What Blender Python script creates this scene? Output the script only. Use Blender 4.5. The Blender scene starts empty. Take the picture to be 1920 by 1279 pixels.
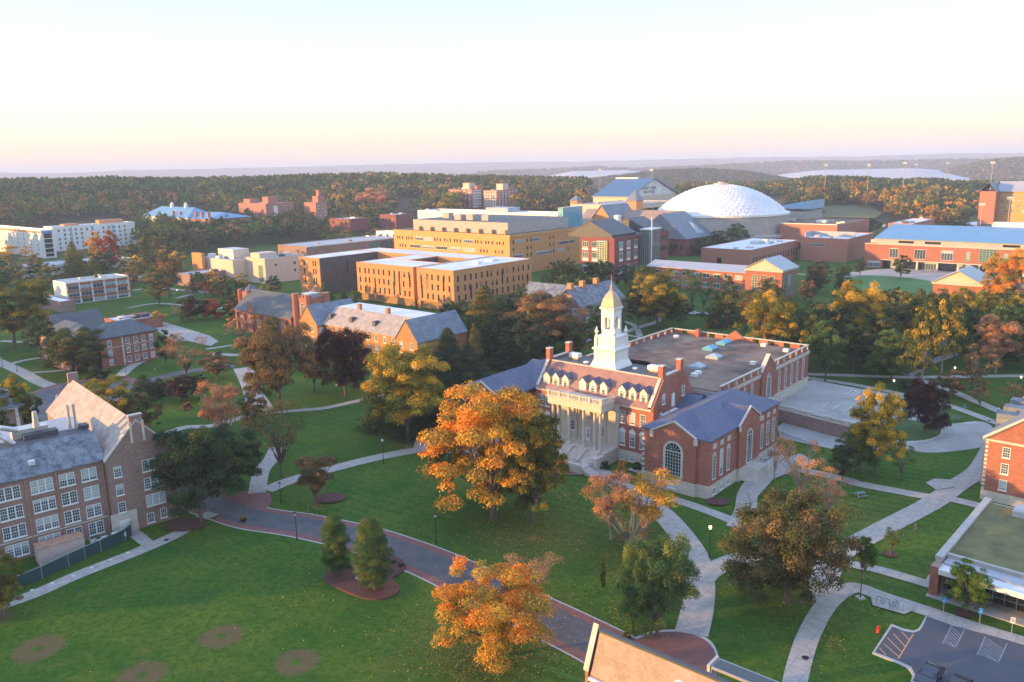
import bpy, math, random
import numpy as np
from mathutils import Vector, Matrix
from mathutils.geometry import tessellate_polygon

# ------------------------------------------------------------------ camera, sky, sun, exposure
SC = bpy.context.scene
COL = SC.collection
F, PITCH, ROLL, HCAM = 1520.0, math.radians(12.17), math.radians(1.2), 54.0
_f = np.array([0, math.cos(PITCH), -math.sin(PITCH)]); _r = np.array([1.0, 0, 0]); _u = np.cross(_r, _f)
_cr, _sr = math.cos(ROLL), math.sin(ROLL)
RX = _r * _cr - _u * _sr; UX = _u * _cr + _r * _sr
cam_d = bpy.data.cameras.new("camera"); cam = bpy.data.objects.new("camera", cam_d); COL.objects.link(cam)
cam_d.sensor_width = 36.0; cam_d.lens = F / 1920 * 36; cam_d.clip_end = 40000; cam_d.clip_start = 0.5
cam.matrix_world = Matrix(((RX[0], UX[0], -_f[0], 0), (RX[1], UX[1], -_f[1], 0), (RX[2], UX[2], -_f[2], HCAM), (0, 0, 0, 1)))
SC.camera = cam
SUN_AZ, SUN_EL = math.radians(191.0), math.radians(6.5)      # azimuth of the sun, counter-clockwise from +x
W = bpy.data.worlds.new("World"); SC.world = W; W.use_nodes = True
nt = W.node_tree; N = nt.nodes; bg = N["Background"]
sky = N.new("ShaderNodeTexSky"); sky.sky_type = 'NISHITA'; sky.sun_disc = False
sky.sun_elevation = SUN_EL; sky.sun_rotation = math.pi / 2 - SUN_AZ
sky.air_density = 1.0; sky.dust_density = 1.5; sky.altitude = 100
tc = N.new("ShaderNodeTexCoord"); sep = N.new("ShaderNodeSeparateXYZ"); nt.links.new(tc.outputs['Generated'], sep.inputs[0])
rmp = N.new("ShaderNodeValToRGB"); nt.links.new(sep.outputs['Z'], rmp.inputs[0])
cr_ = rmp.color_ramp
for i, (p, c) in enumerate([(0.0, (0.44, .355, .315)), (0.03, (0.47, 0.385, .32)), (0.065, (0.47, 0.435, 0.385)), (0.105, (0.43, 0.45, 0.435)), (0.15, (.37, .42, .435)), (0.19, (0.325, 0.395, 0.43)), (0.42, (.32, .43, .60)), (1.0, (0.32, 0.45, 0.78))]):
    e = cr_.elements[i] if i < 2 else cr_.elements.new(p)
    e.position = p; e.color = (*c, 1)
addn = N.new("ShaderNodeMix"); addn.data_type = 'RGBA'; addn.blend_type = 'ADD'; addn.inputs[0].default_value = 1.0
scl = N.new("ShaderNodeMix"); scl.data_type = 'RGBA'; scl.blend_type = 'MULTIPLY'; scl.inputs[0].default_value = 1.0
scl.inputs[7].default_value = (0.05, 0.05, 0.05, 1)          # the physical sky at strength 0.05 ...
nt.links.new(sky.outputs[0], scl.inputs[6]); nt.links.new(scl.outputs[2], addn.inputs[6]); nt.links.new(rmp.outputs[0], addn.inputs[7])
nt.links.new(addn.outputs[2], bg.inputs[0]); bg.inputs[1].default_value = 1.0   # ... over the bright thin haze of the morning sky
sun_d = bpy.data.lights.new("sun", 'SUN'); sun_d.energy = 5.0; sun_d.angle = math.radians(0.6); sun_d.color = (1.0, 0.54, 0.15)
sun = bpy.data.objects.new("sun", sun_d); COL.objects.link(sun)
sd = Vector((math.cos(SUN_AZ) * math.cos(SUN_EL), math.sin(SUN_AZ) * math.cos(SUN_EL), math.sin(SUN_EL)))
sun.rotation_euler = sd.to_track_quat('Z', 'Y').to_euler()
vs = SC.view_settings; vs.view_transform = 'Standard'; vs.look = 'None'; vs.exposure = 1.08; vs.gamma = 1.0; vs.use_curve_mapping = False
SC.render.engine = 'CYCLES'
cy = SC.cycles; cy.max_bounces = 6; cy.diffuse_bounces = 4; cy.glossy_bounces = 2; cy.transmission_bounces = 2; cy.transparent_max_bounces = 4; cy.volume_bounces = 3
cy.use_denoising = True; cy.caustics_reflective = False; cy.caustics_refractive = False

# ------------------------------------------------------------------ helpers
def un(px, py, z=0.0):
    """the point at height z seen at photograph pixel (px, py)"""
    d = _f * F + RX * (px - 960) - UX * (py - 639.5)
    t = (z - HCAM) / d[2]
    return d[0] * t, d[1] * t
def pr(x, y, z):
    v = np.array([x, y, z - HCAM]); w = v @ _f
    return 960 + F * (v @ RX) / w, 639.5 - F * (v @ UX) / w, w
def tag(o, label=None, cat=None, group=None, kind=None):
    if label: o['label'] = label
    if cat: o['category'] = cat
    if group: o['group'] = group
    if kind: o['kind'] = kind
    return o
def link(name, me, parent=None, loc=None, rz=None):
    o = bpy.data.objects.new(name, me); COL.objects.link(o)
    if parent: o.parent = parent
    if loc is not None: o.location = loc
    if rz is not None: o.rotation_euler = (0, 0, rz)
    return o
def empty(name, loc, rz=0.0, label=None, cat=None, group=None):
    o = link(name, None, None, loc, rz); o.empty_display_size = 0.3
    return tag(o, label, cat, group)
def mesh_np(name, verts, faces, mats=(), midx=None, attrs=None, smooth=False):
    me = bpy.data.meshes.new(name)
    verts = np.asarray(verts, dtype=np.float32); faces = np.asarray(faces, dtype=np.int32)
    k = faces.shape[1]
    me.vertices.add(len(verts)); me.vertices.foreach_set("co", verts.ravel())
    me.loops.add(faces.size); me.loops.foreach_set("vertex_index", faces.ravel())
    me.polygons.add(len(faces)); me.polygons.foreach_set("loop_start", np.arange(0, faces.size, k, dtype=np.int32))
    if midx is not None: me.polygons.foreach_set("material_index", np.asarray(midx, dtype=np.int32))
    if smooth: me.polygons.foreach_set("use_smooth", np.ones(len(faces), dtype=bool))
    for m in mats: me.materials.append(m)
    me.update(calc_edges=True)
    for an, av in (attrs or {}).items():
        a = me.attributes.new(an, 'FLOAT', 'FACE'); a.data.foreach_set("value", np.asarray(av, dtype=np.float32))
    return me

class M:
    """collects boxes, prisms, tubes ... in one mesh"""
    def __init__(s): s.v = []; s.f = []; s.m = []; s.cm = 0
    def face(s, pts):
        i = len(s.v); s.v += [tuple(p) for p in pts]; s.f.append(tuple(range(i, i + len(pts)))); s.m.append(s.cm)
    def box(s, x0, x1, y0, y1, z0, z1, bottom=True):
        i = len(s.v)
        s.v += [(x0, y0, z0), (x1, y0, z0), (x1, y1, z0), (x0, y1, z0), (x0, y0, z1), (x1, y0, z1), (x1, y1, z1), (x0, y1, z1)]
        q = [(4, 5, 6, 7), (0, 1, 5, 4), (1, 2, 6, 5), (2, 3, 7, 6), (3, 0, 4, 7)] + ([(3, 2, 1, 0)] if bottom else [])
        for a in q: s.f.append(tuple(i + k for k in a)); s.m.append(s.cm)
        return s
    def prism(s, poly, z0, z1, bottom=True):
        """poly: ccw list of (x,y) or (x,y,ztop)"""
        n = len(poly); i = len(s.v)
        s.v += [(p[0], p[1], z0) for p in poly] + [(p[0], p[1], p[2] if len(p) > 2 else z1) for p in poly]
        s.f.append(tuple(range(i + n, i + 2 * n))); s.m.append(s.cm)
        if bottom: s.f.append(tuple(range(i + n - 1, i - 1, -1))); s.m.append(s.cm)
        for k in range(n):
            j = (k + 1) % n; s.f.append((i + k, i + j, i + n + j, i + n + k)); s.m.append(s.cm)
        return s
    def slabv(s, poly, depth):
        """vertical polygon list of 3d pts, extruded by vector depth"""
        n = len(poly); i = len(s.v); d = Vector(depth)
        s.v += [tuple(p) for p in poly] + [tuple(Vector(p) + d) for p in poly]
        s.f.append(tuple(range(i, i + n))); s.m.append(s.cm); s.f.append(tuple(range(i + 2 * n - 1, i + n - 1, -1))); s.m.append(s.cm)
        for k in range(n):
            j = (k + 1) % n; s.f.append((i + k, i + n + k, i + n + j, i + j)); s.m.append(s.cm)
        return s
    def tube(s, pts, rad, n=6, cap=True):
        rings = []
        for k, p in enumerate(pts):
            p = Vector(p); a = Vector(pts[max(k - 1, 0)]); b = Vector(pts[min(k + 1, len(pts) - 1)])
            d = (b - a).normalized() if (b - a).length > 1e-6 else Vector((0, 0, 1))
            u = d.cross(Vector((0, 1, 0) if abs(d.y) < .9 else (1, 0, 0))).normalized(); w = d.cross(u)
            r = rad[k] if isinstance(rad, (list, tuple)) else rad
            i = len(s.v); rings.append(i)
            for t in range(n):
                an = 2 * math.pi * t / n; s.v.append(tuple(p + (u * math.cos(an) + w * math.sin(an)) * r))
        for a, b in zip(rings, rings[1:]):
            for t in range(n):
                t2 = (t + 1) % n; s.f.append((a + t, a + t2, b + t2, b + t)); s.m.append(s.cm)
        if cap:
            s.f.append(tuple(rings[0] + t for t in range(n - 1, -1, -1))); s.m.append(s.cm)
            s.f.append(tuple(rings[-1] + t for t in range(n))); s.m.append(s.cm)
        return s
    def lathe(s, prof, c=(0, 0), n=16, rot=0.0, sq=1.0):
        """prof: (radius, z); n=4 with rot 45 gives square sections"""
        rings = []
        for r, z in prof:
            rings.append(len(s.v))
            for t in range(n):
                a = 2 * math.pi * t / n + rot; s.v.append((c[0] + r * math.cos(a), c[1] + r * math.sin(a), z))
        for a, b in zip(rings, rings[1:]):
            for t in range(n):
                t2 = (t + 1) % n; s.f.append((a + t, a + t2, b + t2, b + t)); s.m.append(s.cm)
        s.f.append(tuple(rings[0] + t for t in range(n - 1, -1, -1))); s.m.append(s.cm)
        s.f.append(tuple(rings[-1] + t for t in range(n))); s.m.append(s.cm)
        return s
    def mesh(s, name, mats, smooth=False):
        me = bpy.data.meshes.new(name); me.from_pydata(s.v, [], s.f)
        if not isinstance(mats, (list, tuple)): mats = [mats]
        for m in mats: me.materials.append(m)
        if len(mats) > 1: me.polygons.foreach_set("material_index", s.m)
        if smooth: me.polygons.foreach_set("use_smooth", [True] * len(s.f))
        me.update(); return me
    def obj(s, name, mats, parent=None, loc=None, rz=None, smooth=False):
        return link(name, s.mesh(name, mats, smooth), parent, loc, rz)

# ------------------------------------------------------------------ materials
def newmat(name):
    m = bpy.data.materials.new(name); m.use_nodes = True
    return m, m.node_tree, m.node_tree.nodes, m.node_tree.nodes["Principled BSDF"]
def _mix(nt, fac, a, b, blend='MIX'):
    n = nt.nodes.new("ShaderNodeMix"); n.data_type = 'RGBA'; n.blend_type = blend
    for i, v in ((0, fac), (6, a), (7, b)):
        if hasattr(v, 'is_linked'): nt.links.new(v, n.inputs[i])
        elif isinstance(v, tuple): n.inputs[i].default_value = (*v[:3], 1)
        else: n.inputs[i].default_value = v
    return n.outputs[2]
def _noise(nt, vec, scale, detail=3, rough=0.55):
    n = nt.nodes.new("ShaderNodeTexNoise"); n.inputs['Scale'].default_value = scale; n.inputs['Detail'].default_value = detail; n.inputs['Roughness'].default_value = rough
    if vec is not None: nt.links.new(vec, n.inputs['Vector'])
    return n.outputs[0]
def _ramp(nt, fac, lo, hi):
    n = nt.nodes.new("ShaderNodeMapRange"); n.inputs[1].default_value = lo; n.inputs[2].default_value = hi; nt.links.new(fac, n.inputs[0]); return n.outputs[0]
def _math(nt, op, a, b=None):
    n = nt.nodes.new("ShaderNodeMath"); n.operation = op
    for i, v in ((0, a), (1, b)):
        if v is None: continue
        if hasattr(v, 'is_linked'): nt.links.new(v, n.inputs[i])
        else: n.inputs[i].default_value = v
    return n.outputs[0]
def _coord(nt, kind='Object'):
    n = nt.nodes.new("ShaderNodeTexCoord"); return n.outputs[kind]
def _wallvec(nt, sc=(1, 1)):
    s = nt.nodes.new("ShaderNodeSeparateXYZ"); nt.links.new(_coord(nt), s.inputs[0])
    c = nt.nodes.new("ShaderNodeCombineXYZ")
    nt.links.new(_math(nt, 'MULTIPLY', _math(nt, 'ADD', s.outputs[0], s.outputs[1]), sc[0]), c.inputs[0])
    nt.links.new(_math(nt, 'MULTIPLY', s.outputs[2], sc[1]), c.inputs[1])
    return c.outputs[0]
def plain(name, c, c2=None, scale=1.5, rough=0.8, metal=0.0, spec=None, bump=0.0, kind='Object', lo=.3, hi=.7):
    m, nt, n, b = newmat(name)
    c2 = c2 or tuple(x * 0.78 for x in c)
    f = _ramp(nt, _noise(nt, _coord(nt, kind), scale, 5, .6), lo, hi)
    nt.links.new(_mix(nt, f, c, c2), b.inputs['Base Color'])
    b.inputs['Roughness'].default_value = rough; b.inputs['Metallic'].default_value = metal
    if spec is not None: b.inputs['Specular IOR Level'].default_value = spec
    return m
def brick(name, c, c2, mortar, bw=0.42, bh=0.16, stain=.75):
    m, nt, n, b = newmat(name)
    t = n.new("ShaderNodeTexBrick"); nt.links.new(_wallvec(nt), t.inputs['Vector'])
    t.inputs['Color1'].default_value = (*c, 1); t.inputs['Color2'].default_value = (*c2, 1); t.inputs['Mortar'].default_value = (*mortar, 1)
    t.inputs['Scale'].default_value = 1; t.inputs['Brick Width'].default_value = bw; t.inputs['Row Height'].default_value = bh; t.inputs['Mortar Size'].default_value = 0.012; t.inputs['Bias'].default_value = 0.0
    st = _ramp(nt, _noise(nt, _coord(nt), .22, 5, .65), .32, .72)
    nt.links.new(_mix(nt, st, t.outputs[0], (stain, stain, stain), 'MULTIPLY') if False else _mix(nt, 1.0, t.outputs[0], _mix(nt, st, (1, 1, 1), (stain, stain * .98, stain * .97)), 'MULTIPLY'), b.inputs['Base Color'])
    b.inputs['Roughness'].default_value = 0.85; b.inputs['Specular IOR Level'].default_value = 0.25
    return m
def slate(name, c, c2, c3, bw=.5, bh=.28, rough=.62, metal=0):
    m, nt, n, b = newmat(name)
    t = n.new("ShaderNodeTexBrick"); nt.links.new(_wallvec(nt, (1, 1.4)), t.inputs['Vector'])
    t.inputs['Color1'].default_value = (*c, 1); t.inputs['Color2'].default_value = (*c2, 1); t.inputs['Mortar'].default_value = (*[x * .6 for x in c2], 1)
    t.inputs['Scale'].default_value = 1; t.inputs['Brick Width'].default_value = bw; t.inputs['Row Height'].default_value = bh; t.inputs['Mortar Size'].default_value = 0.012
    st = _ramp(nt, _noise(nt, _coord(nt), .6, 6, .75), .42, .68)
    nt.links.new(_mix(nt, st, t.outputs[0], c3), b.inputs['Base Color'])
    b.inputs['Roughness'].default_value = rough; b.inputs['Metallic'].default_value = metal
    return m
def seam(name, c, gap=.6, rough=.4, along='a', dark=.72):
    """standing-seam metal: thin darker lines"""
    m, nt, n, b = newmat(name)
    s = n.new("ShaderNodeSeparateXYZ"); nt.links.new(_coord(nt), s.inputs[0])
    fr = _math(nt, 'FRACT', _math(nt, 'DIVIDE', s.outputs[0 if along == 'a' else 1], gap))
    ln = _math(nt, 'LESS_THAN', fr, 0.14)
    v = _ramp(nt, _noise(nt, _coord(nt), .15, 3), .3, .7)
    base = _mix(nt, v, c, tuple(x * .86 for x in c))
    nt.links.new(_mix(nt, ln, base, tuple(x * dark for x in c)), b.inputs['Base Color'])
    b.inputs['Roughness'].default_value = rough; b.inputs['Specular IOR Level'].default_value = .6
    return m
def glass(name, c, rough=.08, blind=.35, blindc=(.5, .5, .46)):
    m, nt, n, b = newmat(name)
    oi = n.new("ShaderNodeObjectInfo")
    sz = n.new("ShaderNodeSeparateXYZ"); nt.links.new(_coord(nt, 'Generated'), sz.inputs[0]); g = _math(nt, 'GREATER_THAN', sz.outputs[2], _math(nt, 'FRACT', _math(nt, 'MULTIPLY', oi.outputs['Random'], 17.0)))
    f = _math(nt, 'MULTIPLY', _math(nt, 'LESS_THAN', oi.outputs['Random'], blind), g)
    v = _mix(nt, oi.outputs['Random'], c, tuple(x * .45 for x in c))
    nt.links.new(_mix(nt, f, v, blindc), b.inputs['Base Color'])
    b.inputs['Roughness'].default_value = rough; b.inputs['Specular IOR Level'].default_value = .9; b.inputs['IOR'].default_value = 1.6
    return m
MT = dict(
    brick=brick('red_brick', (.44, .155, .105), (.31, .105, .075), (.40, .27, .22)),
    brick_dull=brick('brown_brick', (.37, .235, .205), (.275, .17, .15), (.36, .29, .27)),
    brick_far=plain('far_brick', (.44, .20, .15), (.34, .145, .11), 3, .9),
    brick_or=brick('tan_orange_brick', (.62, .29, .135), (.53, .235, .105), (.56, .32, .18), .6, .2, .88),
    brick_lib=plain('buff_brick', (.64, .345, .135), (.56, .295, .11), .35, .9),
    brick_dk=plain('maroon_brick', (.24, .075, .075), (.18, .06, .062), 1.2, .85),
    stone=plain('limestone', (.62, .56, .49), (.47, .43, .39), .9, .85),
    white=plain('white_paint', (.80, .79, .77), (.72, .71, .70), .8, .6),
    cream=plain('cream_stucco', (.66, .52, .42), (.60, .46, .38), .5, .85),
    concrete=plain('concrete', (.47, .44, .41), (.35, .33, .31), .5, .9),
    slate=slate('purple_blue_slate', (.095, .125, .215), (.065, .085, .155), (.125, .115, .165)),
    slate_b=slate('blue_grey_slate', (.16, .20, .26), (.11, .14, .19), (.22, .25, .29)),
    slate_br=slate('brown_slate', (.30, .21, .165), (.24, .17, .135), (.34, .27, .23), .5, .3), slate_dk=slate('dark_grey_slate', (.085, .10, .12), (.06, .072, .09), (.13, .125, .12), .5, .3),
    slate_g=slate('mottled_slate', (.14, .165, .20), (.07, .08, .10), (.27, .30, .34), .5, .3),
    slate_t=slate('tan_slate', (.36, .30, .27), (.28, .235, .215), (.44, .40, .37), .5, .3),
    redroof=slate('red_tile', (.33, .175, .155), (.25, .13, .12), (.31, .20, .18), .5, .24, .8),
    charcoal=plain('charcoal_roofing', (.075, .085, .10), (.055, .06, .075), .5, .6),
    gravel=plain('brown_gravel_roof', (.25, .175, .13), (.09, .06, .048), .13, .95, lo=.38, hi=.62),
    whiteroof=plain('white_membrane', (.74, .74, .75), (.50, .51, .53), .11, .7, lo=.42, hi=.78),
    greyroof=plain('grey_membrane', (.44, .45, .49), (.33, .34, .38), .15, .8),
    bluemetal=seam('blue_metal_roof', (.12, .29, .50), .55),
    bluepale=seam('pale_blue_metal_roof', (.25, .45, .66), .6),
    navymetal=seam('navy_metal_roof', (.04, .12, .26), 1.6),
    greymetal=seam('grey_metal_roof', (.36, .38, .44), .6),
    copper=plain('gilded_copper', (.60, .40, .27), (.46, .33, .25), 2.0, .5),
    metal=plain('galvanised_metal', (.62, .62, .62), (.50, .50, .51), 1.5, .4, .6),
    black=plain('black_iron', (.018, .018, .02), None, 3, .45),
    rust=plain('rusty_metal', (.36, .16, .09), (.5, .33, .24), 1.4, .8),
    pinkbox=plain('pinkish_container_paint', (.62, .50, .48), (.54, .43, .41), 1, .6),
    glass=glass('window_glass', (.09, .13, .20), .08, .6, (.40, .46, .52)), glass_nb=glass('hall_window_glass', (.035, .05, .07), .1, .25, (.42, .47, .48)), glass_dk=glass('dark_glass', (.02, .022, .03), .12, .12, (.35, .22, .12)),  # window_glass: bluish white blind colour also paints in the reflected sky
    glass_g=glass('green_glass', (.10, .24, .24), .08, .2, (.2, .42, .40)),
    glass_w=plain('skylight_glazing', (.40, .46, .50), (.28, .38, .45), 1.2, .15),
    teal=plain('teal_glazing', (.16, .42, .52), (.10, .28, .38), .5, .12),
    path=plain('concrete_path', (.46, .425, .385), (.29, .265, .245), .9, .9, lo=.25, hi=.8),
    asphalt=plain('asphalt', (.112, .110, .120), (.066, .066, .074), .5, .75, lo=.3, hi=.75),
    asph_pale=plain('worn_asphalt', (.40, .385, .365), (.26, .25, .24), .22, .9, lo=.3, hi=.75),
    paver=brick('brick_paving', (.30, .105, .085), (.22, .08, .07), (.25, .14, .12), .5, .25, .8),
    curb=plain('granite_kerb', (.50, .48, .46), (.40, .39, .38), 2, .8),
    mulch=plain('bark_mulch', (.13, .055, .045), (.07, .03, .028), 3.0, 1.0, lo=.25, hi=.75),
    soil=plain('bare_soil', (.16, .095, .075), (.10, .06, .05), 1.2, 1.0),
    paint_lot=plain('bay_marking', (.75, .75, .74), (.6, .6, .6), 3, .8), paint=plain('white_marking', (.38, .39, .40), (.20, .21, .23), 3, .8), orangep=plain('orange_marking', (.62, .33, .14), None, 3, .8),
    redpaint=plain('red_paint', (.60, .03, .025), None, 3, .45), bluepaint=plain('blue_sign_paint', (.03, .28, .62), None, 3, .4),
    greenmesh=plain('green_mesh_screen', (.025, .075, .085), (.018, .055, .062), .8, .85),
    sedum=plain('sedum_roof', (.19, .18, .07), (.11, .10, .05), .35, 1.0, lo=.35, hi=.65),
    screen=plain('louvre_screen', (.30, .31, .33), None, 2, .7), blackpl=plain('black_planter', (.03, .03, .03), None, 3, .6),
)
# crossing pattern of the brick paving lies in plan
MT['paver'] = plain('brick_paving_plan', (.235, .105, .092), (.17, .078, .072), 1.1, .9, lo=.3, hi=.7)
def jointed(m, step=1.8):
    """slab joints across a plain paving material"""
    nt = m.node_tree; b = nt.nodes['Principled BSDF']; src = b.inputs['Base Color'].links[0].from_socket; s = nt.nodes.new("ShaderNodeSeparateXYZ"); nt.links.new(_coord(nt), s.inputs[0]); out = None
    for a, c in ((.76, -.65), (.65, .76)):
        v = _math(nt, 'ADD', _math(nt, 'MULTIPLY', s.outputs[0], a), _math(nt, 'MULTIPLY', s.outputs[1], c)); l = _math(nt, 'LESS_THAN', _math(nt, 'FRACT', _math(nt, 'DIVIDE', v, step)), .045); out = l if out is None else _math(nt, 'MAXIMUM', out, l)
    nt.links.new(_mix(nt, _math(nt, 'MULTIPLY', out, .45), src, (.12, .11, .10)), b.inputs['Base Color'])
jointed(MT['path'])
# ------------------------------------------------------------------ terrain
def hy(px): return 332.3 - 40.2 * px / 1920.0
def _tab(t): return np.array([a for a, b in t], float), np.array([b for a, b in t], float)
def _sky(t, d, dz=0):
    x, y = _tab(t); return x, HCAM - (y - hy(x)) * d / F + dz
RIDGES = [  # (distance, near half width, far half width, (px, height))
    (1180, 520, 500, _sky([(-900, 336), (-300, 335), (0, 334), (120, 333), (230, 330), (330, 332), (480, 330), (600, 326), (740, 323), (850, 327), (960, 329), (1100, 332), (1160, 342), (1260, 342), (1440, 339), (1520, 328), (1600, 328), (1700, 333), (1720, 329), (1800, 334), (1920, 334), (2300, 332), (3200, 330)], 1180, -14)),
    (2600, 650, 600, _sky([(900, 350), (1080, 338), (1150, 329), (1240, 318), (1310, 315), (1400, 320), (1480, 333), (1600, 350), (2000, 350)], 2600, -15)),
    (3400, 600, 700, _sky([(1560, 350), (1700, 330), (1780, 312), (1850, 298), (1920, 294), (2200, 288), (3000, 280)], 3400, -14)),
    (4700, 900, 900, _sky([(-900, 352), (300, 338), (700, 328), (960, 318), (1060, 314), (1120, 311), (1200, 314), (1300, 310), (1440, 303), (1500, 300), (1600, 301), (1700, 299), (1800, 297), (1920, 297), (2400, 290)], 4700, -16)),
    (9500, 2400, 3000, _sky([(-900, 340), (0, 325), (120, 326.5), (250, 321), (480, 316), (720, 310), (960, 305), (1100, 304), (1250, 300), (1440, 296), (1600, 295), (1760, 290), (1920, 289), (2400, 280)], 9500)),
]
def gz(x, y):
    """ground height"""
    x = np.asarray(x, float); y = np.asarray(y, float); d = np.hypot(x, y) + 1e-6
    az = np.clip(np.arctan2(x, np.maximum(y, 1e-3)), -1.2, 1.2); px = 960 + F * np.tan(az)
    base = np.interp(d, [0, 1250, 2200, 3000, 14000, 30000], [0, 0, -25, -45, -45, -45])
    z = base.copy()
    for D, wn, wf, (tx, tz) in RIDGES:
        t = np.where(d < D, (D - d) / wn, (d - D) / wf); w = np.where(t < 1, 0.5 + 0.5 * np.cos(np.pi * np.clip(t, 0, 1)), 0)
        z = np.maximum(z, base + (np.interp(px, tx, tz) - base) * w)
    return np.where(y < -50, np.where(d > 1000, 0, z), z) if np.ndim(z) else float(z if y > -50 else 0)
def unt(px, py):
    """the ground point seen at a photograph pixel, on the real terrain"""
    d = _f * F + RX * (px - 960) - UX * (py - 639.5); d = d / np.hypot(d[0], d[1])
    r = np.arange(30, 9000, 2.0); zz = HCAM + d[2] * r; g = gz(d[0] * r, d[1] * r); k = np.argmax(zz <= g)
    if zz[k] > g[k]: k = len(r) - 1
    return d[0] * r[k], d[1] * r[k], float(g[k])
rng = np.random.default_rng(7)
def smooth_noise(x, y, s, seed):
    """cheap value noise"""
    r = np.random.default_rng(seed); T = r.random((64, 64)); u = x / s; v = y / s
    i = np.floor(u).astype(int); j = np.floor(v).astype(int); fu = u - i; fv = v - j; fu = fu * fu * (3 - 2 * fu); fv = fv * fv * (3 - 2 * fv)
    g = lambda a, b: T[a % 64, b % 64]
    return (g(i, j) * (1 - fu) + g(i + 1, j) * fu) * (1 - fv) + (g(i, j + 1) * (1 - fu) + g(i + 1, j + 1) * fu) * fv
def build_ground():
    az = np.concatenate([np.radians(np.arange(-180, -44, 6.0)), np.radians(np.arange(-44, 44.01, .3)), np.radians(np.arange(48, 180, 6.0))])
    rr = np.concatenate([[0.01, 60, 150, 300, 450, 600], np.geomspace(640, 14000, 150)[1:], [17000, 21000]])
    A, R = np.meshgrid(az, rr); X = R * np.sin(A); Y = R * np.cos(A); Z = gz(X, Y)
    far = np.clip((R - 1500) / 1000, 0, 1)
    Z = Z + far * (smooth_noise(X, Y, 60, 3) * 9 + smooth_noise(X, Y, 23, 5) * 6 - 6) * np.where(R > 12500, 0, 1)
    n, m = X.shape; idx = np.arange(n * m).reshape(n, m)
    a, b = idx[:-1, :], idx[1:, :]
    q = np.stack([a, np.roll(a, -1, 1), np.roll(b, -1, 1), b], -1).reshape(-1, 4)[:, ::-1]
    mt, nt, nn, bs = newmat('ground_cover')
    co = _coord(nt); s = nn.new("ShaderNodeSeparateXYZ"); nt.links.new(co, s.inputs[0])
    dist = nn.new("ShaderNodeVectorMath"); dist.operation = 'LENGTH'; nt.links.new(co, dist.inputs[0])
    # mown stripes across the campus lawns
    st = _math(nt, 'SINE', _math(nt, 'MULTIPLY', _math(nt, 'ADD', _math(nt, 'MULTIPLY', s.outputs[0], .55), _math(nt, 'MULTIPLY', s.outputs[1], .83)), 2.9))
    stm = _math(nt, 'MULTIPLY', _math(nt, 'MULTIPLY', _ramp(nt, st, -.7, .7), _ramp(nt, _noise(nt, co, .022, 1), .42, .55)), _ramp(nt, _math(nt, 'ADD', s.outputs[0], _math(nt, 'MULTIPLY', s.outputs[1], .55)), 28, 44))
    g = _mix(nt, _ramp(nt, _noise(nt, co, .07, 6, .75), .40, .62), (.032, .106, .014), (.092, .148, .018))
    g = _mix(nt, _math(nt, 'MULTIPLY', stm, .55), g, (.085, .18, .035))
    g = _mix(nt, _math(nt, 'MULTIPLY', _ramp(nt, _noise(nt, co, 1.1, 5, .9), .44, .60), .8), g, (.021, .064, .009))
    g = _mix(nt, _math(nt, 'MULTIPLY', _ramp(nt, _noise(nt, co, .24, 5, .8), .55, .75), .55), g, (.13, .13, .045))
    # fallen leaves, thicker in drifts below the trees that shed them
    def blob(px, py, r, soft=.35):
        x, y = un(px, py); n_ = nn.new("ShaderNodeVectorMath"); n_.operation = 'DISTANCE'; nt.links.new(co, n_.inputs[0]); n_.inputs[1].default_value = (x, y, 0)
        return n_.outputs['Value'], r
    drift = _ramp(nt, _noise(nt, co, .05, 3, .6), .50, .72)
    for px, py, r in ((925, 1180, 15), (1010, 1000, 16), (1200, 1060, 10), (1480, 1080, 13), (760, 830, 9), (1600, 960, 12)):
        dv, r = blob(px, py, r); mr = nn.new("ShaderNodeMapRange"); mr.inputs[1].default_value = r; mr.inputs[2].default_value = r * .3; nt.links.new(dv, mr.inputs[0]); drift = _math(nt, 'MAXIMUM', drift, _math(nt, 'MULTIPLY', mr.outputs[0], .95))
    lf = _math(nt, 'MULTIPLY', _ramp(nt, _noise(nt, co, 3.4, 2, .95), .53, .60), drift)
    g = _mix(nt, _math(nt, 'MULTIPLY', lf, .8), g, (.24, .13, .05))
    # worn rings in the big lawn
    for px, py, r in ((415, 1193, 2.9), (556, 1241, 2.9), (72, 1216, 3.2), (266, 1266, 3.0), (-10, 1160, 2.6)):
        dv, r = blob(px, py, r); dn = _math(nt, 'ADD', dv, _math(nt, 'MULTIPLY', _math(nt, 'SUBTRACT', _noise(nt, co, 1.1, 5, .85), .5), 2.6))
        a1 = nn.new("ShaderNodeMapRange"); a1.inputs[1].default_value = r; a1.inputs[2].default_value = r - .9; nt.links.new(dn, a1.inputs[0]); a2 = nn.new("ShaderNodeMapRange"); a2.inputs[1].default_value = .3; a2.inputs[2].default_value = .9; nt.links.new(dn, a2.inputs[0])
        g = _mix(nt, _math(nt, 'MULTIPLY', _math(nt, 'MULTIPLY', a1.outputs[0], a2.outputs[0]), .62), g, (.155, .085, .065))
    fo = _mix(nt, _ramp(nt, _noise(nt, co, .02, 6, .75), .38, .62), (.030, .048, .026), (.15, .092, .055))
    fo = _mix(nt, _ramp(nt, _noise(nt, co, .05, 4, .8), .52, .7), fo, (.085, .08, .025))
    fh = _mix(nt, _ramp(nt, _noise(nt, co, .009, 8, .85), .42, .56), (.008, .022, .016), (.26, .15, .10))
    fo = _mix(nt, _ramp(nt, dist.outputs[1], 1700, 2300), fo, fh)
    nt.links.new(_mix(nt, _ramp(nt, dist.outputs[1], 520, 800), g, fo), bs.inputs['Base Color'])
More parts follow.
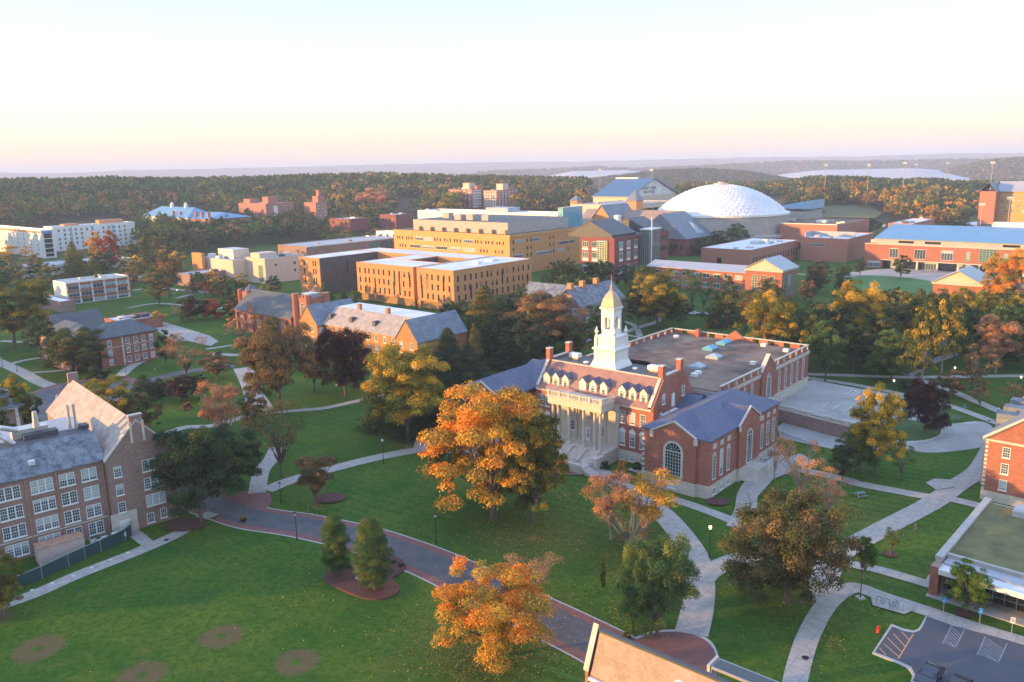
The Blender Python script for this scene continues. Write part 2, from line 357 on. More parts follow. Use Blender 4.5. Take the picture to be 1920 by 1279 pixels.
    bs.inputs['Roughness'].default_value = .95; bs.inputs['Specular IOR Level'].default_value = .1
    me = mesh_np('ground', np.stack([X, Y, Z], -1).reshape(-1, 3), q, [mt], smooth=True)
    tag(link('ground', me), kind='structure')
build_ground()

# ------------------------------------------------------------------ foliage
def leafmat(name, c1, c2, c3=None, rough=.7):
    """leaf colours vary by clump ('hue') and by leaf ('val'), and a little from tree to tree"""
    m, nt, n, b = newmat(name)
    a = n.new("ShaderNodeAttribute"); a.attribute_name = 'hue'; v = n.new("ShaderNodeAttribute"); v.attribute_name = 'val'
    oi = n.new("ShaderNodeObjectInfo")
    h = _math(nt, 'ADD', a.outputs['Fac'], _math(nt, 'MULTIPLY', _math(nt, 'SUBTRACT', oi.outputs['Random'], .5), .35))
    col = _mix(nt, _ramp(nt, h, .30, .70), c1, c2)
    if c3: col = _mix(nt, _ramp(nt, h, .74, .86), col, c3)
    vv = n.new("ShaderNodeMapRange"); vv.inputs[3].default_value = .42; vv.inputs[4].default_value = 1.65; nt.links.new(v.outputs['Fac'], vv.inputs[0])
    g = n.new("ShaderNodeCombineColor"); [nt.links.new(vv.outputs[0], g.inputs[i]) for i in range(3)]
    nt.links.new(_mix(nt, 1.0, col, g.outputs[0], 'MULTIPLY'), b.inputs['Base Color'])
    b.inputs['Roughness'].default_value = rough; b.inputs['Specular IOR Level'].default_value = .15
    tr = n.new("ShaderNodeBsdfTranslucent"); nt.links.new(_mix(nt, 1.0, col, g.outputs[0], 'MULTIPLY'), tr.inputs[0])
    ms = n.new("ShaderNodeMixShader"); ms.inputs[0].default_value = .32
    nt.links.new(b.outputs[0], ms.inputs[1]); nt.links.new(tr.outputs[0], ms.inputs[2]); nt.links.new(ms.outputs[0], n["Material Output"].inputs[0])
    return m
LM = dict(
    OB=leafmat('olive_beech_leaves', (.075, .085, .03), (.135, .13, .045), (.22, .14, .055)),
    OR=leafmat('orange_leaves', (.38, .27, .05), (.74, .38, .05), (.74, .27, .04)),
    YO=leafmat('amber_leaves', (.18, .18, .035), (.54, .36, .045), (.72, .42, .05)),
    GO=leafmat('gold_green_leaves', (.07, .10, .030), (.20, .18, .035), (.54, .36, .045)),
    GR=leafmat('green_leaves', (0.069, 0.131, 0.044), (0.125, 0.194, 0.056), (0.188, 0.213, 0.056)),
    BG=leafmat('bright_green_leaves', (.08, .16, .03), (.15, .22, .035)),
    DG=leafmat('dark_green_leaves', (0.035, 0.069, 0.033), (0.065, 0.106, 0.043), (0.106, 0.125, 0.044)),
    OL=leafmat('olive_rust_leaves', (0.075, 0.106, 0.037), (0.156, 0.156, 0.045), (0.312, 0.175, 0.05)),
    RB=leafmat('rusty_brown_leaves', (0.15, 0.119, 0.056), (0.3, 0.175, 0.075), (0.475, 0.237, 0.1)),
    PK=leafmat('salmon_leaves', (.34, .19, .11), (.58, .31, .16), (.66, .29, .11)),
    PU=leafmat('maroon_leaves', (.040, .018, .022), (.075, .028, .03)),
    RD=leafmat('red_leaves', (.34, .09, .03), (.42, .07, .03)),
    CO=leafmat('conifer_needles', (0.037, 0.069, 0.037), (0.075, 0.1, 0.043), (0.188, 0.15, 0.05)),
    YG=leafmat('yellow_green_leaves', (.13, .15, .03), (.22, .20, .04)),
)
bark = plain('bark', (.16, .12, .10), (.10, .08, .07), 3, .95)
barkpale = plain('pale_bark', (.36, .29, .25), (.26, .21, .18), 3, .95)
def quads(P, Nrm, size, r, asp=.75):
    """one small leaf-sized quad at every point, turned about its normal"""
    n = len(P); t = np.cross(Nrm, r.normal(size=(n, 3))); t /= np.linalg.norm(t, axis=1, keepdims=True) + 1e-9
    w = np.cross(Nrm, t); s = (size * r.uniform(.65, 1.35, n))[:, None]
    V = np.stack([P - t * s - w * s * asp, P + t * s - w * s * asp, P + t * s + w * s * asp, P - t * s + w * s * asp], 1)
    return V.reshape(-1, 3), np.arange(n * 4).reshape(n, 4)
def clumps(kind, r, nc):
    """clump centres (unit tree: height 1, crown radius 0.5) and radii"""
    C = []
    if kind in ('broad', 'round', 'vase', 'weep'):
        lo = {'broad': .07, 'round': .02, 'vase': .22, 'weep': .0}[kind]
        zc, rz = (1 + lo) / 2, (1 - lo) / 2; nl = {'broad': 12, 'round': 13, 'vase': 8, 'weep': 16}[kind]; LB = []; ph = r.uniform(0, 6.28)
        for i in range(nl):          # big limbs first, each carrying its own dome of leaf clumps
            zz = -.92 + 1.80 * (i + .5) / nl; a = ph + i * 2.4 + r.uniform(-.35, .35); rr = max(0, 1 - (zz * .95) ** 2) ** (.5 if zz > 0 else .22) * r.uniform(.62, 1.18); R = r.uniform(.20, .28) if kind != 'vase' else r.uniform(.12, .19)
            c = np.array([rr * math.cos(a) * .33, rr * math.sin(a) * .33, zc + zz * rz * .66])
            if kind == 'vase': f = np.clip((c[2] - lo) / (1 - lo), .15, 1); c[0] *= .5 + f * .75; c[1] *= .5 + f * .75
            LB.append((c, R))
        k = 0
        while len(C) < nc and k < 20000:
            k += 1; c, R = LB[r.integers(nl)]; u = r.normal(size=3); u /= np.linalg.norm(u)
            if u[2] < -.45: continue
            q = c + u * R * np.array([1, 1, rz * 2 * .85]) * r.uniform(.45, 1.08) ** .6
            if q[2] < lo * .6 or np.hypot(q[0], q[1]) > .52 or q[2] > 1: continue
            C.append((q, r.uniform(.06, .115)))
    elif kind == 'cone':
        for i in range(nc):
            t = (i + .5) / nc; z = .06 + .92 * t ** .85; R = .5 * (1 - t) ** .8 + .02; a = i * 2.399 + r.uniform(-.3, .3); rr = R * r.uniform(.45, .95)
            C.append((np.array([rr * math.cos(a), rr * math.sin(a), z - rr * .12]), .035 + .11 * (1 - t)))
    elif kind == 'column':
        for i in range(nc):
            t = (i + .5) / nc; z = .12 + .86 * t; R = .5 * math.sin(math.pi * min(1, .18 + t * .80)) ** .7; a = i * 2.399; rr = R * r.uniform(.3, .9)
            C.append((np.array([rr * math.cos(a), rr * math.sin(a), z]), r.uniform(.08, .14)))
    elif kind == 'shrub':
        for i in range(nc):
            a = r.uniform(0, 6.28); p = r.uniform(0, 1) ** .5 * .42; C.append((np.array([p * math.cos(a), p * math.sin(a), r.uniform(.15, .85) * math.sqrt(1 - (p / .55) ** 2)]), r.uniform(.14, .2)))
    return C
def crown_mesh(name, kind, seed, nc, per, size, flat=.75, skip=0.0, aspect=1.0):
    """unit crown; aspect = height / width of the finished tree, so that clumps come out round"""
    r = np.random.default_rng(seed); C = clumps(kind, r, nc); P, Nn, H, Vv = [], [], [], []
    for c, rad in C:
        if r.random() < skip: continue
        n = max(6, int(per * (rad / .11) ** 2 * r.uniform(.7, 1.25)))
        u = r.normal(size=(n, 3)); u /= np.linalg.norm(u, axis=1, keepdims=True); u[:, 2] = np.where(u[:, 2] < -.2, -u[:, 2] * .6, u[:, 2])
        R = rad * r.uniform(.35, 1.12, n) ** .6
        off = u * R[:, None]; off[:, :2] *= np.array([aspect ** .5] * 2); off[:, 2] *= flat / aspect ** .5
        if kind == 'weep': off[:, 2] = off[:, 2] * 1.6 - rad * .3
        if kind == 'cone': off[:, 2] = off[:, 2] * .45 - np.hypot(off[:, 0], off[:, 1]) * .35; off[:, :2] *= 1.3
        P.append(c + off); nn = u + r.normal(size=(n, 3)) * .55 + np.array([0, 0, .25]); Nn.append(nn / np.linalg.norm(nn, axis=1, keepdims=True))
        H.append(np.clip(r.uniform(.0, 1) + r.normal(size=n) * .10, 0, 1)); Vv.append(np.clip(r.uniform(.3, .7) + r.normal(size=n) * .22, 0, 1))
    P = np.concatenate(P); Nn = np.concatenate(Nn)
    V, Q = quads(P, Nn, size, r); V[:, 2] = np.maximum(V[:, 2], .02)
    return mesh_np(name, V, Q, [LM['GR']], attrs={'hue': np.concatenate(H), 'val': np.concatenate(Vv)}), C
def trunk_mesh(name, kind, seed, C, fork=.3, thick=.022, nb=14, aspect=1.0):
    r = np.random.default_rng(seed + 99); m = M(); tw = thick * aspect
    top = .95 if kind in ('cone', 'column') else fork + .18
    k = [(0, 0, -.01), (r.normal() * .006, r.normal() * .006, top * .5), (r.normal() * .012, r.normal() * .012, top)]
    m.tube(k, [tw * 1.25, tw * .85, tw * (.2 if kind in ('cone', 'column') else .55)], 7)
    if kind not in ('cone', 'column'):
        for c, rad in [C[i] for i in r.permutation(len(C))[:nb]]:
            z0 = fork * r.uniform(.65, 1.3); a = Vector((0, 0, z0)); e = Vector(c); mid = a.lerp(e, .45) + Vector((r.normal() * .02, r.normal() * .02, .06 if kind != 'vase' else .02))
            q3 = a.lerp(e, .75) + Vector((r.normal() * .02, r.normal() * .02, .04)); m.tube([a, mid, q3, e], [tw * .5, tw * .32, tw * .2, tw * .08], 5, False)
            for s in range(2):
                e2 = q3 + Vector((r.normal() * .07, r.normal() * .07, abs(r.normal()) * .07)); m.tube([q3, q3.lerp(e2, .5) + Vector((0, 0, .01)), e2], [tw * .14, tw * .1, tw * .04], 4, False)
    return m.mesh(name, bark)
SHAPES = {}
def shape(kind, tier, var):
    """tier 0: the trees close to the camera, 1: middle distance, 2: far"""
    key = (kind, tier, var)
    if key not in SHAPES:
        sd = hash_(kind) + var * 17 + tier * 5; base, opt = kind, {}
        sp = dict(open=dict(k='round', skip=.07, nc=1.0, per=.9), thin=dict(k='vase', skip=.22, nc=.8, per=.34), bare=dict(k='vase', skip=.30, nc=.7, per=.16), dense=dict(k='weep', nc=1.3, per=1.3), tall=dict(k='broad', nc=1.1, per=.8)).get(kind, {})
        base = sp.get('k', kind); nc = [150, 80, 30][tier] * sp.get('nc', 1); per = [580, 190, 58][tier] * sp.get('per', 1); size = [.0060, .0112, .024][tier]
        if base == 'cone': nc *= 1.5; per *= .7
        if base == 'shrub': nc = nc * .25; size *= 1.6
        asp = {'broad': 1.0, 'round': 1.0, 'vase': 1.05, 'weep': .9, 'cone': 1.9, 'column': 2.2, 'shrub': .7}[base]
        cm, C = crown_mesh('crown', base, sd, int(nc), per, size, skip=sp.get('skip', 0), aspect=asp)
        tm = None if base == 'shrub' else trunk_mesh('trunk', base, sd, C, fork={'vase': .18, 'broad': .26}.get(base, .2), nb=[26, 12, 6][tier], aspect=1 if base not in ('cone', 'column') else 1.3)
        SHAPES[key] = (cm, tm)
    return SHAPES[key]
def hash_(s): return sum((i + 3) * ord(c) for i, c in enumerate(s)) % 9973
TREES = []
def put_tree(x, y, z, h, w, kind, leaf, label, group=None, name='tree', tier=0, var=0, cat='tree', pale=False, rot=None):
    cm, tm = shape(kind, tier, var)
    t = empty(name, (x, y, z), rot if rot is not None else (x * 1.7 + y * .9) % 6.28, label, cat, group)
    t.scale = (w, w, h)
    parts = [(cm, 'crown', LM[leaf])] + ([(tm, 'trunk', barkpale if pale else bark)] if tm else [])
    for me, nm, mm in parts:
        o = link(nm, me, t); o.material_slots[0].link = 'OBJECT'; o.material_slots[0].material = mm
    TREES.append(t); return t
def tree(bx, by, ty, wpx, kind, leaf, label, **k):
    """base pixel, top pixel row, crown width in pixels -> a tree standing on the ground there"""
    x, y, z = unt(bx, by) if by < 470 else (*un(bx, by), 0.0)
    z += k.pop('dz', 0)
    lo, hi = 0.5, 80.0
    for _ in range(30):
        mid = (lo + hi) / 2
        if pr(x, y, z + mid)[1] > ty: lo = mid
        else: hi = mid
    w = wpx * pr(x, y, z + lo / 2)[2] / F
    tier = k.pop('tier', 0 if wpx > 80 or by > 900 else 1)
    return put_tree(x, y, z, lo, w, kind, leaf, label, tier=tier, **k)
def forest(name, pts, leafmix, seed, hr=(11, 17), wr=(9, 14), size=.05, ncl=16, per=9, quant=7):
    """a wood that reads as one mass: one merged mesh, several leaf materials"""
    r = np.random.default_rng(seed); tmpl = []
    for k in range(quant):
        C = clumps('round' if k % 3 else 'broad', r, ncl); P, Nn, H, Vv = [], [], [], []
        for c, rad in C:
            if c[2] < .3: continue
            n = int(per * (rad / .11) ** 1.5) + 3; u = r.normal(size=(n, 3)); u /= np.linalg.norm(u, axis=1, keepdims=True); u[:, 2] = np.abs(u[:, 2])
            P.append(c + u * rad * np.array([1.1, 1.1, .85])); nn = u + r.normal(size=(n, 3)) * .4 + np.array([0, 0, .2]); Nn.append(nn / np.linalg.norm(nn, axis=1, keepdims=True))
            H.append(np.clip(r.uniform(0, 1) + r.normal(size=n) * .1, 0, 1)); Vv.append(np.clip(r.uniform(.3, .7) + r.normal(size=n) * .2, 0, 1))
        P = np.concatenate(P); V, Q = quads(P, np.concatenate(Nn), size, r); tmpl.append((V.reshape(-1, 4, 3), np.concatenate(H), np.concatenate(Vv)))
    keys = list(leafmix); pw = np.array([leafmix[k] for k in keys], float); pw /= pw.sum()
    VV, HH, LL, MM = [], [], [], []
    pts = np.asarray(pts); n = len(pts); kinds = r.choice(len(keys), n, p=pw); tk = r.integers(0, quant, n); hs = r.uniform(*hr, n); ws = r.uniform(*wr, n); an = r.uniform(0, 6.28, n)
    for i in range(n):
        V, H, L = tmpl[tk[i]]; c, s = math.cos(an[i]), math.sin(an[i]); Rm = np.array([[c * ws[i], s * ws[i], 0], [-s * ws[i], c * ws[i], 0], [0, 0, hs[i]]])
        VV.append(V @ Rm + pts[i]); HH.append(H * .5 + r.uniform(0, .5)); LL.append(np.clip(L + r.uniform(-.12, .12), 0, 1)); MM.append(np.full(len(H), kinds[i]))
    V = np.concatenate(VV).reshape(-1, 3); Q = np.arange(len(V)).reshape(-1, 4)
    me = mesh_np(name, V, Q, [LM[k] for k in keys], np.concatenate(MM), {'hue': np.concatenate(HH), 'val': np.concatenate(LL)})
    return link(name, me)
def inpoly(px, py, poly):
    r = np.zeros(px.shape, bool); n = len(poly)
    for i in range(n):
        x1, y1 = poly[i]; x2, y2 = poly[(i + 1) % n]
        c = ((y1 > py) != (y2 > py)) & (px < (x2 - x1) * (py - y1) / (y2 - y1 + 1e-12) + x1); r ^= c
    return r
def grid_pts(x0, x1, y0, y1, sp, seed):
    r = np.random.default_rng(seed); X, Y = np.meshgrid(np.arange(x0, x1, sp), np.arange(y0, y1, sp)); X = X.ravel(); Y = Y.ravel()
    X = X + r.uniform(-.42, .42, X.shape) * sp; Y = Y + r.uniform(-.42, .42, Y.shape) * sp; return X, Y
def far_forest():
    X, Y = grid_pts(-1150, 1050, 380, 1750, 9.5, 4); d = np.hypot(X, Y); Z = gz(X, Y)
    w = Y * math.cos(PITCH) - (Z - HCAM) * math.sin(PITCH)
    v = np.stack([X, Y, Z - HCAM], -1); ww = v @ _f; PX = 960 + F * (v @ RX) / ww; PY = 639.5 - F * (v @ UX) / ww
    front = [(-400, 470), (0, 436), (60, 432), (120, 418), (180, 410), (262, 418), (285, 398), (400, 398), (455, 412), (560, 412), (566, 402), (618, 402), (640, 418), (700, 420), (735, 412), (745, 386), (782, 386), (792, 402), (835, 402), (845, 380), (985, 380), (990, 402), (1095, 400), (1100, 352), (1270, 352), (1275, 372), (1480, 372), (1500, 392), (1655, 396), (1665, 412), (1760, 432), (1795, 432), (1815, 400), (1825, 362), (2300, 356)]
    fx, fy = _tab(front)
    # with the slope behind hidden, nothing past the crest can be seen
    ok = (ww > 0) & (d < 1420) & (PY < np.interp(PX, fx, fy)) & (PX > -260) & (PX < 2180)
    # a far lawn and the clearing by the high-rises
    ok &= ~inpoly(PX, PY, [(748, 372), (770, 368), (800, 384), (795, 400), (745, 400)])
    ok &= ~inpoly(PX, PY, [(1100, 372), (1120, 352), (1230, 352), (1275, 372), (1270, 420), (1090, 420)])
    ok &= ~((PX > 1530) & (PX < 1665) & (PY > 389) & (PY < 415))
    P = np.stack([X, Y, Z], -1)[ok]; dd = d[ok]; px = PX[ok]
    left = px < 620; mid = (~left) & (px < 1450); rt = px >= 1450
    print('forest trees', len(P))
    for nm, m, mix in (('forest', left, dict(DG=2, GR=4, OL=5, RB=1.2, YO=.5)), ('forest', mid, dict(DG=2, GR=3.5, OL=5, RB=1.2, YO=1, PK=.3)), ('forest', rt, dict(DG=2, GR=3, OL=4, RB=1.2, YO=1.6, OR=.4))):
        nearm = m & (dd < 950); farm = m & (dd >= 950)
        lab = 'dense autumn wood of green, olive and rust crowns covering the ridge ' + ('behind the white apartment block' if nm and m is left else 'behind the twin brick high-rises' if m is mid else 'behind the dome and playing fields')
        for q, mm in enumerate((nearm, farm)):
            if mm.sum() == 0: continue
            o = forest(nm, P[mm], mix, 11 + q, size=.045 if q == 0 else .07, ncl=22 if q == 0 else 14, per=14 if q == 0 else 8, hr=(12, 18) if q == 0 else (11, 16), wr=(9, 14) if q == 0 else (10, 15))
            tag(o, lab + (', nearer slope' if q == 0 else ', crest'), 'forest', kind='stuff')
far_forest()
def hill_woods():
    for nm, px0, px1, d0, d1, sd, lab in (('forest', 1050, 1500, 2050, 2800, 31, 'hazy rust and olive wood on the low hill behind the dome'), ('forest', 1690, 2000, 2750, 3500, 32, 'hazy mauve-brown wood on the hill at the far right'), ('forest', 900, 1960, 3900, 4750, 33, 'faint hazy wood on the long far ridge')):
        r = np.random.default_rng(sd); n = 4200; d = np.sqrt(r.uniform(d0 ** 2, d1 ** 2, n)); a = np.arctan((r.uniform(px0, px1, n) - 960) / F); x, y = d * np.sin(a), d * np.cos(a); z = gz(x, y); k = z > -30
        o = forest(nm, np.stack([x, y, z - 1], -1)[k], dict(OL=4, RB=3, DG=2, GO=1), sd, hr=(11, 19), wr=(14, 24), size=.12, ncl=9, per=5, quant=5); tag(o, lab, 'forest', kind='stuff')
hill_woods()
# woodland added outside the picture to keep the early sun off the lawns
def shade_wood():
    r = np.random.default_rng(5); P = []
    for i in range(900):
        t = r.uniform(0, 1); y = -190 + t * 760; x = -215 - t * 165 - r.uniform(0, 70) + (0 if y > 0 else (y * .1))
        if y > 62 or r.random() < .35: P.append((x, y, -4.0 if y < 80 else 0))
    o = forest('forest', P, dict(DG=2, OL=3, GR=2), 77, hr=(17, 27), wr=(11, 17), size=.06, ncl=22, per=14)
    tag(o, 'added wood of tall trees out of view that shades the lawns', 'forest', kind='stuff')
shade_wood()

# leaves fallen on the lawns, thickest under the trees that shed them
def fallen():
    r = np.random.default_rng(12); P = []
    for px, py, rad, n in ((925, 1190, 13, 3800), (900, 1250, 12, 1600), (1000, 1010, 15, 4200), (1200, 1060, 9, 1500), (1480, 1090, 13, 2200), (1600, 960, 12, 1500), (765, 840, 9, 900), (590, 950, 5, 300), (1060, 930, 10, 1200), (350, 985, 6, 500), (1180, 1150, 7, 600), (1560, 1200, 10, 300), (560, 1130, 22, 350)):
        x, y = un(px, py); a = r.uniform(0, 6.283, n); q = rad * np.abs(r.normal(size=n)) * .62; P.append(np.stack([x + q * np.cos(a), y + q * np.sin(a), np.full(n, .055) + r.uniform(0, .03, n)], -1))
    P = np.concatenate(P); N_ = r.normal(size=P.shape) * .25 + np.array([0, 0, 1.0]); N_ /= np.linalg.norm(N_, axis=1, keepdims=True); V, Q = quads(P, N_, .052, r)
    o = link('fallen_leaves', mesh_np('fallen_leaves', V, Q, [LM['YG'], LM['OR'], LM['RB']], r.choice(3, len(P), p=[.35, .3, .35]), {'hue': r.uniform(0, 1, len(P)), 'val': r.uniform(.3, 1, len(P))})); tag(o, 'yellow and brown leaves fallen on the lawns under the trees', 'fallen leaves', kind='stuff')
fallen()
# ------------------------------------------------------------------ morning haze and fog
def volume_box(name, x0, x1, y0, y1, z0, z1, dens, col, label=None, cat=None, aniso=0.0):
    m = bpy.data.materials.new(name); m.use_nodes = True; n = m.node_tree.nodes; n.remove(n['Principled BSDF'])
    v = n.new('ShaderNodeVolumePrincipled'); v.inputs['Density'].default_value = dens; v.inputs['Color'].default_value = (*col, 1); v.inputs['Anisotropy'].default_value = aniso
    m.node_tree.links.new(v.outputs[0], n['Material Output'].inputs['Volume'])
    o = M().box(x0, x1, y0, y1, z0, z1).obj(name, m); return tag(o, label, cat, kind='stuff')
volume_box('haze', -16000, 16000, -1500, 15500, -60, 145, 1.6e-4, (.62, .74, 1.0), 'thin lavender morning haze over the hills and valley', 'haze')
def fog_bank(px0, px1, d0, d1, ztop, seed, label):
    """low fog in the valley: a closed lens with an uneven top"""
    a0, a1 = math.atan((px0 - 960) / F), math.atan((px1 - 960) / F); na, nr = 60, 14; V = []; r = np.random.default_rng(seed)
    for s in (0, 1):
        for i in range(nr + 1):
            for j in range(na + 1):
                u, v = j / na, i / nr; d = d0 + (d1 - d0) * v; a = a0 + (a1 - a0) * u; e = min(1, math.sin(math.pi * u) ** .5 * 1.1) * math.sin(math.pi * v) ** .6
                x, y = d * math.sin(a), d * math.cos(a); top = -46 + (ztop + 46) * (.15 + .85 * e) + (float(smooth_noise(np.array(x), np.array(y), 260, seed)) * 4 - 2) * e
                V.append((x, y, top if s else -50))
    n1 = (nr + 1) * (na + 1); Fc = []
    for i in range(nr):
        for j in range(na):
            a = i * (na + 1) + j; b, c, dd = a + 1, a + na + 2, a + na + 1; Fc += [(a, b, c, dd), (n1 + a, n1 + dd, n1 + c, n1 + b)]
    for j in range(na):
        Fc += [(j, n1 + j, n1 + j + 1, j + 1)]; k = nr * (na + 1) + j; Fc += [(k, k + 1, n1 + k + 1, n1 + k)]
    for i in range(nr):
        a = i * (na + 1); Fc += [(a, a + na + 1, n1 + a + na + 1, n1 + a)]; a += na; Fc += [(a, n1 + a, n1 + a + na + 1, a + na + 1)]
    m = bpy.data.materials.get('fog') or plain('fog', (.56, .54, .55), (.46, .45, .47), .004, 1.0, spec=0)
    tag(link('fog', mesh_np('fog', V, Fc, [m], smooth=True)), label, 'fog', kind='stuff')
fog_bank(1405, 1850, 2600, 4300, 14, 1, 'white fog bank lying in the valley behind the tall pole lights')
fog_bank(1000, 1260, 3000, 4200, 26, 2, 'thin pale fog in the valley behind the navy-roofed fieldhouse')
# ------------------------------------------------------------------ roads, paths, beds: thin sheets, each a few millimetres above the one below
_layer = [0.02]
def nz(step=.004): _layer[0] += step; return _layer[0]
def spline(P, n=8):
    P = [np.array(p, float) for p in P]; Q = [2 * P[0] - P[1]] + P + [2 * P[-1] - P[-2]]; out = []
    for i in range(1, len(Q) - 2):
        for k in range(n):
            t = k / n; out.append(.5 * (2 * Q[i] + (Q[i + 1] - Q[i - 1]) * t + (2 * Q[i - 1] - 5 * Q[i] + 4 * Q[i + 1] - Q[i + 2]) * t * t + (3 * Q[i] - Q[i - 1] - 3 * Q[i + 1] + Q[i + 2]) * t ** 3))
    return out + [P[-1]]
def strip_pts(pts, width, n=8, smooth=True):
    P = [np.array([*un(p[0], p[1]), p[2] if len(p) > 2 else width]) for p in pts]
    return spline(P, n) if smooth and len(P) > 2 else P
def strip(name, mat_, pts, width, kind='structure', z=None, off=0.0, n=8, thick=0.0, parent=None, smooth=True):
    S = strip_pts(pts, width, n, smooth); L, R = [], []
    for i, p in enumerate(S):
        a, b = S[max(i - 1, 0)][:2], S[min(i + 1, len(S) - 1)][:2]; d = b - a; d /= np.hypot(*d) + 1e-9; nn = np.array([-d[1], d[0]])
        L.append(p[:2] + nn * (off + p[2] / 2)); R.append(p[:2] + nn * (off - p[2] / 2))
    z = nz() if z is None else z; k = len(S); V = [(q[0], q[1], z + thick) for q in L] + [(q[0], q[1], z + thick) for q in R]
    Fc = [(i, k + i, k + i + 1, i + 1) for i in range(k - 1)]
    if thick:
        V += [(q[0], q[1], -.02) for q in L] + [(q[0], q[1], -.02) for q in R]
        Fc += [(i, i + 1, 2 * k + i + 1, 2 * k + i) for i in range(k - 1)] + [(k + i, 3 * k + i, 3 * k + i + 1, k + i + 1) for i in range(k - 1)]
    me = bpy.data.meshes.new(name); me.from_pydata(V, [], Fc); me.materials.append(mat_); me.update()
    return tag(link(name, me, parent), kind=kind)
def area(name, mat_, poly, kind='structure', z=None, thick=0.0, curve=0, parent=None):
    """poly: pixels (px, py[, height])"""
    zz = nz() if z is None else z
    P = [(*un(p[0], p[1], p[2] if len(p) > 2 else 0), p[2] if len(p) > 2 else 0) for p in poly]
    if curve: P = [tuple(q) for q in spline([P[-1]] + P + [P[0]], curve)[curve:-1]]
    if P[0] == P[-1]: P = P[:-1]
    V = [(p[0], p[1], p[2] + zz + thick) for p in P]; T = tessellate_polygon([[Vector(v) for v in V]])
    Fc = []
    for t in T:
        a, b, c = (Vector(V[i]) for i in t); Fc.append(tuple(t) if (b - a).cross(c - a).z > 0 else tuple(reversed(t)))
    k = len(V)
    if thick or any(p[2] for p in P):
        V += [(p[0], p[1], -.03) for p in P]; Fc += [(i, (i + 1) % k, k + (i + 1) % k, k + i) for i in range(k)]
    me = bpy.data.meshes.new(name); me.from_pydata(V, [], Fc); me.materials.append(mat_); me.update()
    return tag(link(name, me, parent), kind=kind)

ROAD = [(330, 870), (352, 912), (385, 940), (430, 957), (480, 972), (555, 983), (620, 996), (687, 1012), (745, 1031), (827, 1063), (960, 1128), (1080, 1186), (1160, 1228), (1290, 1306), (1450, 1420)]
strip('kerb_strip', MT['curb'], ROAD, 8.1, z=.030)
area('brick_paving', MT['paver'], [(400, 945), (430, 934), (452, 922), (478, 920), (505, 926), (508, 942), (490, 958), (450, 968)], z=.034, curve=4)
strip('brick_paving', MT['paver'], ROAD, 7.6, z=.038)
strip('road', MT['asphalt'], ROAD, 5.0, z=.042)
# brick turning place at the lower end of the road, with its kerb
TP = [(1190, 1206), (1205, 1195), (1232, 1187), (1262, 1185), (1297, 1190), (1325, 1203), (1340, 1222), (1342, 1242), (1330, 1290), (1250, 1320), (1170, 1260)]
area('kerb_strip', MT['curb'], [(1180, 1208), (1200, 1191), (1230, 1183), (1263, 1181), (1300, 1186), (1330, 1200), (1344, 1220), (1346, 1242), (1334, 1292), (1250, 1325), (1165, 1262)], z=.032, curve=4)
area('brick_paving', MT['paver'], TP, z=.046, curve=4)
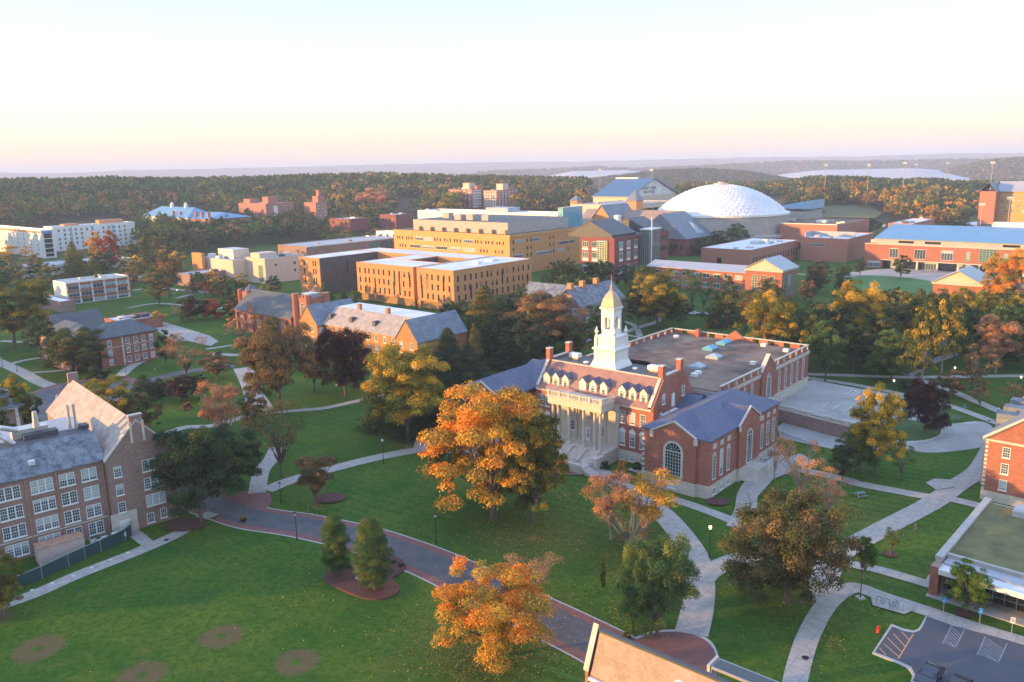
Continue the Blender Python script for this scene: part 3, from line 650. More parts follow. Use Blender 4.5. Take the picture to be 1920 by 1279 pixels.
# round-about at left
area('road', MT['asphalt'], [(60, 745), (100, 728), (160, 716), (215, 716), (250, 725), (262, 745), (230, 770), (170, 790), (110, 792), (60, 780)], z=.030, curve=4)
strip('brick_paving', MT['paver'], [(60, 738), (110, 722), (160, 714), (225, 708), (262, 718)], 2.6, z=.036)
strip('road', MT['asphalt'], [(250, 722), (300, 708), (345, 698), (400, 690), (440, 686)], 4.5, z=.034)
area('kerb_strip', MT['curb'], [(104, 742), (125, 730), (150, 733), (162, 740), (155, 750), (130, 757), (105, 756)], z=.040, curve=4)
area('flower_bed', MT['mulch'], [(108, 743), (127, 732), (149, 735), (158, 741), (151, 748), (130, 754), (108, 753)], z=.044, thick=.1, curve=4)
area('brick_paving', MT['paver'], [(107, 733), (125, 731), (124, 755), (108, 757)], z=.048)
PATHS = [  # (points, width)
    ([(-40, 662), (35, 695), (70, 714), (105, 728)], 3.6), ([(15, 684), (45, 676), (98, 667), (150, 660)], 2.0),
    ([(58, 699), (112, 695), (200, 684), (265, 676), (293, 668)], 1.9), ([(222, 709), (240, 692), (265, 677), (295, 667)], 3.2),
    ([(385, 655), (470, 643), (560, 634)], 2.0), ([(390, 663), (440, 666), (470, 664)], 3.0), ([(275, 828), (310, 815), (345, 802), (400, 798), (470, 778)], 2.4),
    ([(455, 690), (470, 720), (478, 745), (492, 770), (470, 778)], 5.0), ([(480, 775), (530, 772), (570, 769), (605, 766), (640, 759), (675, 751), (740, 738)], 2.2),
    ([(520, 838), (508, 862), (490, 885), (482, 925)], 3.0), ([(500, 920), (540, 903), (620, 880), (700, 860), (760, 848), (810, 840), (870, 835)], 3.2),
    ([(-40, 1150), (60, 1116), (150, 1077), (250, 1038), (330, 1003), (372, 975), (400, 962)], 2.5), ([(282, 1024), (262, 1008), (246, 996)], 1.9),
    ([(1085, 880), (1130, 890), (1185, 925), (1240, 962), (1282, 1010), (1305, 1050), (1312, 1100), (1306, 1150), (1296, 1190)], 3.9),
    ([(1310, 1095), (1335, 1070), (1380, 1050), (1450, 1035), (1560, 1030)], 3.2), ([(1200, 925), (1262, 937), (1325, 958), (1385, 982)], 2.2),
    ([(1382, 990), (1397, 960), (1403, 925), (1425, 898), (1465, 880)], 3.3), ([(1420, 866), (1495, 880), (1580, 899), (1615, 909), (1700, 925), (1750, 934)], 2.6),
    ([(1862, 838), (1835, 882), (1795, 910), (1745, 945), (1650, 995), (1572, 1040), (1548, 1080), (1540, 1130)], 3.5), ([(1770, 934), (1815, 944), (1880, 962)], 2.4),
    ([(1590, 1058), (1650, 1070), (1742, 1097), (1790, 1112)], 2.1), ([(1742, 1099), (1762, 1072), (1790, 1030), (1815, 985)], 1.6),
    ([(1480, 1330), (1500, 1240), (1522, 1180), (1556, 1128), (1600, 1103), (1655, 1120), (1740, 1148), (1830, 1178), (1990, 1226)], 2.5),
    ([(1505, 702), (1600, 705), (1715, 708), (1930, 705)], 2.6), ([(1505, 708), (1600, 722), (1700, 742), (1780, 762), (1880, 798)], 2.4), ([(1720, 712), (1770, 728), (1850, 762), (1910, 788)], 2.6),
    ([(1700, 704), (1740, 682), (1795, 662)], 3.0), ([(1150, 632), (1190, 617), (1235, 602), (1228, 590), (1205, 580)], 2.6), ([(1172, 628), (1230, 640)], 1.8), ([(1080, 645), (1115, 636), (1155, 628)], 2.4),
    ([(1180, 880), (1215, 890), (1240, 905)], 1.5), ([(1320, 588), (1390, 598), (1460, 602)], 2.2), ([(1460, 512), (1520, 516), (1570, 518), (1700, 524), (1760, 530)], 2.5),
    ([(240, 578), (290, 570), (345, 573), (400, 580), (440, 572)], 2.2), ([(250, 545), (290, 540), (345, 545), (395, 548)], 2.5), ([(245, 528), (300, 520), (360, 512)], 5.0), ([(330, 560), (360, 553), (420, 545)], 2.5),
    ([(0, 640), (60, 644), (90, 650)], 2.4), ([(1160, 600), (1190, 612), (1200, 632)], 2),
]
for p, w in PATHS: strip('path', MT['path'], p, w)
area('path', MT['path'], [(1632, 1119), (1650, 1118), (1712, 1138), (1714, 1146), (1695, 1154), (1636, 1137)])          # bicycle rack pad
area('path', MT['path'], [(1735, 907), (1752, 899), (1780, 901), (1790, 915), (1755, 920)])
area('path', MT['path'], [(265, 604), (302, 603), (352, 618), (392, 630), (410, 641), (395, 650), (350, 640), (322, 642), (297, 622)])
area('path', MT['path'], [(780, 812), (812, 806), (900, 838), (905, 870), (850, 852), (775, 846)])
area('path', MT['path'], [(1400, 922), (1418, 893), (1440, 872), (1500, 852), (1530, 868), (1450, 900), (1410, 945)])
area('brick_paving', MT['paver'], [(985, 868), (1000, 880), (1050, 892), (1095, 893), (1100, 880), (1070, 868), (1030, 862)])
# walled court and the drive behind the wing
area('drive', MT['asph_pale'], [(1458, 800), (1500, 772), (1600, 800), (1660, 830), (1640, 850), (1575, 845), (1500, 830), (1462, 822)], z=.05)
area('drive', MT['asph_pale'], [(1640, 800), (1725, 775), (1770, 795), (1830, 790), (1860, 800), (1862, 832), (1800, 845), (1735, 849), (1670, 838), (1640, 850), (1600, 840)], z=.054, curve=3)
area('parking_lot', MT['asph_pale'], [(1452, 762, 2.6), (1505, 716, 2.5), (1525, 713, 2.5), (1600, 727, 2.0), (1690, 742, 1.0), (1712, 752, .6), (1726, 770, .12), (1690, 790, .3), (1650, 800, .7), (1612, 800, 2.6), (1530, 780, 2.6)], z=.06)
area('kerb_strip', MT['curb'], [(1655, 800), (1700, 786), (1748, 795), (1768, 808), (1762, 820), (1735, 829), (1700, 831), (1668, 826)], z=.07, thick=.05, curve=4)
area('lawn', plain('island_lawn', (.045, .10, .03), (.075, .13, .035), .5, .95), [(1658, 801), (1700, 788), (1745, 796), (1764, 808), (1758, 818), (1733, 826), (1700, 828), (1671, 824)], z=.08, thick=.06, curve=4)
area('lawn', bpy.data.materials['island_lawn'], [(1722, 783), (1765, 770), (1812, 782), (1795, 789), (1740, 790)], z=.09, thick=.06)
for i, ((x0, y0), (x1, y1)) in enumerate([((1540, 766), (1553, 757)), ((1561, 770), (1574, 761)), ((1582, 775), (1597, 764)), ((1604, 779), (1618, 769)), ((1670, 757), (1678, 750)), ((1690, 764), (1701, 754)), ((1808, 796), (1830, 792)), ((1584, 741), (1600, 733)), ((1590, 744), (1606, 735)), ((1597, 746), (1611, 737)), ((1580, 744), (1600, 749)), ((1596, 732), (1614, 737))]):
    z = 2.4 if x0 < 1600 else 1.4 if x0 < 1640 else .8 if x0 < 1750 else 0
    a = Vector((*un(x0, y0, z), 0)); b = Vector((*un(x1, y1, z), 0)); nrm = (b - a).normalized().cross(Vector((0, 0, 1))) * .09
    m = M(); h = z + .12 if z < .1 else z + .25; m.face([(a + nrm) + Vector((0, 0, h)), (b + nrm) + Vector((0, 0, h)), (b - nrm) + Vector((0, 0, h)), (a - nrm) + Vector((0, 0, h))]); tag(m.obj('road_marking', MT['paint_lot']), kind='structure')
# plaza before the long blue-roofed building, and its oval lawn
area('plaza', MT['path'], [(1590, 512), (1640, 506), (1700, 503), (1760, 500), (1830, 510), (1860, 545), (1800, 545), (1740, 535), (1690, 522), (1600, 522)])
area('lawn', plain('quad_lawn', (.06, .16, .035), (.08, .19, .045), .05, .95), [(1600, 520), (1660, 518), (1720, 524), (1752, 532), (1752, 552), (1720, 560), (1640, 556), (1600, 545)], curve=4)
plain('field_grass', (.11, .12, .045), (.14, .13, .05), .02, .95)
for poly in ([(1525, 388), (1575, 387), (1630, 388), (1655, 403), (1640, 412), (1585, 411), (1530, 410)], [(1765, 418), (1800, 405), (1860, 405), (1930, 405), (1960, 420), (1900, 424), (1830, 422)]):
    V = [unt(*p) for p in poly]; me = bpy.data.meshes.new('playing_field'); c = np.mean(V, axis=0); me.from_pydata([(v[0], v[1], v[2] + 1.2) for v in V] + [(c[0], c[1], float(gz(c[0], c[1])) + 1.6)], [], [(i, (i + 1) % len(V), len(V)) for i in range(len(V))])
    me.materials.append(bpy.data.materials['field_grass']); me.update(); tag(link('playing_field', me), kind='structure')
# parking lot at lower right: kerb, asphalt, markings
LOT = [(1738, 1157), (1785, 1174), (1886, 1201), (1990, 1232), (2060, 1290), (1990, 1420), (1690, 1400), (1712, 1280), (1716, 1266), (1708, 1252), (1690, 1243), (1640, 1224), (1673, 1176), (1692, 1184), (1712, 1188), (1724, 1184), (1730, 1176)]
area('kerb_strip', MT['curb'], [(1737, 1154), (1785, 1171), (1888, 1197), (1995, 1228), (2065, 1290), (1995, 1430), (1683, 1410), (1707, 1280), (1711, 1267), (1704, 1256), (1688, 1247), (1635, 1226), (1671, 1171), (1694, 1180), (1713, 1184), (1722, 1180), (1727, 1172)], z=.03, thick=.07)
area('parking_lot', plain('dark_asphalt', (.068, .075, .10), (.095, .09, .105), .25, .8, lo=.35, hi=.7), LOT, z=.115)
area('brick_paving', MT['paver'], [(1737, 1152), (1741, 1149), (1888, 1194), (1886, 1199)], z=.11)
def line(a, b, w, mat_, z=.125, parent=None):
    A = Vector((*un(*a), z)); B = Vector((*un(*b), z)); nn = (B - A).normalized().cross(Vector((0, 0, 1))) * w / 2
    m = M(); m.face([A - nn, B - nn, B + nn, A + nn]); return m
def hatch(name, mat_, quad, n, w, z):
    m = M(); q = [Vector((*un(*p), z)) for p in quad]
    def seg(A, B, dz=0):
        nn = (B - A).normalized().cross(Vector((0, 0, 1))) * w / 2; D = Vector((0, 0, dz)); m.face([A - nn + D, B - nn + D, B + nn + D, A + nn + D])
    seg(q[0], q[3]); seg(q[1], q[2], .002)
    for k in range(n):
        t = (k + .3) / n; t2 = min(1, t + .34); seg(q[0].lerp(q[3], t), q[1].lerp(q[2], t2), .004)
    return tag(m.obj(name, mat_), kind='structure')
hatch('road_marking', MT['paint'], [(1784, 1175), (1808, 1182), (1792, 1216), (1767, 1208)], 8, .09, .125)
hatch('road_marking', MT['paint'], [(1847, 1195), (1888, 1208), (1872, 1244), (1832, 1230)], 10, .09, .125)
m_ = M()
for a, b in [((1712, 1191), (1684, 1237)), ((1690, 1186), (1706, 1203)), ((1675, 1190), (1698, 1215)), ((1664, 1198), (1690, 1224)), ((1657, 1209), (1685, 1233)), ((1649, 1217), (1661, 1230))]:
    k = line(a, b, .14, None, .125 + .002 * len(m_.f)); i = len(m_.v); m_.v += k.v; m_.f += [tuple(i + t for t in k.f[0])]; m_.m += [0]
tag(m_.obj('road_marking', MT['orangep']), kind='structure')
# mulch beds, worn rings in the big lawn
area('mulch_bed', MT['mulch'], [(612, 1078), (640, 1062), (680, 1052), (712, 1040), (740, 1045), (762, 1062), (748, 1078), (735, 1088), (750, 1104), (740, 1117), (712, 1126), (680, 1123), (650, 1112), (620, 1098), (604, 1088)], thick=.03, curve=4)
for cx, cyy, rw in [(1668, 1041, .9), (1808, 1152, 1.0), (1345, 972, 0), (620, 935, 2.2), (350, 985, 2.6), (1345, 942, 1.6)]:
    if rw:
        x, y = un(cx, cyy); m = M(); z = nz(); m.face([(x + rw * math.cos(a) * 1.2, y + rw * math.sin(a), z) for a in np.linspace(0, 6.283, 17)[:-1]]); tag(m.obj('mulch_bed', MT['mulch']), kind='structure')
# ------------------------------------------------------------------ buildings
ANG = math.radians(-40.5)           # the campus grid: a runs along the fronts, b runs away from them
E1 = np.array([math.cos(ANG), math.sin(ANG)]); E2 = np.array([-math.sin(ANG), math.cos(ANG)])
WIN = {}
SEPARATE = {'chimney', 'chimney_cap', 'cladding', 'roof_unit', 'roof_house', 'roof_vent', 'buttress', 'penthouse', 'upper_block', 'column', 'pilaster', 'light_well_edge', 'window_column', 'penthouse_fin', 'landing', 'eave_gutter', 'vent_housing', 'roof_screen', 'barrel_skylight', 'clerestory', 'brick_band', 'spandrel', 'panel', 'string_course', 'light_well_edge'}
def window_mesh(w, h, style):
    key = (round(w, 2), round(h, 2), style)
    if key in WIN: return WIN[key]
    f, g = M(), M(); d, t = .07, .09
    def bar(x0, x1, z0, z1, y=-d): f.box(x0, x1, y, .02, z0, z1)
    W2 = w / 2; fm, gm = MT['white'], MT['glass']
    if style in ('sash', 'sash2', 'sash3'):
        n = {'sash': 1, 'sash2': 2, 'sash3': 3}[style]
        bar(-W2, W2, 0, t); bar(-W2, W2, h - t, h); bar(-W2 - .08, W2 + .08, -.12, -.001, -.14)
        for k in range(n + 1):
            x = -W2 + w * k / n; e = t if 0 < k < n else t / 2; x = min(max(x, -W2 + e), W2 - e); bar(x - e, x + e, t, h - t)
        for k in range(n):
            a, b = -W2 + w * k / n + t, -W2 + w * (k + 1) / n - t
            f.box(a, b, -.05, .02, h * .5 - .03, h * .5 + .03)
            for q in range(1, 3): xx = a + (b - a) * q / 3; f.box(xx - .018, xx + .018, -.035, .02, t, h * .5 - .03); f.box(xx - .018, xx + .018, -.035, .02, h * .5 + .03, h - t)
            for zz in (h * .28, h * .74): f.box(a, b, -.030, .02, zz - .018, zz + .018)
        g.box(-W2 + .02, W2 - .02, -.012, .02, .02, h - .02)
    elif style == 'arch':
        gm = MT['glass_nb']; r = W2; hs = h - r
        bar(-W2, -W2 + t, 0, hs); bar(W2 - t, W2, 0, hs); bar(-W2, W2, -.1, .02, -.14); bar(-W2 + t, W2 - t, hs - .05, hs + .05)
        A = [math.pi * k / 12 for k in range(13)]
        for a, b in zip(A, A[1:]):
            P = [(r * math.cos(a), -d, hs + r * math.sin(a)), (r * math.cos(b), -d, hs + r * math.sin(b)), ((r - t) * math.cos(b), -d, hs + (r - t) * math.sin(b)), ((r - t) * math.cos(a), -d, hs + (r - t) * math.sin(a))]
            f.slabv(P, (0, .09, 0))
        n = 3 if w < 2 else 6
        for k in range(1, n): x = -W2 + w * k / n; f.box(x - .02, x + .02, -.04, .02, .02, hs)
        nz_ = int(hs / .55)
        for k in range(1, nz_): z = hs * k / nz_; f.box(-W2 + t, W2 - t, -.034, .02, z - .018, z + .018)
        for k in range(1, 6 if w > 2 else 3):
            a = math.pi * k / (6 if w > 2 else 3); c = Vector((math.cos(a), 0, math.sin(a))); o = Vector((-c.z, 0, c.x)) * .02; b0 = c * (.25 * r) + Vector((0, -.035, hs)); b1 = c * (r - .02) + Vector((0, -.035, hs))
            f.slabv([b0 - o, b1 - o, b1 + o, b0 + o], (0, .05, 0))
        g.slabv([(-r + .02, -.012, .02), (r - .02, -.012, .02)] + [((r - .02) * math.cos(a), -.012, hs + (r - .02) * math.sin(a)) for a in A], (0, .03, 0))
    elif style.startswith('strip'):           # ribbon window with mullions
        n = max(2, round(w / 1.3)); fm = MT['metal'] if style == 'stripm' else MT['white']; gm = MT['glass_g'] if style == 'stripg' else MT['glass']
        bar(-W2, W2, -.05, .07); bar(-W2, W2, h - .07, h + .05)
        for k in range(n + 1): x = -W2 + w * k / n; x = min(max(x, -W2 + .04), W2 - .04); bar(x - .04, x + .04, .07, h - .07)
        g.box(-W2 + .02, W2 - .02, -.012, .02, .02, h - .02)
    elif style == 'grid':                     # curtain wall
        fm = MT['metal']; gm = MT['glass_g']; n = max(1, round(w / 1.3)); k2 = max(1, round(h / 1.0))
        for k in range(n + 1): x = -W2 + w * k / n; x = min(max(x, -W2 + .04), W2 - .04); bar(x - .04, x + .04, 0, h)
        for k in range(k2 + 1): z = h * k / k2; z = min(max(z, .04), h - .04); f.box(-W2, W2, -.05, .02, z - .04, z + .04)
        g.box(-W2 + .02, W2 - .02, -.012, .02, .02, h - .02)
    elif style == 'slit':                     # dark tall window in a thin metal surround
        fm = MT['metal_dk']; gm = MT['glass_dk']
        bar(-W2, W2, 0, .06); bar(-W2, W2, h - .06, h); bar(-W2, -W2 + .06, .06, h - .06); bar(W2 - .06, W2, .06, h - .06); f.box(-W2 + .06, W2 - .06, -.05, .02, h * .45 - .03, h * .45 + .03)
        g.box(-W2 + .02, W2 - .02, -.012, .02, .02, h - .02)
    else:                                     # 'plain': white frame, one mullion, light enough for the far buildings
        bar(-W2, W2, 0, t); bar(-W2, W2, h - t, h); bar(-W2, -W2 + t, t, h - t); bar(W2 - t, W2, t, h - t); f.box(-.04, .04, -.05, .02, t, h - t); f.box(-W2 + t, W2 - t, -.045, .02, h * .5 - .04, h * .5 + .04)
        if style == 'plaind': gm = MT['glass_dk']
        g.box(-W2 + .02, W2 - .02, -.012, .02, .02, h - .02)
    fme = f.mesh('window', fm); gme = g.mesh('pane', gm)
    both = M(); both.v = f.v + g.v; both.f = f.f + [tuple(len(f.v) + i for i in q) for q in g.f]; both.m = [0] * len(f.f) + [1] * len(g.f)
    WIN[key] = (fme, gme, both.mesh('window', [fm, gm]), both, (fm, gm)); return WIN[key]
MT['metal_dk'] = plain('dark_metal', (.08, .075, .07), None, 3, .5)
MT['dormer'] = plain('cream_white_paint', (.78, .74, .66), None, .8, .6)
class B:
    """one building: an Empty at its base; a, b, z in metres in its own frame; faces F (front, towards -b), R (towards +a), L, K (back)"""
    def __init__(s, name, O, label, cat='building', group=None, ang=ANG, z0=0.0, fine=False):
        s.root = empty(name, (O[0], O[1], z0), ang, label, cat, group); s.O = np.array(O, float); s.z0 = z0; s.ang = ang; s.fine = fine; s.wins = []
        s.e1 = np.array([math.cos(ang), math.sin(ang)]); s.e2 = np.array([-math.sin(ang), math.cos(ang)])
    def loc(s, px, py, z):
        v = np.array(un(px, py, z + s.z0)) - s.O; return float(v @ s.e1), float(v @ s.e2)
    def part(s, name, mat_, m, parent=None, smooth=False): return m.obj(name, mat_, parent or s.root, smooth=smooth)
    def boxes(s, name, mat_, *bx, parent=None):
        if name in SEPARATE and len(bx) > 1:
            return [s.boxes(name, mat_, q, parent=parent) for q in bx][0]
        m = M()
        for q in bx: m.box(*q)
        return s.part(name, mat_, m, parent)
    def win(s, face, c, u, z, w, h, style='plain'): s.wins.append((face, c, u, z, w, h, style))
    def row(s, face, c, us, z, w, h, style='plain'):
        for u in us: s.win(face, c, u, z, w, h, style)
    def done(s, cap=100):
        rz = {'F': 0, 'R': math.pi / 2, 'K': math.pi, 'L': -math.pi / 2}; bulk = None
        mats = []
        for i, (fc, c, u, z, w, h, st) in enumerate(s.wins):
            pos = (u, c, z) if fc in 'FK' else (c, u, z); fr, gl, both, bm, mm = window_mesh(w, h, st)
            if i < cap:
                if s.fine: o = link('window', fr, s.root, pos, rz[fc]); link('pane', gl, o)
                else: link('window', both, s.root, pos, rz[fc])
            else:
                bulk = bulk or M(); R = Matrix.Translation(pos) @ Matrix.Rotation(rz[fc], 4, 'Z'); k = len(bulk.v); bulk.v += [tuple(R @ Vector(v)) for v in bm.v]; bulk.f += [tuple(k + t for t in q) for q in bm.f]
                for x in mm:
                    if x not in mats: mats.append(x)
                bulk.m += [mats.index(mm[t]) for t in bm.m]
        if bulk: tag(bulk.obj('window', mats, s.root), kind='stuff')
        return s
def roof_gable(m, a0, a1, b0, b1, z0, z1, axis='a', ov=.35, th=.18):
    """two roof planes with thickness; ridge along the given axis"""
    if axis == 'a':
        mid = (b0 + b1) / 2; s = (z1 - z0) / (mid - b0)
        m.slabv([(a0 - ov, b0 - ov, z0 - s * ov), (a1 + ov, b0 - ov, z0 - s * ov), (a1 + ov, mid, z1), (a0 - ov, mid, z1)], (0, 0, th))
        m.slabv([(a1 + ov, b1 + ov, z0 - s * ov), (a0 - ov, b1 + ov, z0 - s * ov), (a0 - ov, mid, z1), (a1 + ov, mid, z1)], (0, 0, th))
    else:
        mid = (a0 + a1) / 2; s = (z1 - z0) / (mid - a0)
        m.slabv([(a0 - ov, b1 + ov, z0 - s * ov), (a0 - ov, b0 - ov, z0 - s * ov), (mid, b0 - ov, z1), (mid, b1 + ov, z1)], (0, 0, th))
        m.slabv([(a1 + ov, b0 - ov, z0 - s * ov), (a1 + ov, b1 + ov, z0 - s * ov), (mid, b1 + ov, z1), (mid, b0 - ov, z1)], (0, 0, th))
def roof_hip(m, a0, a1, b0, b1, z0, z1, hip=None, axis='a', ov=.4, hips=(1, 1)):
    """hipped roof as a closed solid; hips = which ends are hipped"""
    A0, A1, B0, B1 = a0 - ov, a1 + ov, b0 - ov, b1 + ov
    if axis == 'a':
        h = hip or (B1 - B0) / 2; mid = (B0 + B1) / 2; r0 = (A0 + h * hips[0], mid, z1); r1 = (A1 - h * hips[1], mid, z1)
        c = [(A0, B0, z0), (A1, B0, z0), (A1, B1, z0), (A0, B1, z0)]
        m.face([c[0], c[1], r1, r0]); m.face([c[2], c[3], r0, r1]); m.face([c[3], c[0], r0]); m.face([c[1], c[2], r1])
    else:
        h = hip or (A1 - A0) / 2; mid = (A0 + A1) / 2; r0 = (mid, B0 + h * hips[0], z1); r1 = (mid, B1 - h * hips[1], z1)
        c = [(A0, B0, z0), (A1, B0, z0), (A1, B1, z0), (A0, B1, z0)]
        m.face([c[1], c[2], r1, r0]); m.face([c[3], c[0], r0, r1]); m.face([c[0], c[1], r0]); m.face([c[2], c[3], r1])
    m.box(A0, A1, B0, B1, z0 - .22, z0 - .003)
def parapet(m, a0, a1, b0, b1, z, h=.6, t=.35):
    m.box(a0, a1, b0, b0 + t, z, z + h); m.box(a0, a1, b1 - t, b1, z, z + h); m.box(a0, a0 + t, b0 + t, b1 - t, z, z + h); m.box(a1 - t, a1, b0 + t, b1 - t, z, z + h)
def gable_wall(m, face, c, u0, u1, z0, z1, t=.3, over=0.0):
    """triangular wall at b=c (F) or a=c (R)"""
    mid = (u0 + u1) / 2
    if face == 'F': m.slabv([(u0, c, z0), (u1, c, z0), (mid, c, z1)], (0, t, 0))
    else: m.slabv([(c, u0, z0), (c, u1, z0), (c, mid, z1)], (-t, 0, 0))
def lin(a, b, n): return [a + (b - a) * (k + .5) / n for k in range(n)]
def flat(name, corner, zc, a, b, z, wall, roof, label, h0=0.0, cat='building', par=.5, group=None, side=None, z0=0.0, fine=False, ang=ANG):
    """flat-roofed block; 'corner' is the pixel of its near front-right roof corner at height zc; a and b are its two lengths"""
    O = un(corner[0], corner[1], zc + z0); q = B(name, O, label, cat, group, z0=z0, fine=fine, ang=ang)
    m = M(); m.box(-a, 0, 0, b, h0, z - .02, False); parapet(m, -a, 0, 0, b, z - .02, par); q.part('wall', wall, m)
    q.boxes('roof', roof, (-a + .35, -.35, .35, b - .35, z - .01, z + .10))
    return q
# --- the main hall with the cupola -------------------------------------------------
def main_hall():
    q = B('main_hall', (31.6, 124.1), 'red brick hall with white domed cupola, columned stone portico and purple-blue slate wings', fine=True)
    W1, stone = MT['brick'], MT['stone']; Cx = -27.9
    m = M()
    for s, a0, a1 in ((1, -12.5, 0), (-1, -55.8, -43.3)):
        m.box(a0, a1, 0, 27.5, 2.2, 9.75, False); m.box(a0 + 2.0, a1 - 2.3, -.45, -.002, 2.2, 9.8, False)
        gable_wall(m, 'F', -.45, a0 + 2.0, a1 - 2.3, 9.8, 12.0, .4)
    m.box(.002, .45, 10.0, 18.2, 2.2, 9.8, False); gable_wall(m, 'R', .45, 10.0, 18.2, 9.8, 12.3, .44)
    m.box(-40.9, -14.9, 6.7, 21.0, 2.2, 10.9, False)
    m.box(-43.3 + .002, -41 - .002, 8.2, 24, 0, 9.2, False); m.box(-14.8 + .002, -12.5 - .002, 8.2, 24, 0, 9.2, False)
    for a0, a1, t in ((-15.35, -14.902, 0), (-40.898, -40.45, 1)):       # gable end walls of the centre block, with parapet
        m.slabv([(a1, 6.5, 2.2), (a1, 21.2, 2.2), (a1, 21.2, 11.4), (a1, 17.6, 16.1), (a1, 10.2, 16.1), (a1, 6.5, 11.4)], (-.5, 0, 0) if t else (.55, 0, 0))
    q.part('wall', W1, m)
    m = M()      # stone basement, water table, cornices, quoins
    for a0, a1 in ((-12.5, 0), (-55.8, -43.3)):
        m.box(a0 - .1, a1 + .1, -.1, 27.6, 0, 2.2, False); m.box(a0 + 1.9, a1 - 2.2, -.58, -.1, 0, 2.2)
        m.box(a0 - .2, a1 + .2, -.2, 27.7, 9.77, 10.05)
        for u in (a0 + 2.0, a1 - 2.3): m.box(u - .35, u + .35, -.62, -.452, 8.9, 9.9)
        for sg, u0, u1 in ((1, a0 + 1.85, (2 * a0 + a1 * 2 - .3) / 4), (-1, a1 - 2.15, (2 * a0 + a1 * 2 - .3) / 4)):
            m.slabv([(u0, -.62, 9.85), (u0, -.62, 10.12), (u1, -.62, 12.42), (u1, -.62, 12.1)], (0, .32, 0))
        c = (a0 + a1 - .3) / 2; arch_trim(m, 'F', -.45, c, 2.6, 7.0, 1.55, .32)
    for u in (10, 18.2): m.box(.46, .62, u - .35, u + .35, 9.0, 9.9)
    for u0 in (9.8, 18.4): m.slabv([(.60, u0, 9.85), (.60, u0, 10.12), (.60, 14.1, 12.72), (.60, 14.1, 12.4)], (-.32, 0, 0))
    m.box(-.1, .56, 9.9, 18.3, 0, 2.2); arch_trim(m, 'R', .45, 14.1, 2.6, 7.4, .95, .26)
    m.box(-41.0, -14.8, 6.6, 21.1, 0, 2.2, False); m.box(-41.0, -35.6, 6.35, 6.69, 10.6, 11.02); m.box(-21.6, -14.8, 6.35, 6.69, 10.6, 11.02)
    for u in (1.6, 4.2, 6.8, 20.3, 22.9, 25.5): m.box(.003, .06, u - .6, u + .6, 8.3, 9.2)
    for z in np.arange(2.3, 10.4, .9): m.box(-12.6, -12.1, -.06, 0, z, z + .45)
    q.part('stone_trim', stone, m)
    # roofs
    m = M(); m.cm = 0
    for a0, a1 in ((-12.5, 0), (-55.8, -43.3)):
        roof_hip(m, a0, a1, 0, 27.5, 10.06, 12.9, 6.2, 'b', .3)
        c = (a0 + a1 - .3) / 2; g0, g1 = a0 + 1.8, a1 - 2.1
        m.face([(g0, -.6, 10.0), (c, -.6, 12.25), (c, 5.3, 12.25), (g0, .6, 10.1)]); m.face([(c, -.6, 12.25), (g1, -.6, 10.0), (g1, .6, 10.1), (c, 5.3, 12.25)])
    m.face([(.6, 9.8, 10.0), (.6, 14.1, 12.5), (-5.0, 14.1, 12.5), (-.5, 9.8, 10.2)]); m.face([(.6, 14.1, 12.5), (.6, 18.4, 10.0), (-.5, 18.4, 10.2), (-5.0, 14.1, 12.5)])
    m.face([(-50, 14.5, 12.9), (-43.5, 7.0, 9.9), (-36, 9.0, 11.0), (-38, 24, 13.2)]) if False else None
    roof_gable(m, -50.5, -41.2, 8.5, 26, 10.0, 13.2, 'a', 0)
    roof_gable(m, -14.7, -11.0, 14.0, 24.0, 9.3, 11.2, 'a', 0)
    m.face([(-30.5, 21.2, 15.6), (-24.5, 21.2, 15.6), (-20.0, 30, 11.3), (-34, 30, 11.3)])
    q.part('wing_roof', MT['slate'], m)
    m = M(); m.slabv([(-40.42, 6.3, 10.95), (-15.38, 6.3, 10.95), (-15.38, 10.4, 15.75), (-40.42, 10.4, 15.75)], (0, .02, .16)); m.slabv([(-15.38, 21.4, 10.95), (-40.42, 21.4, 10.95), (-40.42, 17.4, 15.75), (-15.38, 17.4, 15.75)], (0, -.02, .16))
    q.part('tiled_roof', MT['redroof'], m)
    q.boxes('roof_deck', MT['charcoal'], (-40.42, -15.38, 10.42, 17.38, 15.5, 15.82)); q.boxes('roof_ridge_trim', stone, (-40.42, -15.38, 10.3, 10.55, 15.80, 16.02))
    for a in (-15.45, -40.95):       # parapet copings
        m = M()
        for P, Q in (((6.4, 11.35), (10.2, 16.1)), ((21.3, 11.35), (17.6, 16.1))):
            m.slabv([(a, P[0], P[1]), (a, Q[0], Q[1]), (a, Q[0], Q[1] + .28), (a, P[0], P[1] + .28)], (.65, 0, 0))
        m.box(a, a + .65, 10.2, 17.6, 16.11, 16.35)
        q.part('coping', stone, m)
    for a in (-15.1, -40.7):
        for b in (10.5, 17.0): c = q.boxes('chimney', W1, (a - .45, a + .55, b - .55, b + .55, 14.5, 18.2)); q.boxes('chimney_cap', stone, (a - .5, a + .6, b - .62, b + .62, 18.203, 18.36), parent=c)
    # dormers
    for g in (-38.9, -36.6, -34.3, -30.2, -27.8, -25.4, -21.4, -19.1, -16.8):
        m = M(); m.box(g - .78, g + .78, 7.1, 10.3, 11.5, 13.6); m.slabv([(g - .78, 7.1, 13.6), (g + .78, 7.1, 13.6), (g, 7.1, 14.45)], (0, 3.1, 0)); d = q.part('dormer', MT['dormer'], m)
        r = M(); r.slabv([(g - .95, 6.95, 13.5), (g - .05, 6.95, 14.48), (g, 6.95, 14.6), (g - 1.02, 6.95, 13.6)], (0, 3.2, 0)); r.slabv([(g + .05, 6.95, 14.48), (g + .95, 6.95, 13.5), (g + 1.02, 6.95, 13.6), (g, 6.95, 14.6)], (0, 3.2, 0)); q.part('dormer_roof', MT['slate'], r, d)
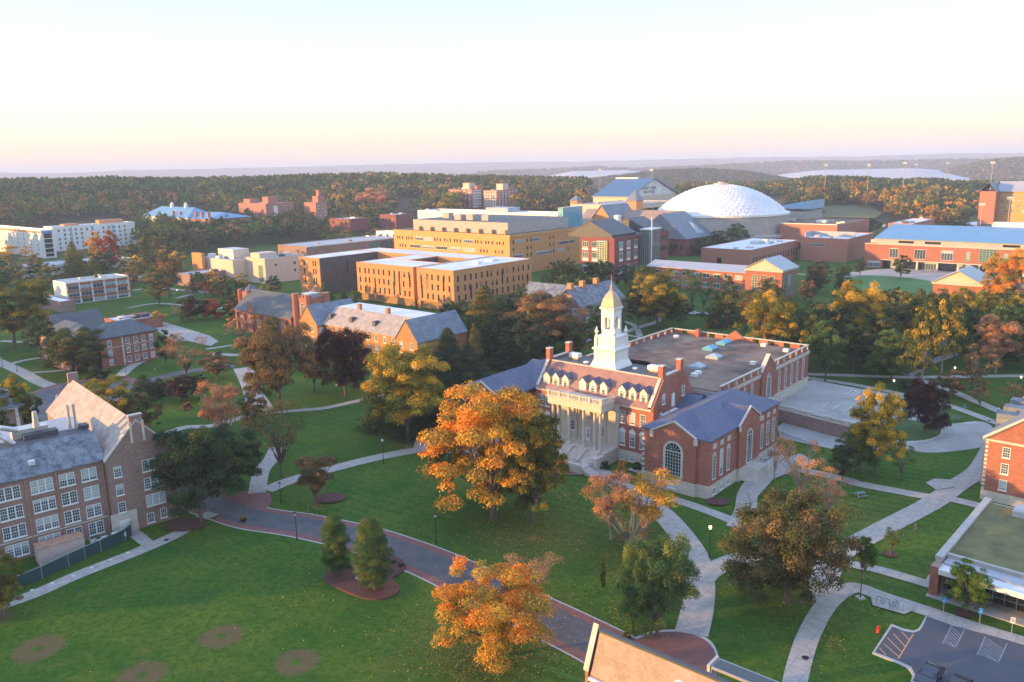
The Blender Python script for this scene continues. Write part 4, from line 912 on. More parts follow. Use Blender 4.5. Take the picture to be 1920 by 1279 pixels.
        fr, gl, *_ = window_mesh(.9, 1.6, 'arch'); link('dormer_frame', fr, d, (g, 7.1, 11.75)); link('dormer_window', gl, d, (g, 7.1, 11.75))
    # portico (laid out on a wider module, then drawn in to its measured width)
    PX = lambda x: -28.7 + (x + 28.5) * .885
    def tf(m):
        m.v = [(PX(v[0]), v[1] + (.8 if v[1] < 6.0 else 0), v[2]) for v in m.v]; return m
    m = M(); m.box(-35.4, -21.6, 1.4, 6.69, 9.9, 11.2); m.box(-35.6, -21.4, 1.2, 6.68, 11.2, 11.45); m.box(-36.2, -20.4, 6.45, 6.698, 2.2, 11.0)
    for u in (-35.9, -33.2, -31.3, -25.7, -23.8, -20.8): m.box(u - .3, u + .3, 6.22, 6.45, 2.5, 9.9)
    m.slabv([(-30.3, 6.1, 6.3)] + [(-28.5 + 1.8 * math.cos(t), 6.1, 6.3 + .95 * math.sin(t)) for t in np.linspace(math.pi, 0, 9)[1:-1]] + [(-26.7, 6.1, 6.3)], (0, .35, 0))
    q.part('portico', stone, tf(m))
    m = M()
    for u in np.arange(-35.3, -21.5, .28):
        if abs(u + 35.3) % 2.76 > .3: m.box(u - .05, u + .05, 1.5, 1.65, 11.55, 12.25)
    for u in np.arange(1.7, 6.6, .28): m.box(-21.75, -21.6, u - .05, u + .05, 11.55, 12.25)
    m.box(-35.5, -21.5, 1.42, 1.72, 11.451, 11.56); m.box(-35.5, -21.5, 1.42, 1.72, 12.25, 12.42); m.box(-21.8, -21.52, 1.73, 6.6, 12.25, 12.41); m.box(-35.5, -35.2, 1.73, 6.6, 12.25, 12.41); m.box(-21.8, -21.52, 1.73, 6.6, 11.451, 11.56)
    for u in (-35.25, -32.4, -29.9, -27.1, -24.6, -21.75): m.box(u - .27, u + .27, 1.35, 1.82, 11.452, 12.55)
    q.part('balustrade', stone, tf(m))
    for u in (-34.6, -33.2, -30.4, -26.6, -23.8, -22.4):
        m = M(); m.box(u - .5, u + .5, 1.7, 2.7, 2.5, 2.8); m.lathe([(.42, 2.8), (.36, 3.0), (.36, 6), (.30, 9.4), (.42, 9.55), (.46, 9.7)], (u, 2.2), 14); m.box(u - .48, u + .48, 1.72, 2.68, 9.7, 9.895); q.part('column', stone, tf(m))
    m = M(); m.box(-36.2, -20.6, 1.3, 6.44, 0, 2.5)
    for k in range(9): m.box(-35.0, -22.0, .8 - k * .34, 1.3 - k * .34 + .0, 0, 2.3 - k * .17)
    m.box(-35.0, -22.0, -4.4, -1.95, 0, .95); m.box(-35.2, -21.8, -4.7, -4.4, 0, 1.7)
    for u in (-35.2, -31.9, -28.5, -25.1, -21.8): m.slabv([(u - .15, 1.3, .5), (u - .15, -2.0, .5), (u - .15, -2.0, 1.5), (u - .15, 1.3, 2.95)], (.3, 0, 0))
    for k in range(6): m.box(-21.7 + k * .4, -21.3 + k * .4, -4.3, -2.2, 0, .85 - k * .14); m.box(-35.7 - k * .4, -35.3 - k * .4, -4.3, -2.2, 0, .85 - k * .14)
    m.box(-22.0, -20.6, -1.5, 1.29, 0, 2.2); m.box(-36.4, -35.1, -1.5, 1.29, 0, 2.2)
    q.part('steps', stone, tf(m))
    m = M()
    for z in (2.1, 2.5): m.tube([(-35.1, -4.55, z), (-21.9, -4.55, z)], .03, 4)
    for u in np.arange(-35.1, -21.8, 1.65): m.tube([(u, -4.55, 1.7), (u, -4.55, 2.5)], .03, 4)
    q.part('handrail', MT['black'], tf(m))
    m = M(); m.box(-29.5, -27.5, 6.2, 6.4, 2.5, 5.2); q.part('door', MT['white'], tf(m))
    for u in (-29.05, -27.95): q.win('F', 6.2, PX(u), 3.1, .62, 1.9, 'sash')
    for u in (-32.3, -24.8): q.win('F', 6.45, PX(u), 3.9, 1.15, 2.5, 'sash'); q.win('F', 6.45, PX(u), 8.2, 1.1, 1.3, 'sash')
    q.win('F', 6.45, PX(-28.5), 8.2, 1.1, 1.3, 'sash')
    ur = (-19.0, -16.6); ur = (-19.3, -17.55, -15.8) if False else (-19.2, -16.55)
    for u in (-20.9, -18.75, -16.6): q.win('F', 6.7, u, 7.4, 1.15, 2.3, 'sash'); q.win('F', 6.7, u, 3.1, 1.15, 2.5, 'sash'); q.win('F', 6.6, u, .45, 1.0, 1.2, 'sash')
    for u in (-40.0, -38.4): q.win('F', 6.7, u, 7.4, 1.15, 2.3, 'sash'); q.win('F', 6.7, u, 3.1, 1.15, 2.5, 'sash')
    for u in (-20.9, -18.75, -16.6, -40.0, -38.4):
        m = M(); m.slabv([(u + .78 * math.cos(t), 6.64, 5.65 + .78 * math.sin(t)) for t in np.linspace(0, math.pi, 9)], (0, .05, 0)); m.box(u - .1, u + .1, 6.6, 6.69, 6.3, 6.62)
        q.part('window_arch', MT['white'], m)
    # right wing windows
    for u in (1.6, 4.2, 6.8, 20.3, 22.9, 25.5): q.win('R', 0, u, 3.1, 1.15, 4.6, 'arch'); q.win('R', .1, u, .5, 1.2, 1.1, 'sash')
    q.win('R', .45, 14.1, 2.4, 1.9, 6.0, 'arch')
    for a0, a1 in ((-12.5, 0), (-55.8, -43.3)): c = (a0 + a1 - .3) / 2; q.win('F', -.45, c, 2.3, 3.1, 6.3, 'arch'); q.win('F', -.58, c, .6, 1.6, 1.2, 'sash2')
    for u, z, w, h in ((10.0, 11.3, .95, 1.9), (17.2, 11.3, .95, 1.9), (9.0, 8.0, .95, 1.9)): q.win('R', -14.35, u, z, w, h, 'sash')
    q.boxes('door', MT['white'], (-14.35, -14.25, 12.9, 14.0, 10.1, 12.6))
    q.boxes('terrace', MT['glass_w'], (-14.3, -9.3, 15.0, 24, 9.6, 9.9)) if False else None
    q.boxes('terrace', MT['white'], (-14.34, -11.2, 8.4, 14.4, 9.31, 9.6))
    m = M(); m.box(-14.3, -11.1, 8.3, 8.38, 9.61, 9.66); [m.tube([(u, 8.34, 9.6), (u, 8.34, 10.7)], .025, 4) for u in np.arange(-14.2, -11.1, .3)]; m.tube([(-14.3, 8.34, 10.7), (-11.1, 8.34, 10.7)], .035, 4); [m.tube([(-11.15, u, 9.6), (-11.15, u, 10.7)], .025, 4) for u in np.arange(8.4, 15, .3)]; m.tube([(-11.15, 8.34, 10.7), (-11.15, 15, 10.7)], .035, 4)
    q.part('terrace_railing', MT['black'], m)
    # side porch with ramp and railing on the right wing
    m = M(); m.box(.12, 3.2, 12.3, 15.9, 0, 2.1); m.box(1.4, 3.0, 15.9, 25.5, 0, 1.0); m.slabv([(3.2, 11.0, 0), (3.2, 12.3, 0), (3.2, 12.3, 2.1)], (-2.8, 0, 0)); q.part('porch', stone, m)
    m = M()
    for x in (1.4, 3.1):
        for z in (1.6, 2.0): m.tube([(x, 15.9, z + .9), (x, 25.5, z)], .03, 4)
        for u in np.arange(16, 25.6, 1.2): m.tube([(x, u, .9), (x, u, 2.3)], .03, 4)
    for u in (12.4, 15.8): m.tube([(.4, u, 3.1), (3.1, u, 3.1)], .03, 4); [m.tube([(x, u, 2.1), (x, u, 3.1)], .03, 4) for x in (.6, 1.8, 3.1)]
    q.part('porch_railing', MT['metal'], m)
    # cupola
    cx, cyb = -27.9, 13.4; R4 = math.pi / 4; s2 = math.sqrt(2) / 1
    def sq(w): return w / 2 * s2
    m = M(); m.lathe([(sq(5.9), 15.8), (sq(5.7), 16.2), (sq(4.95), 17.1), (sq(4.75), 17.3), (sq(4.75), 19.2)], (cx, cyb), 4, R4); m.lathe([(sq(5.0), 19.2), (sq(5.3), 19.4), (sq(5.3), 19.62), (sq(4.9), 19.75)], (cx, cyb), 4, R4)
    m.lathe([(sq(4.1), 19.75), (sq(4.1), 21.6), (sq(4.35), 21.72), (sq(4.35), 21.9), (sq(3.2), 22.15)], (cx, cyb), 4, R4)
    for sx in (-1, 1):
        for sy in (-1, 1):
            m.box(cx + sx * 2.05 - .28, cx + sx * 2.05 + .28, cyb + sy * 2.05 - .28, cyb + sy * 2.05 + .28, 19.751, 21.7)
            m.box(cx + sx * 2.25 - .45, cx + sx * 2.25 + .45 * 1, cyb + sy * 2.25 - .45, cyb + sy * 2.25 + .45, 17.35, 19.19) if False else None
            for k in (-1, 1): pass
    for f in range(4):
        a = f * math.pi / 2; ca, sa = math.cos(a), math.sin(a)
        for u in (-2.0, -1.65, 1.65, 2.0):
            x0, y0 = 2.40, u; m.prism([(cx + ca * (x0 + dx) - sa * (y0 + dy), cyb + sa * (x0 + dx) + ca * (y0 + dy)) for dx, dy in ((-.05, -.13), (.06, -.13), (.06, .13), (-.05, .13))], 17.35, 19.18)
    tw = q.part('tower_base', MT['white'], m)
    for sx in (-1, 1):
        for sy in (-1, 1):
            m = M(); m.lathe([(.34, 21.9), (.34, 22.05), (.14, 22.2), (.36, 22.6), (.40, 22.85), (.2, 23.05), (.24, 23.15), (.12, 23.35), (.14, 23.5), (.02, 23.75)], (cx + sx * 2.0, cyb + sy * 2.0), 10); q.part('urn', MT['white'], m, tw)
    m = M(); h = 1.38                      # belfry: corner piers, arched heads and cornice round an open lantern
    for sx in (-1, 1):
        for sy in (-1, 1): m.box(cx + sx * h - .36 * (sx > 0) * 2 + (0 if sx > 0 else 0) - (0 if sx > 0 else 0), cx + sx * h + (.72 if sx < 0 else 0), cyb + sy * h - (.72 if sy > 0 else 0), cyb + sy * h + (.72 if sy < 0 else 0), 22.1, 26.95)
    for f in range(4):
        a = f * math.pi / 2; ca, sa = math.cos(a), math.sin(a); T = lambda x, y, z: (cx + ca * x - sa * y, cyb + sa * x + ca * y, z)
        P = [T(h, -.66, 26.95), T(h, -.66, 25.0)] + [T(h, -.66 + .66 * (1 - math.cos(t)), 25.0 + .62 * math.sin(t)) for t in np.linspace(0, math.pi, 9)[1:-1]] + [T(h, .66, 25.0), T(h, .66, 26.95)]
        m.slabv(P, Vector(T(h - .25, 0, 0)) - Vector(T(h, 0, 0))); m.slabv([T(h, -.66, 22.1), T(h, .66, 22.1), T(h, .66, 23.2), T(h, -.66, 23.2)], Vector(T(h - .2, 0, 0)) - Vector(T(h, 0, 0)))
    m.lathe([(sq(2.95), 26.95), (sq(3.25), 27.15), (sq(3.3), 27.4), (sq(3.0), 27.45)], (cx, cyb), 4, R4); m.lathe([(.5, 22.1), (.5, 26.9)], (cx, cyb), 8)
    q.part('belfry', MT['white'], m)
    m = M(); P8 = [(sq(3.2), 27.46), (sq(2.85), 27.7), (sq(2.55), 28.4), (sq(2.2), 29.1), (sq(1.6), 29.8), (sq(.85), 30.35), (sq(.4), 30.6)]; m.lathe(P8, (cx, cyb), 4, R4); q.part('dome', MT['copper'], m)
    m = M(); m.lathe([(.3, 30.6), (.34, 30.8), (.16, 31.0), (.26, 31.3), (.12, 31.5), (.05, 32.3), (.02, 33.6)], (cx, cyb), 10); q.part('spire', MT['copper'], m)
    for u, b in ((-37.0, 14.2), (-18.9, 14.4)):
        o = q.boxes('vent_housing', MT['white'], (u - 1.1, u + 1.1, b - .7, b + .7, 16.2, 17.0)); q.boxes('vent_base', MT['copper'], (u - .9, u + .9, b - .5, b + .5, 15.82, 16.2), parent=o)
    for u, b in ((-33.2, 12.6), (-22.9, 14.0)): q.part('roof_vent', MT['white'], M().lathe([(.55, 15.82), (.55, 16.05), (.1, 16.2)], (u, b), 12))
    # library block behind
    m = M(); m.box(-45.8, -10, 24.2, 69, 0, 10.9, False)
    for s in range(2): pass
    segs = lambda lo, hi, n: [(lo + (hi - lo) * k / n, lo + (hi - lo) * (k + .6) / n) for k in range(n)]
    for u0, u1 in segs(25, 69, 13): m.box(-10.4, -10.02, u0, u1, 10.95, 12.0); m.box(-45.78, -45.4, u0, u1, 10.95, 12.0)
    for u0, u1 in segs(-45, -10.5, 9): m.box(u0, u1, 68.6, 68.98, 10.95, 12.0)
    m.box(-10, -9.6, 42.2, 49.2, 0, 11.0); gable_wall(m, 'R', -9.6, 42.2, 49.2, 11.0, 14.0, .8)
    m.slabv([(-31.5, 68.2, 10.95), (-24.5, 68.2, 10.95), (-28, 68.2, 13.6)], (0, .7, 0)); m.box(-38, -37, 66.8, 68, 10.95, 13.0); m.slabv([(-45.7, 42, 11), (-45.7, 48, 11), (-45.7, 45, 13.2)], (.6, 0, 0))
    q.part('wall', W1, m)
    m = M(); m.box(-45.95, -9.85, 24.1, 69.15, 10.0, 10.55, False); m.box(-46.05, -9.75, 24.0, 69.25, 10.55, 10.75, False)
    for u in segs(25, 69, 13): m.box(-10.32, -10.1, u[1], u[1] + 1.4, 10.95, 11.15); m.box(-45.7, -45.48, u[1], u[1] + 1.4, 10.95, 11.15); [m.box(-10.28, -10.14, w, w + .14, 11.15, 11.8) for w in np.arange(u[1] + .1, u[1] + 1.3, .32)]; [m.box(-45.66, -45.5, w, w + .14, 11.15, 11.8) for w in np.arange(u[1] + .1, u[1] + 1.3, .32)]
    m.box(-10.45, -9.97, 24.2, 42, 12.003, 12.2); m.box(-10.45, -9.97, 49.4, 69, 12.003, 12.2); m.box(-45.85, -45.35, 24.2, 69, 12.003, 12.2); m.box(-45, -10.46, 68.55, 69.03, 12.003, 12.2)
    for P, Q in (((42.0, 11.0), (45.7, 14.2)), ((49.4, 11.0), (45.7, 14.2))): m.slabv([(-9.5, P[0], P[1]), (-9.5, Q[0], Q[1]), (-9.5, Q[0], Q[1] + .3), (-9.5, P[0], P[1] + .3)], (-.9, 0, 0))
    m.box(-46.0, -9.8, 24.1, 69.1, 0, 4.6, False); m.box(-10, -9.45, 42, 49.4, 0, 4.61); arch_trim(m, 'R', -9.6, 45.7, 3.2, 8.6, .9, .3)
    q.part('cornice', stone, m)
    q.boxes('flat_roof', MT['gravel'], (-45.3, -10.5, 24.3, 68.5, 10.9, 11.02))
    for u in lin(50.5, 67.6, 5): q.win('R', -10, u, 5.0, 1.1, 4.7, 'arch')
    for u in (28, 31.4, 34.8, 38.2): q.win('R', -10, u, 5.0, 1.1, 4.7, 'arch')
    q.win('R', -9.6, 45.7, 4.9, 1.8, 5.5, 'arch')
    for (px, py, w, d, k) in ((1332, 654, 2.6, 3.6, 0), (1307, 688, 3.0, 2.6, 1), (1339, 670, 3.0, 2.6, 1), (1358, 643, 2.4, 4.4, 0)):
        a, b = q.loc(px, py, 11.2); m = M()
        m.box(a - w / 2, a + w / 2, b - d / 2, b + d / 2, 11.02, 11.3); roof_hip(m, a - w / 2, a + w / 2, b - d / 2, b + d / 2, 11.52, 12.2, .9, 'b', .02); q.part('skylight', MT['glass_w'] if k else MT['teal'], m)
    for px, py in ((1302, 704), (1309, 700), (1268, 632), (1412, 682), (1432, 648), (1474, 658)):
        a, b = q.loc(px, py, 11.2); q.boxes('roof_vent', MT['white'], (a - .6, a + .6, b - .5, b + .5, 11.02, 11.7))
    q.done(110)
def arch_trim(m, face, c, u, zb, zs, r, t, d=.08):
    """stone band round an arched opening: springing at zs, radius r"""
    def T(du, z): return (u + du, c - d, z) if face == 'F' else (c + d, u + du, z)
    D = (0, d - .003, 0) if face == 'F' else (-(d - .003), 0, 0); A = np.linspace(0, math.pi, 13)
    for a, b in zip(A, A[1:]): m.slabv([T((r + t) * math.cos(a), zs + (r + t) * math.sin(a)), T((r + t) * math.cos(b), zs + (r + t) * math.sin(b)), T(r * math.cos(b), zs + r * math.sin(b)), T(r * math.cos(a), zs + r * math.sin(a))], D)
    for s in (-1, 1): m.slabv([T(s * r, zb), T(s * (r + t), zb), T(s * (r + t), zs), T(s * r, zs)], D)
main_hall()
# ------------------------------------------------------------------ the other campus buildings
def at_D(px, py, D):
    """the point at ground distance D behind pixel (px, py): x, y and its height"""
    d = _f * F + RX * (px - 960) - UX * (py - 639.5); k = D / np.hypot(d[0], d[1]); return d[0] * k, d[1] * k, HCAM + d[2] * k
def span(O, z, pxL=None, pxR=None, ang=ANG):
    """lengths a (to the left) and b (to the right back) whose far corners fall on the given pixel columns"""
    e1 = np.array([math.cos(ang), math.sin(ang)]); e2 = np.array([-math.sin(ang), math.cos(ang)]); out = []
    for tgt, e, s in ((pxL, -e1, -1), (pxR, e2, 1)):
        if tgt is None: out.append(0); continue
        lo, hi = 0, 400
        for _ in range(40):
            m = (lo + hi) / 2; p = np.array(O) + e * m
            if (pr(p[0], p[1], z)[0] - tgt) * s < 0: lo = m
            else: hi = m
        out.append(lo)
    return out
def blk(name, label, corner, pxL, pxR, z=None, D=None, h=None, wall=None, roof=None, par=.5, h0=0.0, ang=ANG, fine=False, a=None, b=None, cat='building', group=None, noroof=False):
    """block whose near roof corner is seen at 'corner'; z = its height on flat ground, or D = its distance"""
    if D: x, y, zt = at_D(corner[0], corner[1], D); z0 = float(gz(x, y)) if h is None else zt - h; z = zt - z0
    else: x, y = un(corner[0], corner[1], z); z0 = 0.0
    aa, bb = span((x, y), z + z0, pxL, pxR, ang); a = a or aa; b = b or bb
    q = B(name, (x, y), label, cat, group, z0=z0, fine=fine, ang=ang); q.a, q.b, q.z = a, b, z
    m = M(); m.box(-a, 0, 0, b, h0 - (4 if z0 else 0), z - .02, False)
    if par: parapet(m, -a, 0, 0, b, z - .02, par)
    q.part('wall', wall, m)
    if not noroof:
        q.boxes('roof', roof or MT['greyroof'], (-a + .36, -.36, .36, b - .36, z - .01, z + .12)); rr = random.Random(len(label) * 7 + int(a))
        if min(a, b) > 11 and name != 'library':
            for k in range(rr.randint(3, 6)):
                u, v, w_, d_ = rr.uniform(-a + 3, -3), rr.uniform(3, b - 3), rr.uniform(.5, 1.6), rr.uniform(.5, 1.3); q.boxes('roof_vent', MT[rr.choice(['metal', 'charcoal', 'greyroof'])], (u - w_, u + w_, v - d_, v + d_, z + .121, z + rr.uniform(.6, 1.5)))
    return q
T = MT
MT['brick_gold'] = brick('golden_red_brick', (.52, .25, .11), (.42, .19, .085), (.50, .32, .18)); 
# --- buff and orange brick hall, U-shaped
def orange_hall():
    x, y = un(850, 510, 15.8); q = B('residence_hall', (x, y), 'tan orange brick hall with tall slit windows and white flat roofs round courtyards')
    m = M(); H = 15.8
    for a0, a1, b0, b1, h0 in ((-20, 0, 0, 46.4, 3.4), (-56.6, -22, 0, 16, 3.4), (-22.002, -19.998, 1.6, 44, 0), (-56.6, -42, 16.002, 33, 0), (-97, -20.01, 33.002, 46.4, 0), (-97, -82, 0, 33, 0)):
        m.box(a0, a1, b0, b1, h0, H, False); parapet(m, a0, a1, b0, b1, H, .45, .3)
    q.part('wall', T['brick_or'], m)
    q.boxes('roof', T['whiteroof'], (-19.7, -.3, .3, 46.1, H, H + .3), (-56.3, -22.3, .3, 15.7, H, H + .3), (-56.3, -42.3, 15.8, 33.2, H, H + .305), (-96.7, -20.3, 33.3, 46.1, H, H + .31), (-96.7, -82.3, .3, 33.2, H, H + .315), (-22.3, -19.7, 1.9, 43, H - .1, H + .32))
    q.boxes('cladding', T['charcoal'], (-81.99, -81.7, .2, 32.9, 0, H + .4), (-41.99, -41.8, 16.1, 32.9, 0, H)); q.boxes('ground_floor_glazing', T['glass_dk'], (-19, -1, 1.2, 45.5, 0, 3.4), (-55.6, -23, 1.2, 15, 0, 3.4))
    r = random.Random(4)
    for k, z in enumerate((4.3, 8.0, 11.8)):
        for u in lin(-55.8, -23, 11): q.win('F', 0, u + r.uniform(-.35, .35), z, .85, 2.3 if r.random() < .7 or k == 2 else 5.3, 'slit')
        for u in lin(-19, -.8, 6): q.win('F', 0, u + r.uniform(-.35, .35), z, .85, 2.3 if r.random() < .7 or k == 2 else 5.3, 'slit')
        for u in lin(1, 45.5, 14): q.win('R', 0, u + r.uniform(-.5, .5), z, .85, 2.3 if r.random() < .7 or k == 2 else 5.3, 'slit')
    for z in (5, 9, 12.5): q.win('F', 0, -93, z, .8, 2.4, 'slit'); q.win('F', 0, -86.5, z, .8, 2.4, 'slit'); q.win('F', 0, -84.8, z, .8, 2.4, 'slit')
    for u in (4, 9, 15, 20, 26): q.win('R', -81.7, u, 5 + (u % 4), .9, 6, 'slit')
    q.boxes('roof_unit', T['whiteroof'], (-9, -6, 20, 22.5, H + .3, H + 1.4), (-12, -8, 31, 35, H + .3, H + 1.0)); q.done()
orange_hall()
def library():
    q = blk('library', 'wide buff brick library with ribbon windows and grey concrete upper storeys', (955, 443), 738, 1088, z=20, wall=T['brick_lib'], roof=T['charcoal'])
    a, b = q.a, q.b; q.boxes('penthouse', T['concrete'], (-a + 10, -6, 6, b - 3, 20.2, 26.0)); q.boxes('penthouse_roof', T['charcoal'], (-a + 10.4, -6.4, 6.4, b - 3.4, 26.003, 26.1))
    q.boxes('penthouse_fin', T['brick_lib'], *[(-a + 16 + k * 9, -a + 16.6 + k * 9, 4.0, 6.0, 20.2, 22.4) for k in range(8)])
    for u, v in ((-47, 14), (-40, 16), (-28, 15), (-64, 22)): q.boxes('roof_unit', T['concrete'], (u - 2.4, u + 2.4, v - 2, v + 2, 26.1, 29.0))
    r = random.Random(2)
    for u in lin(-a + 2, -2, 11):
        if r.random() < .45: q.win('F', 0, u, 15.4, 6.5, 1.7, 'strip')
        else: [q.win('F', 0, u + d, 15.4, .9, 1.7, 'slit') for d in (-2.6, -.8, 1.6)]
    for z, lo, hi in ((11.0, .2, .75), (7.0, .3, .9)):
        for u in lin(-a + 2, -2, 8):
            t = (u + a) / a
            if lo < t < hi: q.win('F', 0, u, z, 8.5, 1.7, 'strip')
            else: [q.win('F', 0, u + d, z, .9, 1.7, 'slit') for d in (-2.2, 0, 2.2)]
    for z, us in ((16.0, ((8, 7), (21, 6))), (12.2, ((45, 10), (52, 6))), (8.6, ((6, 8), (28, 14), (42, 5)))):
        for u, w in us: q.win('R', 0, u, z, w, 1.7, 'strip')
        for u in (3, 14, 17, 33, 36, 49): q.win('R', 0, u, z, .9, 1.7, 'slit')
    q.boxes('base_band', T['brick_lib'], (.01, .35, -.2, b + .2, 18.9, 20.4)); q.done()
library()
def white_lab():
    q = blk('lab_building', 'long white-roofed pale laboratory block rising behind the buff brick library', (1055, 404), 783, 1090, D=470, wall=T['white'], roof=T['whiteroof'], par=.8)
    q.boxes('roof_monitor', T['greyroof'], (-q.a * .55, -q.a * .4, 8, 20, q.z, q.z + 3)); q.boxes('glass_tower', T['teal'], (-3, .6, -.5, q.b + .4, 2, q.z + 4.5)); q.done()
white_lab()
def chem():
    q = blk('science_building', 'dark red brick science building with grey metal roofs and a glass stair tower', (1152, 448), 1088, 1254, z=20, wall=T['brick_dk'], roof=T['charcoal'], par=.35)
    a, b = q.a, q.b; O2 = tuple(q.O); t0 = span(O2, 20, None, 1201)[1]; t1 = span(O2, 20, None, 1221)[1]
    for b0, b1, z1 in ((1.2, t0 - 1, 27.5), (t1 + 1, b - 1, 27)):
        m = M(); m.box(-a - 8, -2.2, b0, b1, 20.1, 21.4); q.part('attic', T['charcoal'], m); m = M(); roof_gable(m, -a - 8, -2.2, b0, b1, 21.4, z1, 'b', .3, .25); q.part('gable_roof', T['slate_dk'], m); m = M(); gable_wall(m, 'F', b0 - .05, -a - 8, -2.2, 21.4, z1 - .1, .2); q.part('attic_gable', T['charcoal'], m)
    q.boxes('chimney', T['white'], (-a + 2, -a + 4.5, t0 + 3, t0 + 6, 20, 29))
    for z in (4.5, 10.5, 15.6):
        for u in (-a + 3, -a + 8.5): q.win('F', 0, u, z, 3.4, 2.6, 'stripg')
        for u in lin(2.5, t0 - 1, 3): q.win('R', 0, u, z, 3.2, 2.6, 'stripg')
        for u in lin(t1 + 1, b - 1, 8): q.win('R', 0, u, z, 1.1, 2.6, 'slit')
    q.boxes('spandrel', T['white'], *[(.01, .08, u - 1.6, u + 1.6, z, z + 1.2) for z in (3.1, 8.9, 14.0) for u in lin(2.5, t0 - 1, 3)], *[(u - 1.7, u + 1.7, -.08, -.01, z, z + 1.2) for z in (3.1, 8.9, 14.0) for u in (-a + 3, -a + 8.5)])
    q.boxes('bay', T['teal'], (-9.3, -3.6, -.58, -.01, 0, 19.0)); q.win('F', -.58, -6.5, 1, 5.6, 17.6, 'grid')
    q.boxes('stair_tower', T['teal'], (.01, 4.98, t0, t1, 0, 22.6)); q.win('R', 5.0, (t0 + t1) / 2, 1, t1 - t0, 21.4, 'grid'); q.win('F', t0 - .02, 2.5, 1, 4.8, 21.4, 'grid'); q.boxes('canopy', T['white'], (-.2, 5.6, t0 - .5, t1 + .3, 22.61, 23.1))
    q.part('mast', T['white'], M().tube([(6.5, t0 - .5, 0), (6.5, t0 - .5, 29)], .28, 6)); q.done()
chem()
def union():
    q = blk('union_building', 'big steep slate-roofed brown brick building with skylight before the dome', (1286, 449), 1240, 1340, z=10, wall=T['brick_dk'], noroof=True, par=0); a, b = q.a, q.b; print('union', a, b); w = 17
    m = M(); m.box(-a, 0, 0, b, 9.9, 10.0); roof_hip(m, -w * 2, 0, 0, b, 10.2, 24.5, 8, 'b', 1.0, (0, 1)); q.part('hip_roof', T['slate_b'], m); m = M(); gable_wall(m, 'F', -.9, -w * 2 - .8, .8, 10.2, 24.4, .3); q.part('gable_front', T['brick_far'], m)
    m = M(); roof_gable(m, -88, -w, b * .25, b * .25 + 34, 12, 24.6, 'a', .5, .3); q.part('long_roof', T['slate_br'], m); q.boxes('long_wing', T['brick_dk'], (-88, -w * 2 - .02, b * .25, b * .25 + 34, 0, 12))
    m = M(); m.slabv([(-44, b * .25 - 3, 12), (-32, b * .25 - 3, 12), (-38, b * .25 - 3, 19)], (0, 15, 0)); q.part('cross_gable', T['slate_br'], m); m = M(); m.slabv([(-43, b * .25 - 3.3, 11.8), (-33, b * .25 - 3.3, 11.8), (-38, b * .25 - 3.3, 17.8)], (0, .28, 0)); q.part('small_gable', T['brick_or'], m)
    q.part('skylight', T['glass_w'], M().slabv([(-1.5, b * .45, 12.0), (-1.5, b * .45 + 9, 12.0), (-9, b * .45 + 6, 18.4), (-9, b * .45 + 2.5, 18.4)], (.15, 0, .3)))
    q.row('R', 0, lin(3, b - 3, 6), 4, 1.6, 3, 'slit'); q.row('F', 0, lin(-a + 1, -1, 4), 4, 1.6, 3, 'slit'); q.done()
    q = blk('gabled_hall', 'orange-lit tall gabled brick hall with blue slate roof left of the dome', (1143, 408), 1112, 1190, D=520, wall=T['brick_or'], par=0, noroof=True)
    m = M(); gable_wall(m, 'F', 0, -q.a, 0, q.z, q.z + 7.5, .5); q.part('gable', T['brick_or'], m); m = M(); roof_gable(m, -q.a, 0, .1, q.b, q.z, q.z + 7.4, 'b', .8, .3); q.part('roof', T['slate_b'], m)
union()
# --- the dome
def dome():
    D = 560; x, y, zr = at_D(1350, 399, D); R = 42.6; zt = at_D(1350, 346.5, D)[2]
    q = B('dome_stadium', (x, y), 'stadium under a great white faceted dome on a concrete drum', 'stadium', z0=0)
    m = M(); rise = zt - zr; Rs = (R * R + rise * rise) / (2 * rise); nr, ns = 17, 54; th0 = math.asin(R / Rs)
    P = lambda i, j: (Rs * math.sin(th0 * i / nr) * math.cos(6.2832 * (j + .5 * (i % 2)) / ns), Rs * math.sin(th0 * i / nr) * math.sin(6.2832 * (j + .5 * (i % 2)) / ns), zr + Rs * math.cos(th0 * i / nr) - (Rs - rise))
    for i in range(2, nr):
        for j in range(ns):
            if i % 2 == 0: q4 = [P(i, j), P(i + 1, j - 1), P(i + 1, j)], [P(i, j), P(i + 1, j), P(i, j + 1)]
            else: q4 = [P(i, j), P(i + 1, j), P(i + 1, j + 1)], [P(i, j), P(i + 1, j + 1), P(i, j + 1)]
            for t in q4:
                c = sum((Vector(v) for v in t), Vector()) / 3; n = Vector((c.x, c.y, c.z - zr + Rs - rise)).normalized(); a = c + n * .6
                for k in range(3): m.face([t[k], t[(k + 1) % 3], a])
    m.face([P(2, j) for j in range(ns)]); q.part('dome', T['domewhite'], m)
    q.part('dome_cap', T['cream'], M().lathe([(4.6, zt - .6), (4.6, zt + .9), (2.0, zt + 1.3), (2.0, zt + 1.9)], n=20))
    q.part('dome_rim', T['white'], M().lathe([(R - 1, zr - .6), (R + 1.6, zr - .6), (R + 1.6, zr + .6), (R - 1, zr + .62)], n=54))
    q.part('drum', T['concrete'], M().lathe([(R + .8, 9), (R + .8, zr - .61)], n=54)); q.part('arcade', T['glass_dk'], M().lathe([(R - 1, 0), (R - 1, 9)], n=54))
    q.part('concourse', T['concrete'], M().lathe([(R + 6, 7.2), (R + 6, 8.6), (R + .7, 9.4)], n=54))
    for k in range(20): a = 6.2832 * k / 20; q.part('column', T['concrete'], M().box(-.6, .6, -.6, .6, 0, 7.2)).location = ((R + 5) * math.cos(a), (R + 5) * math.sin(a), 0)
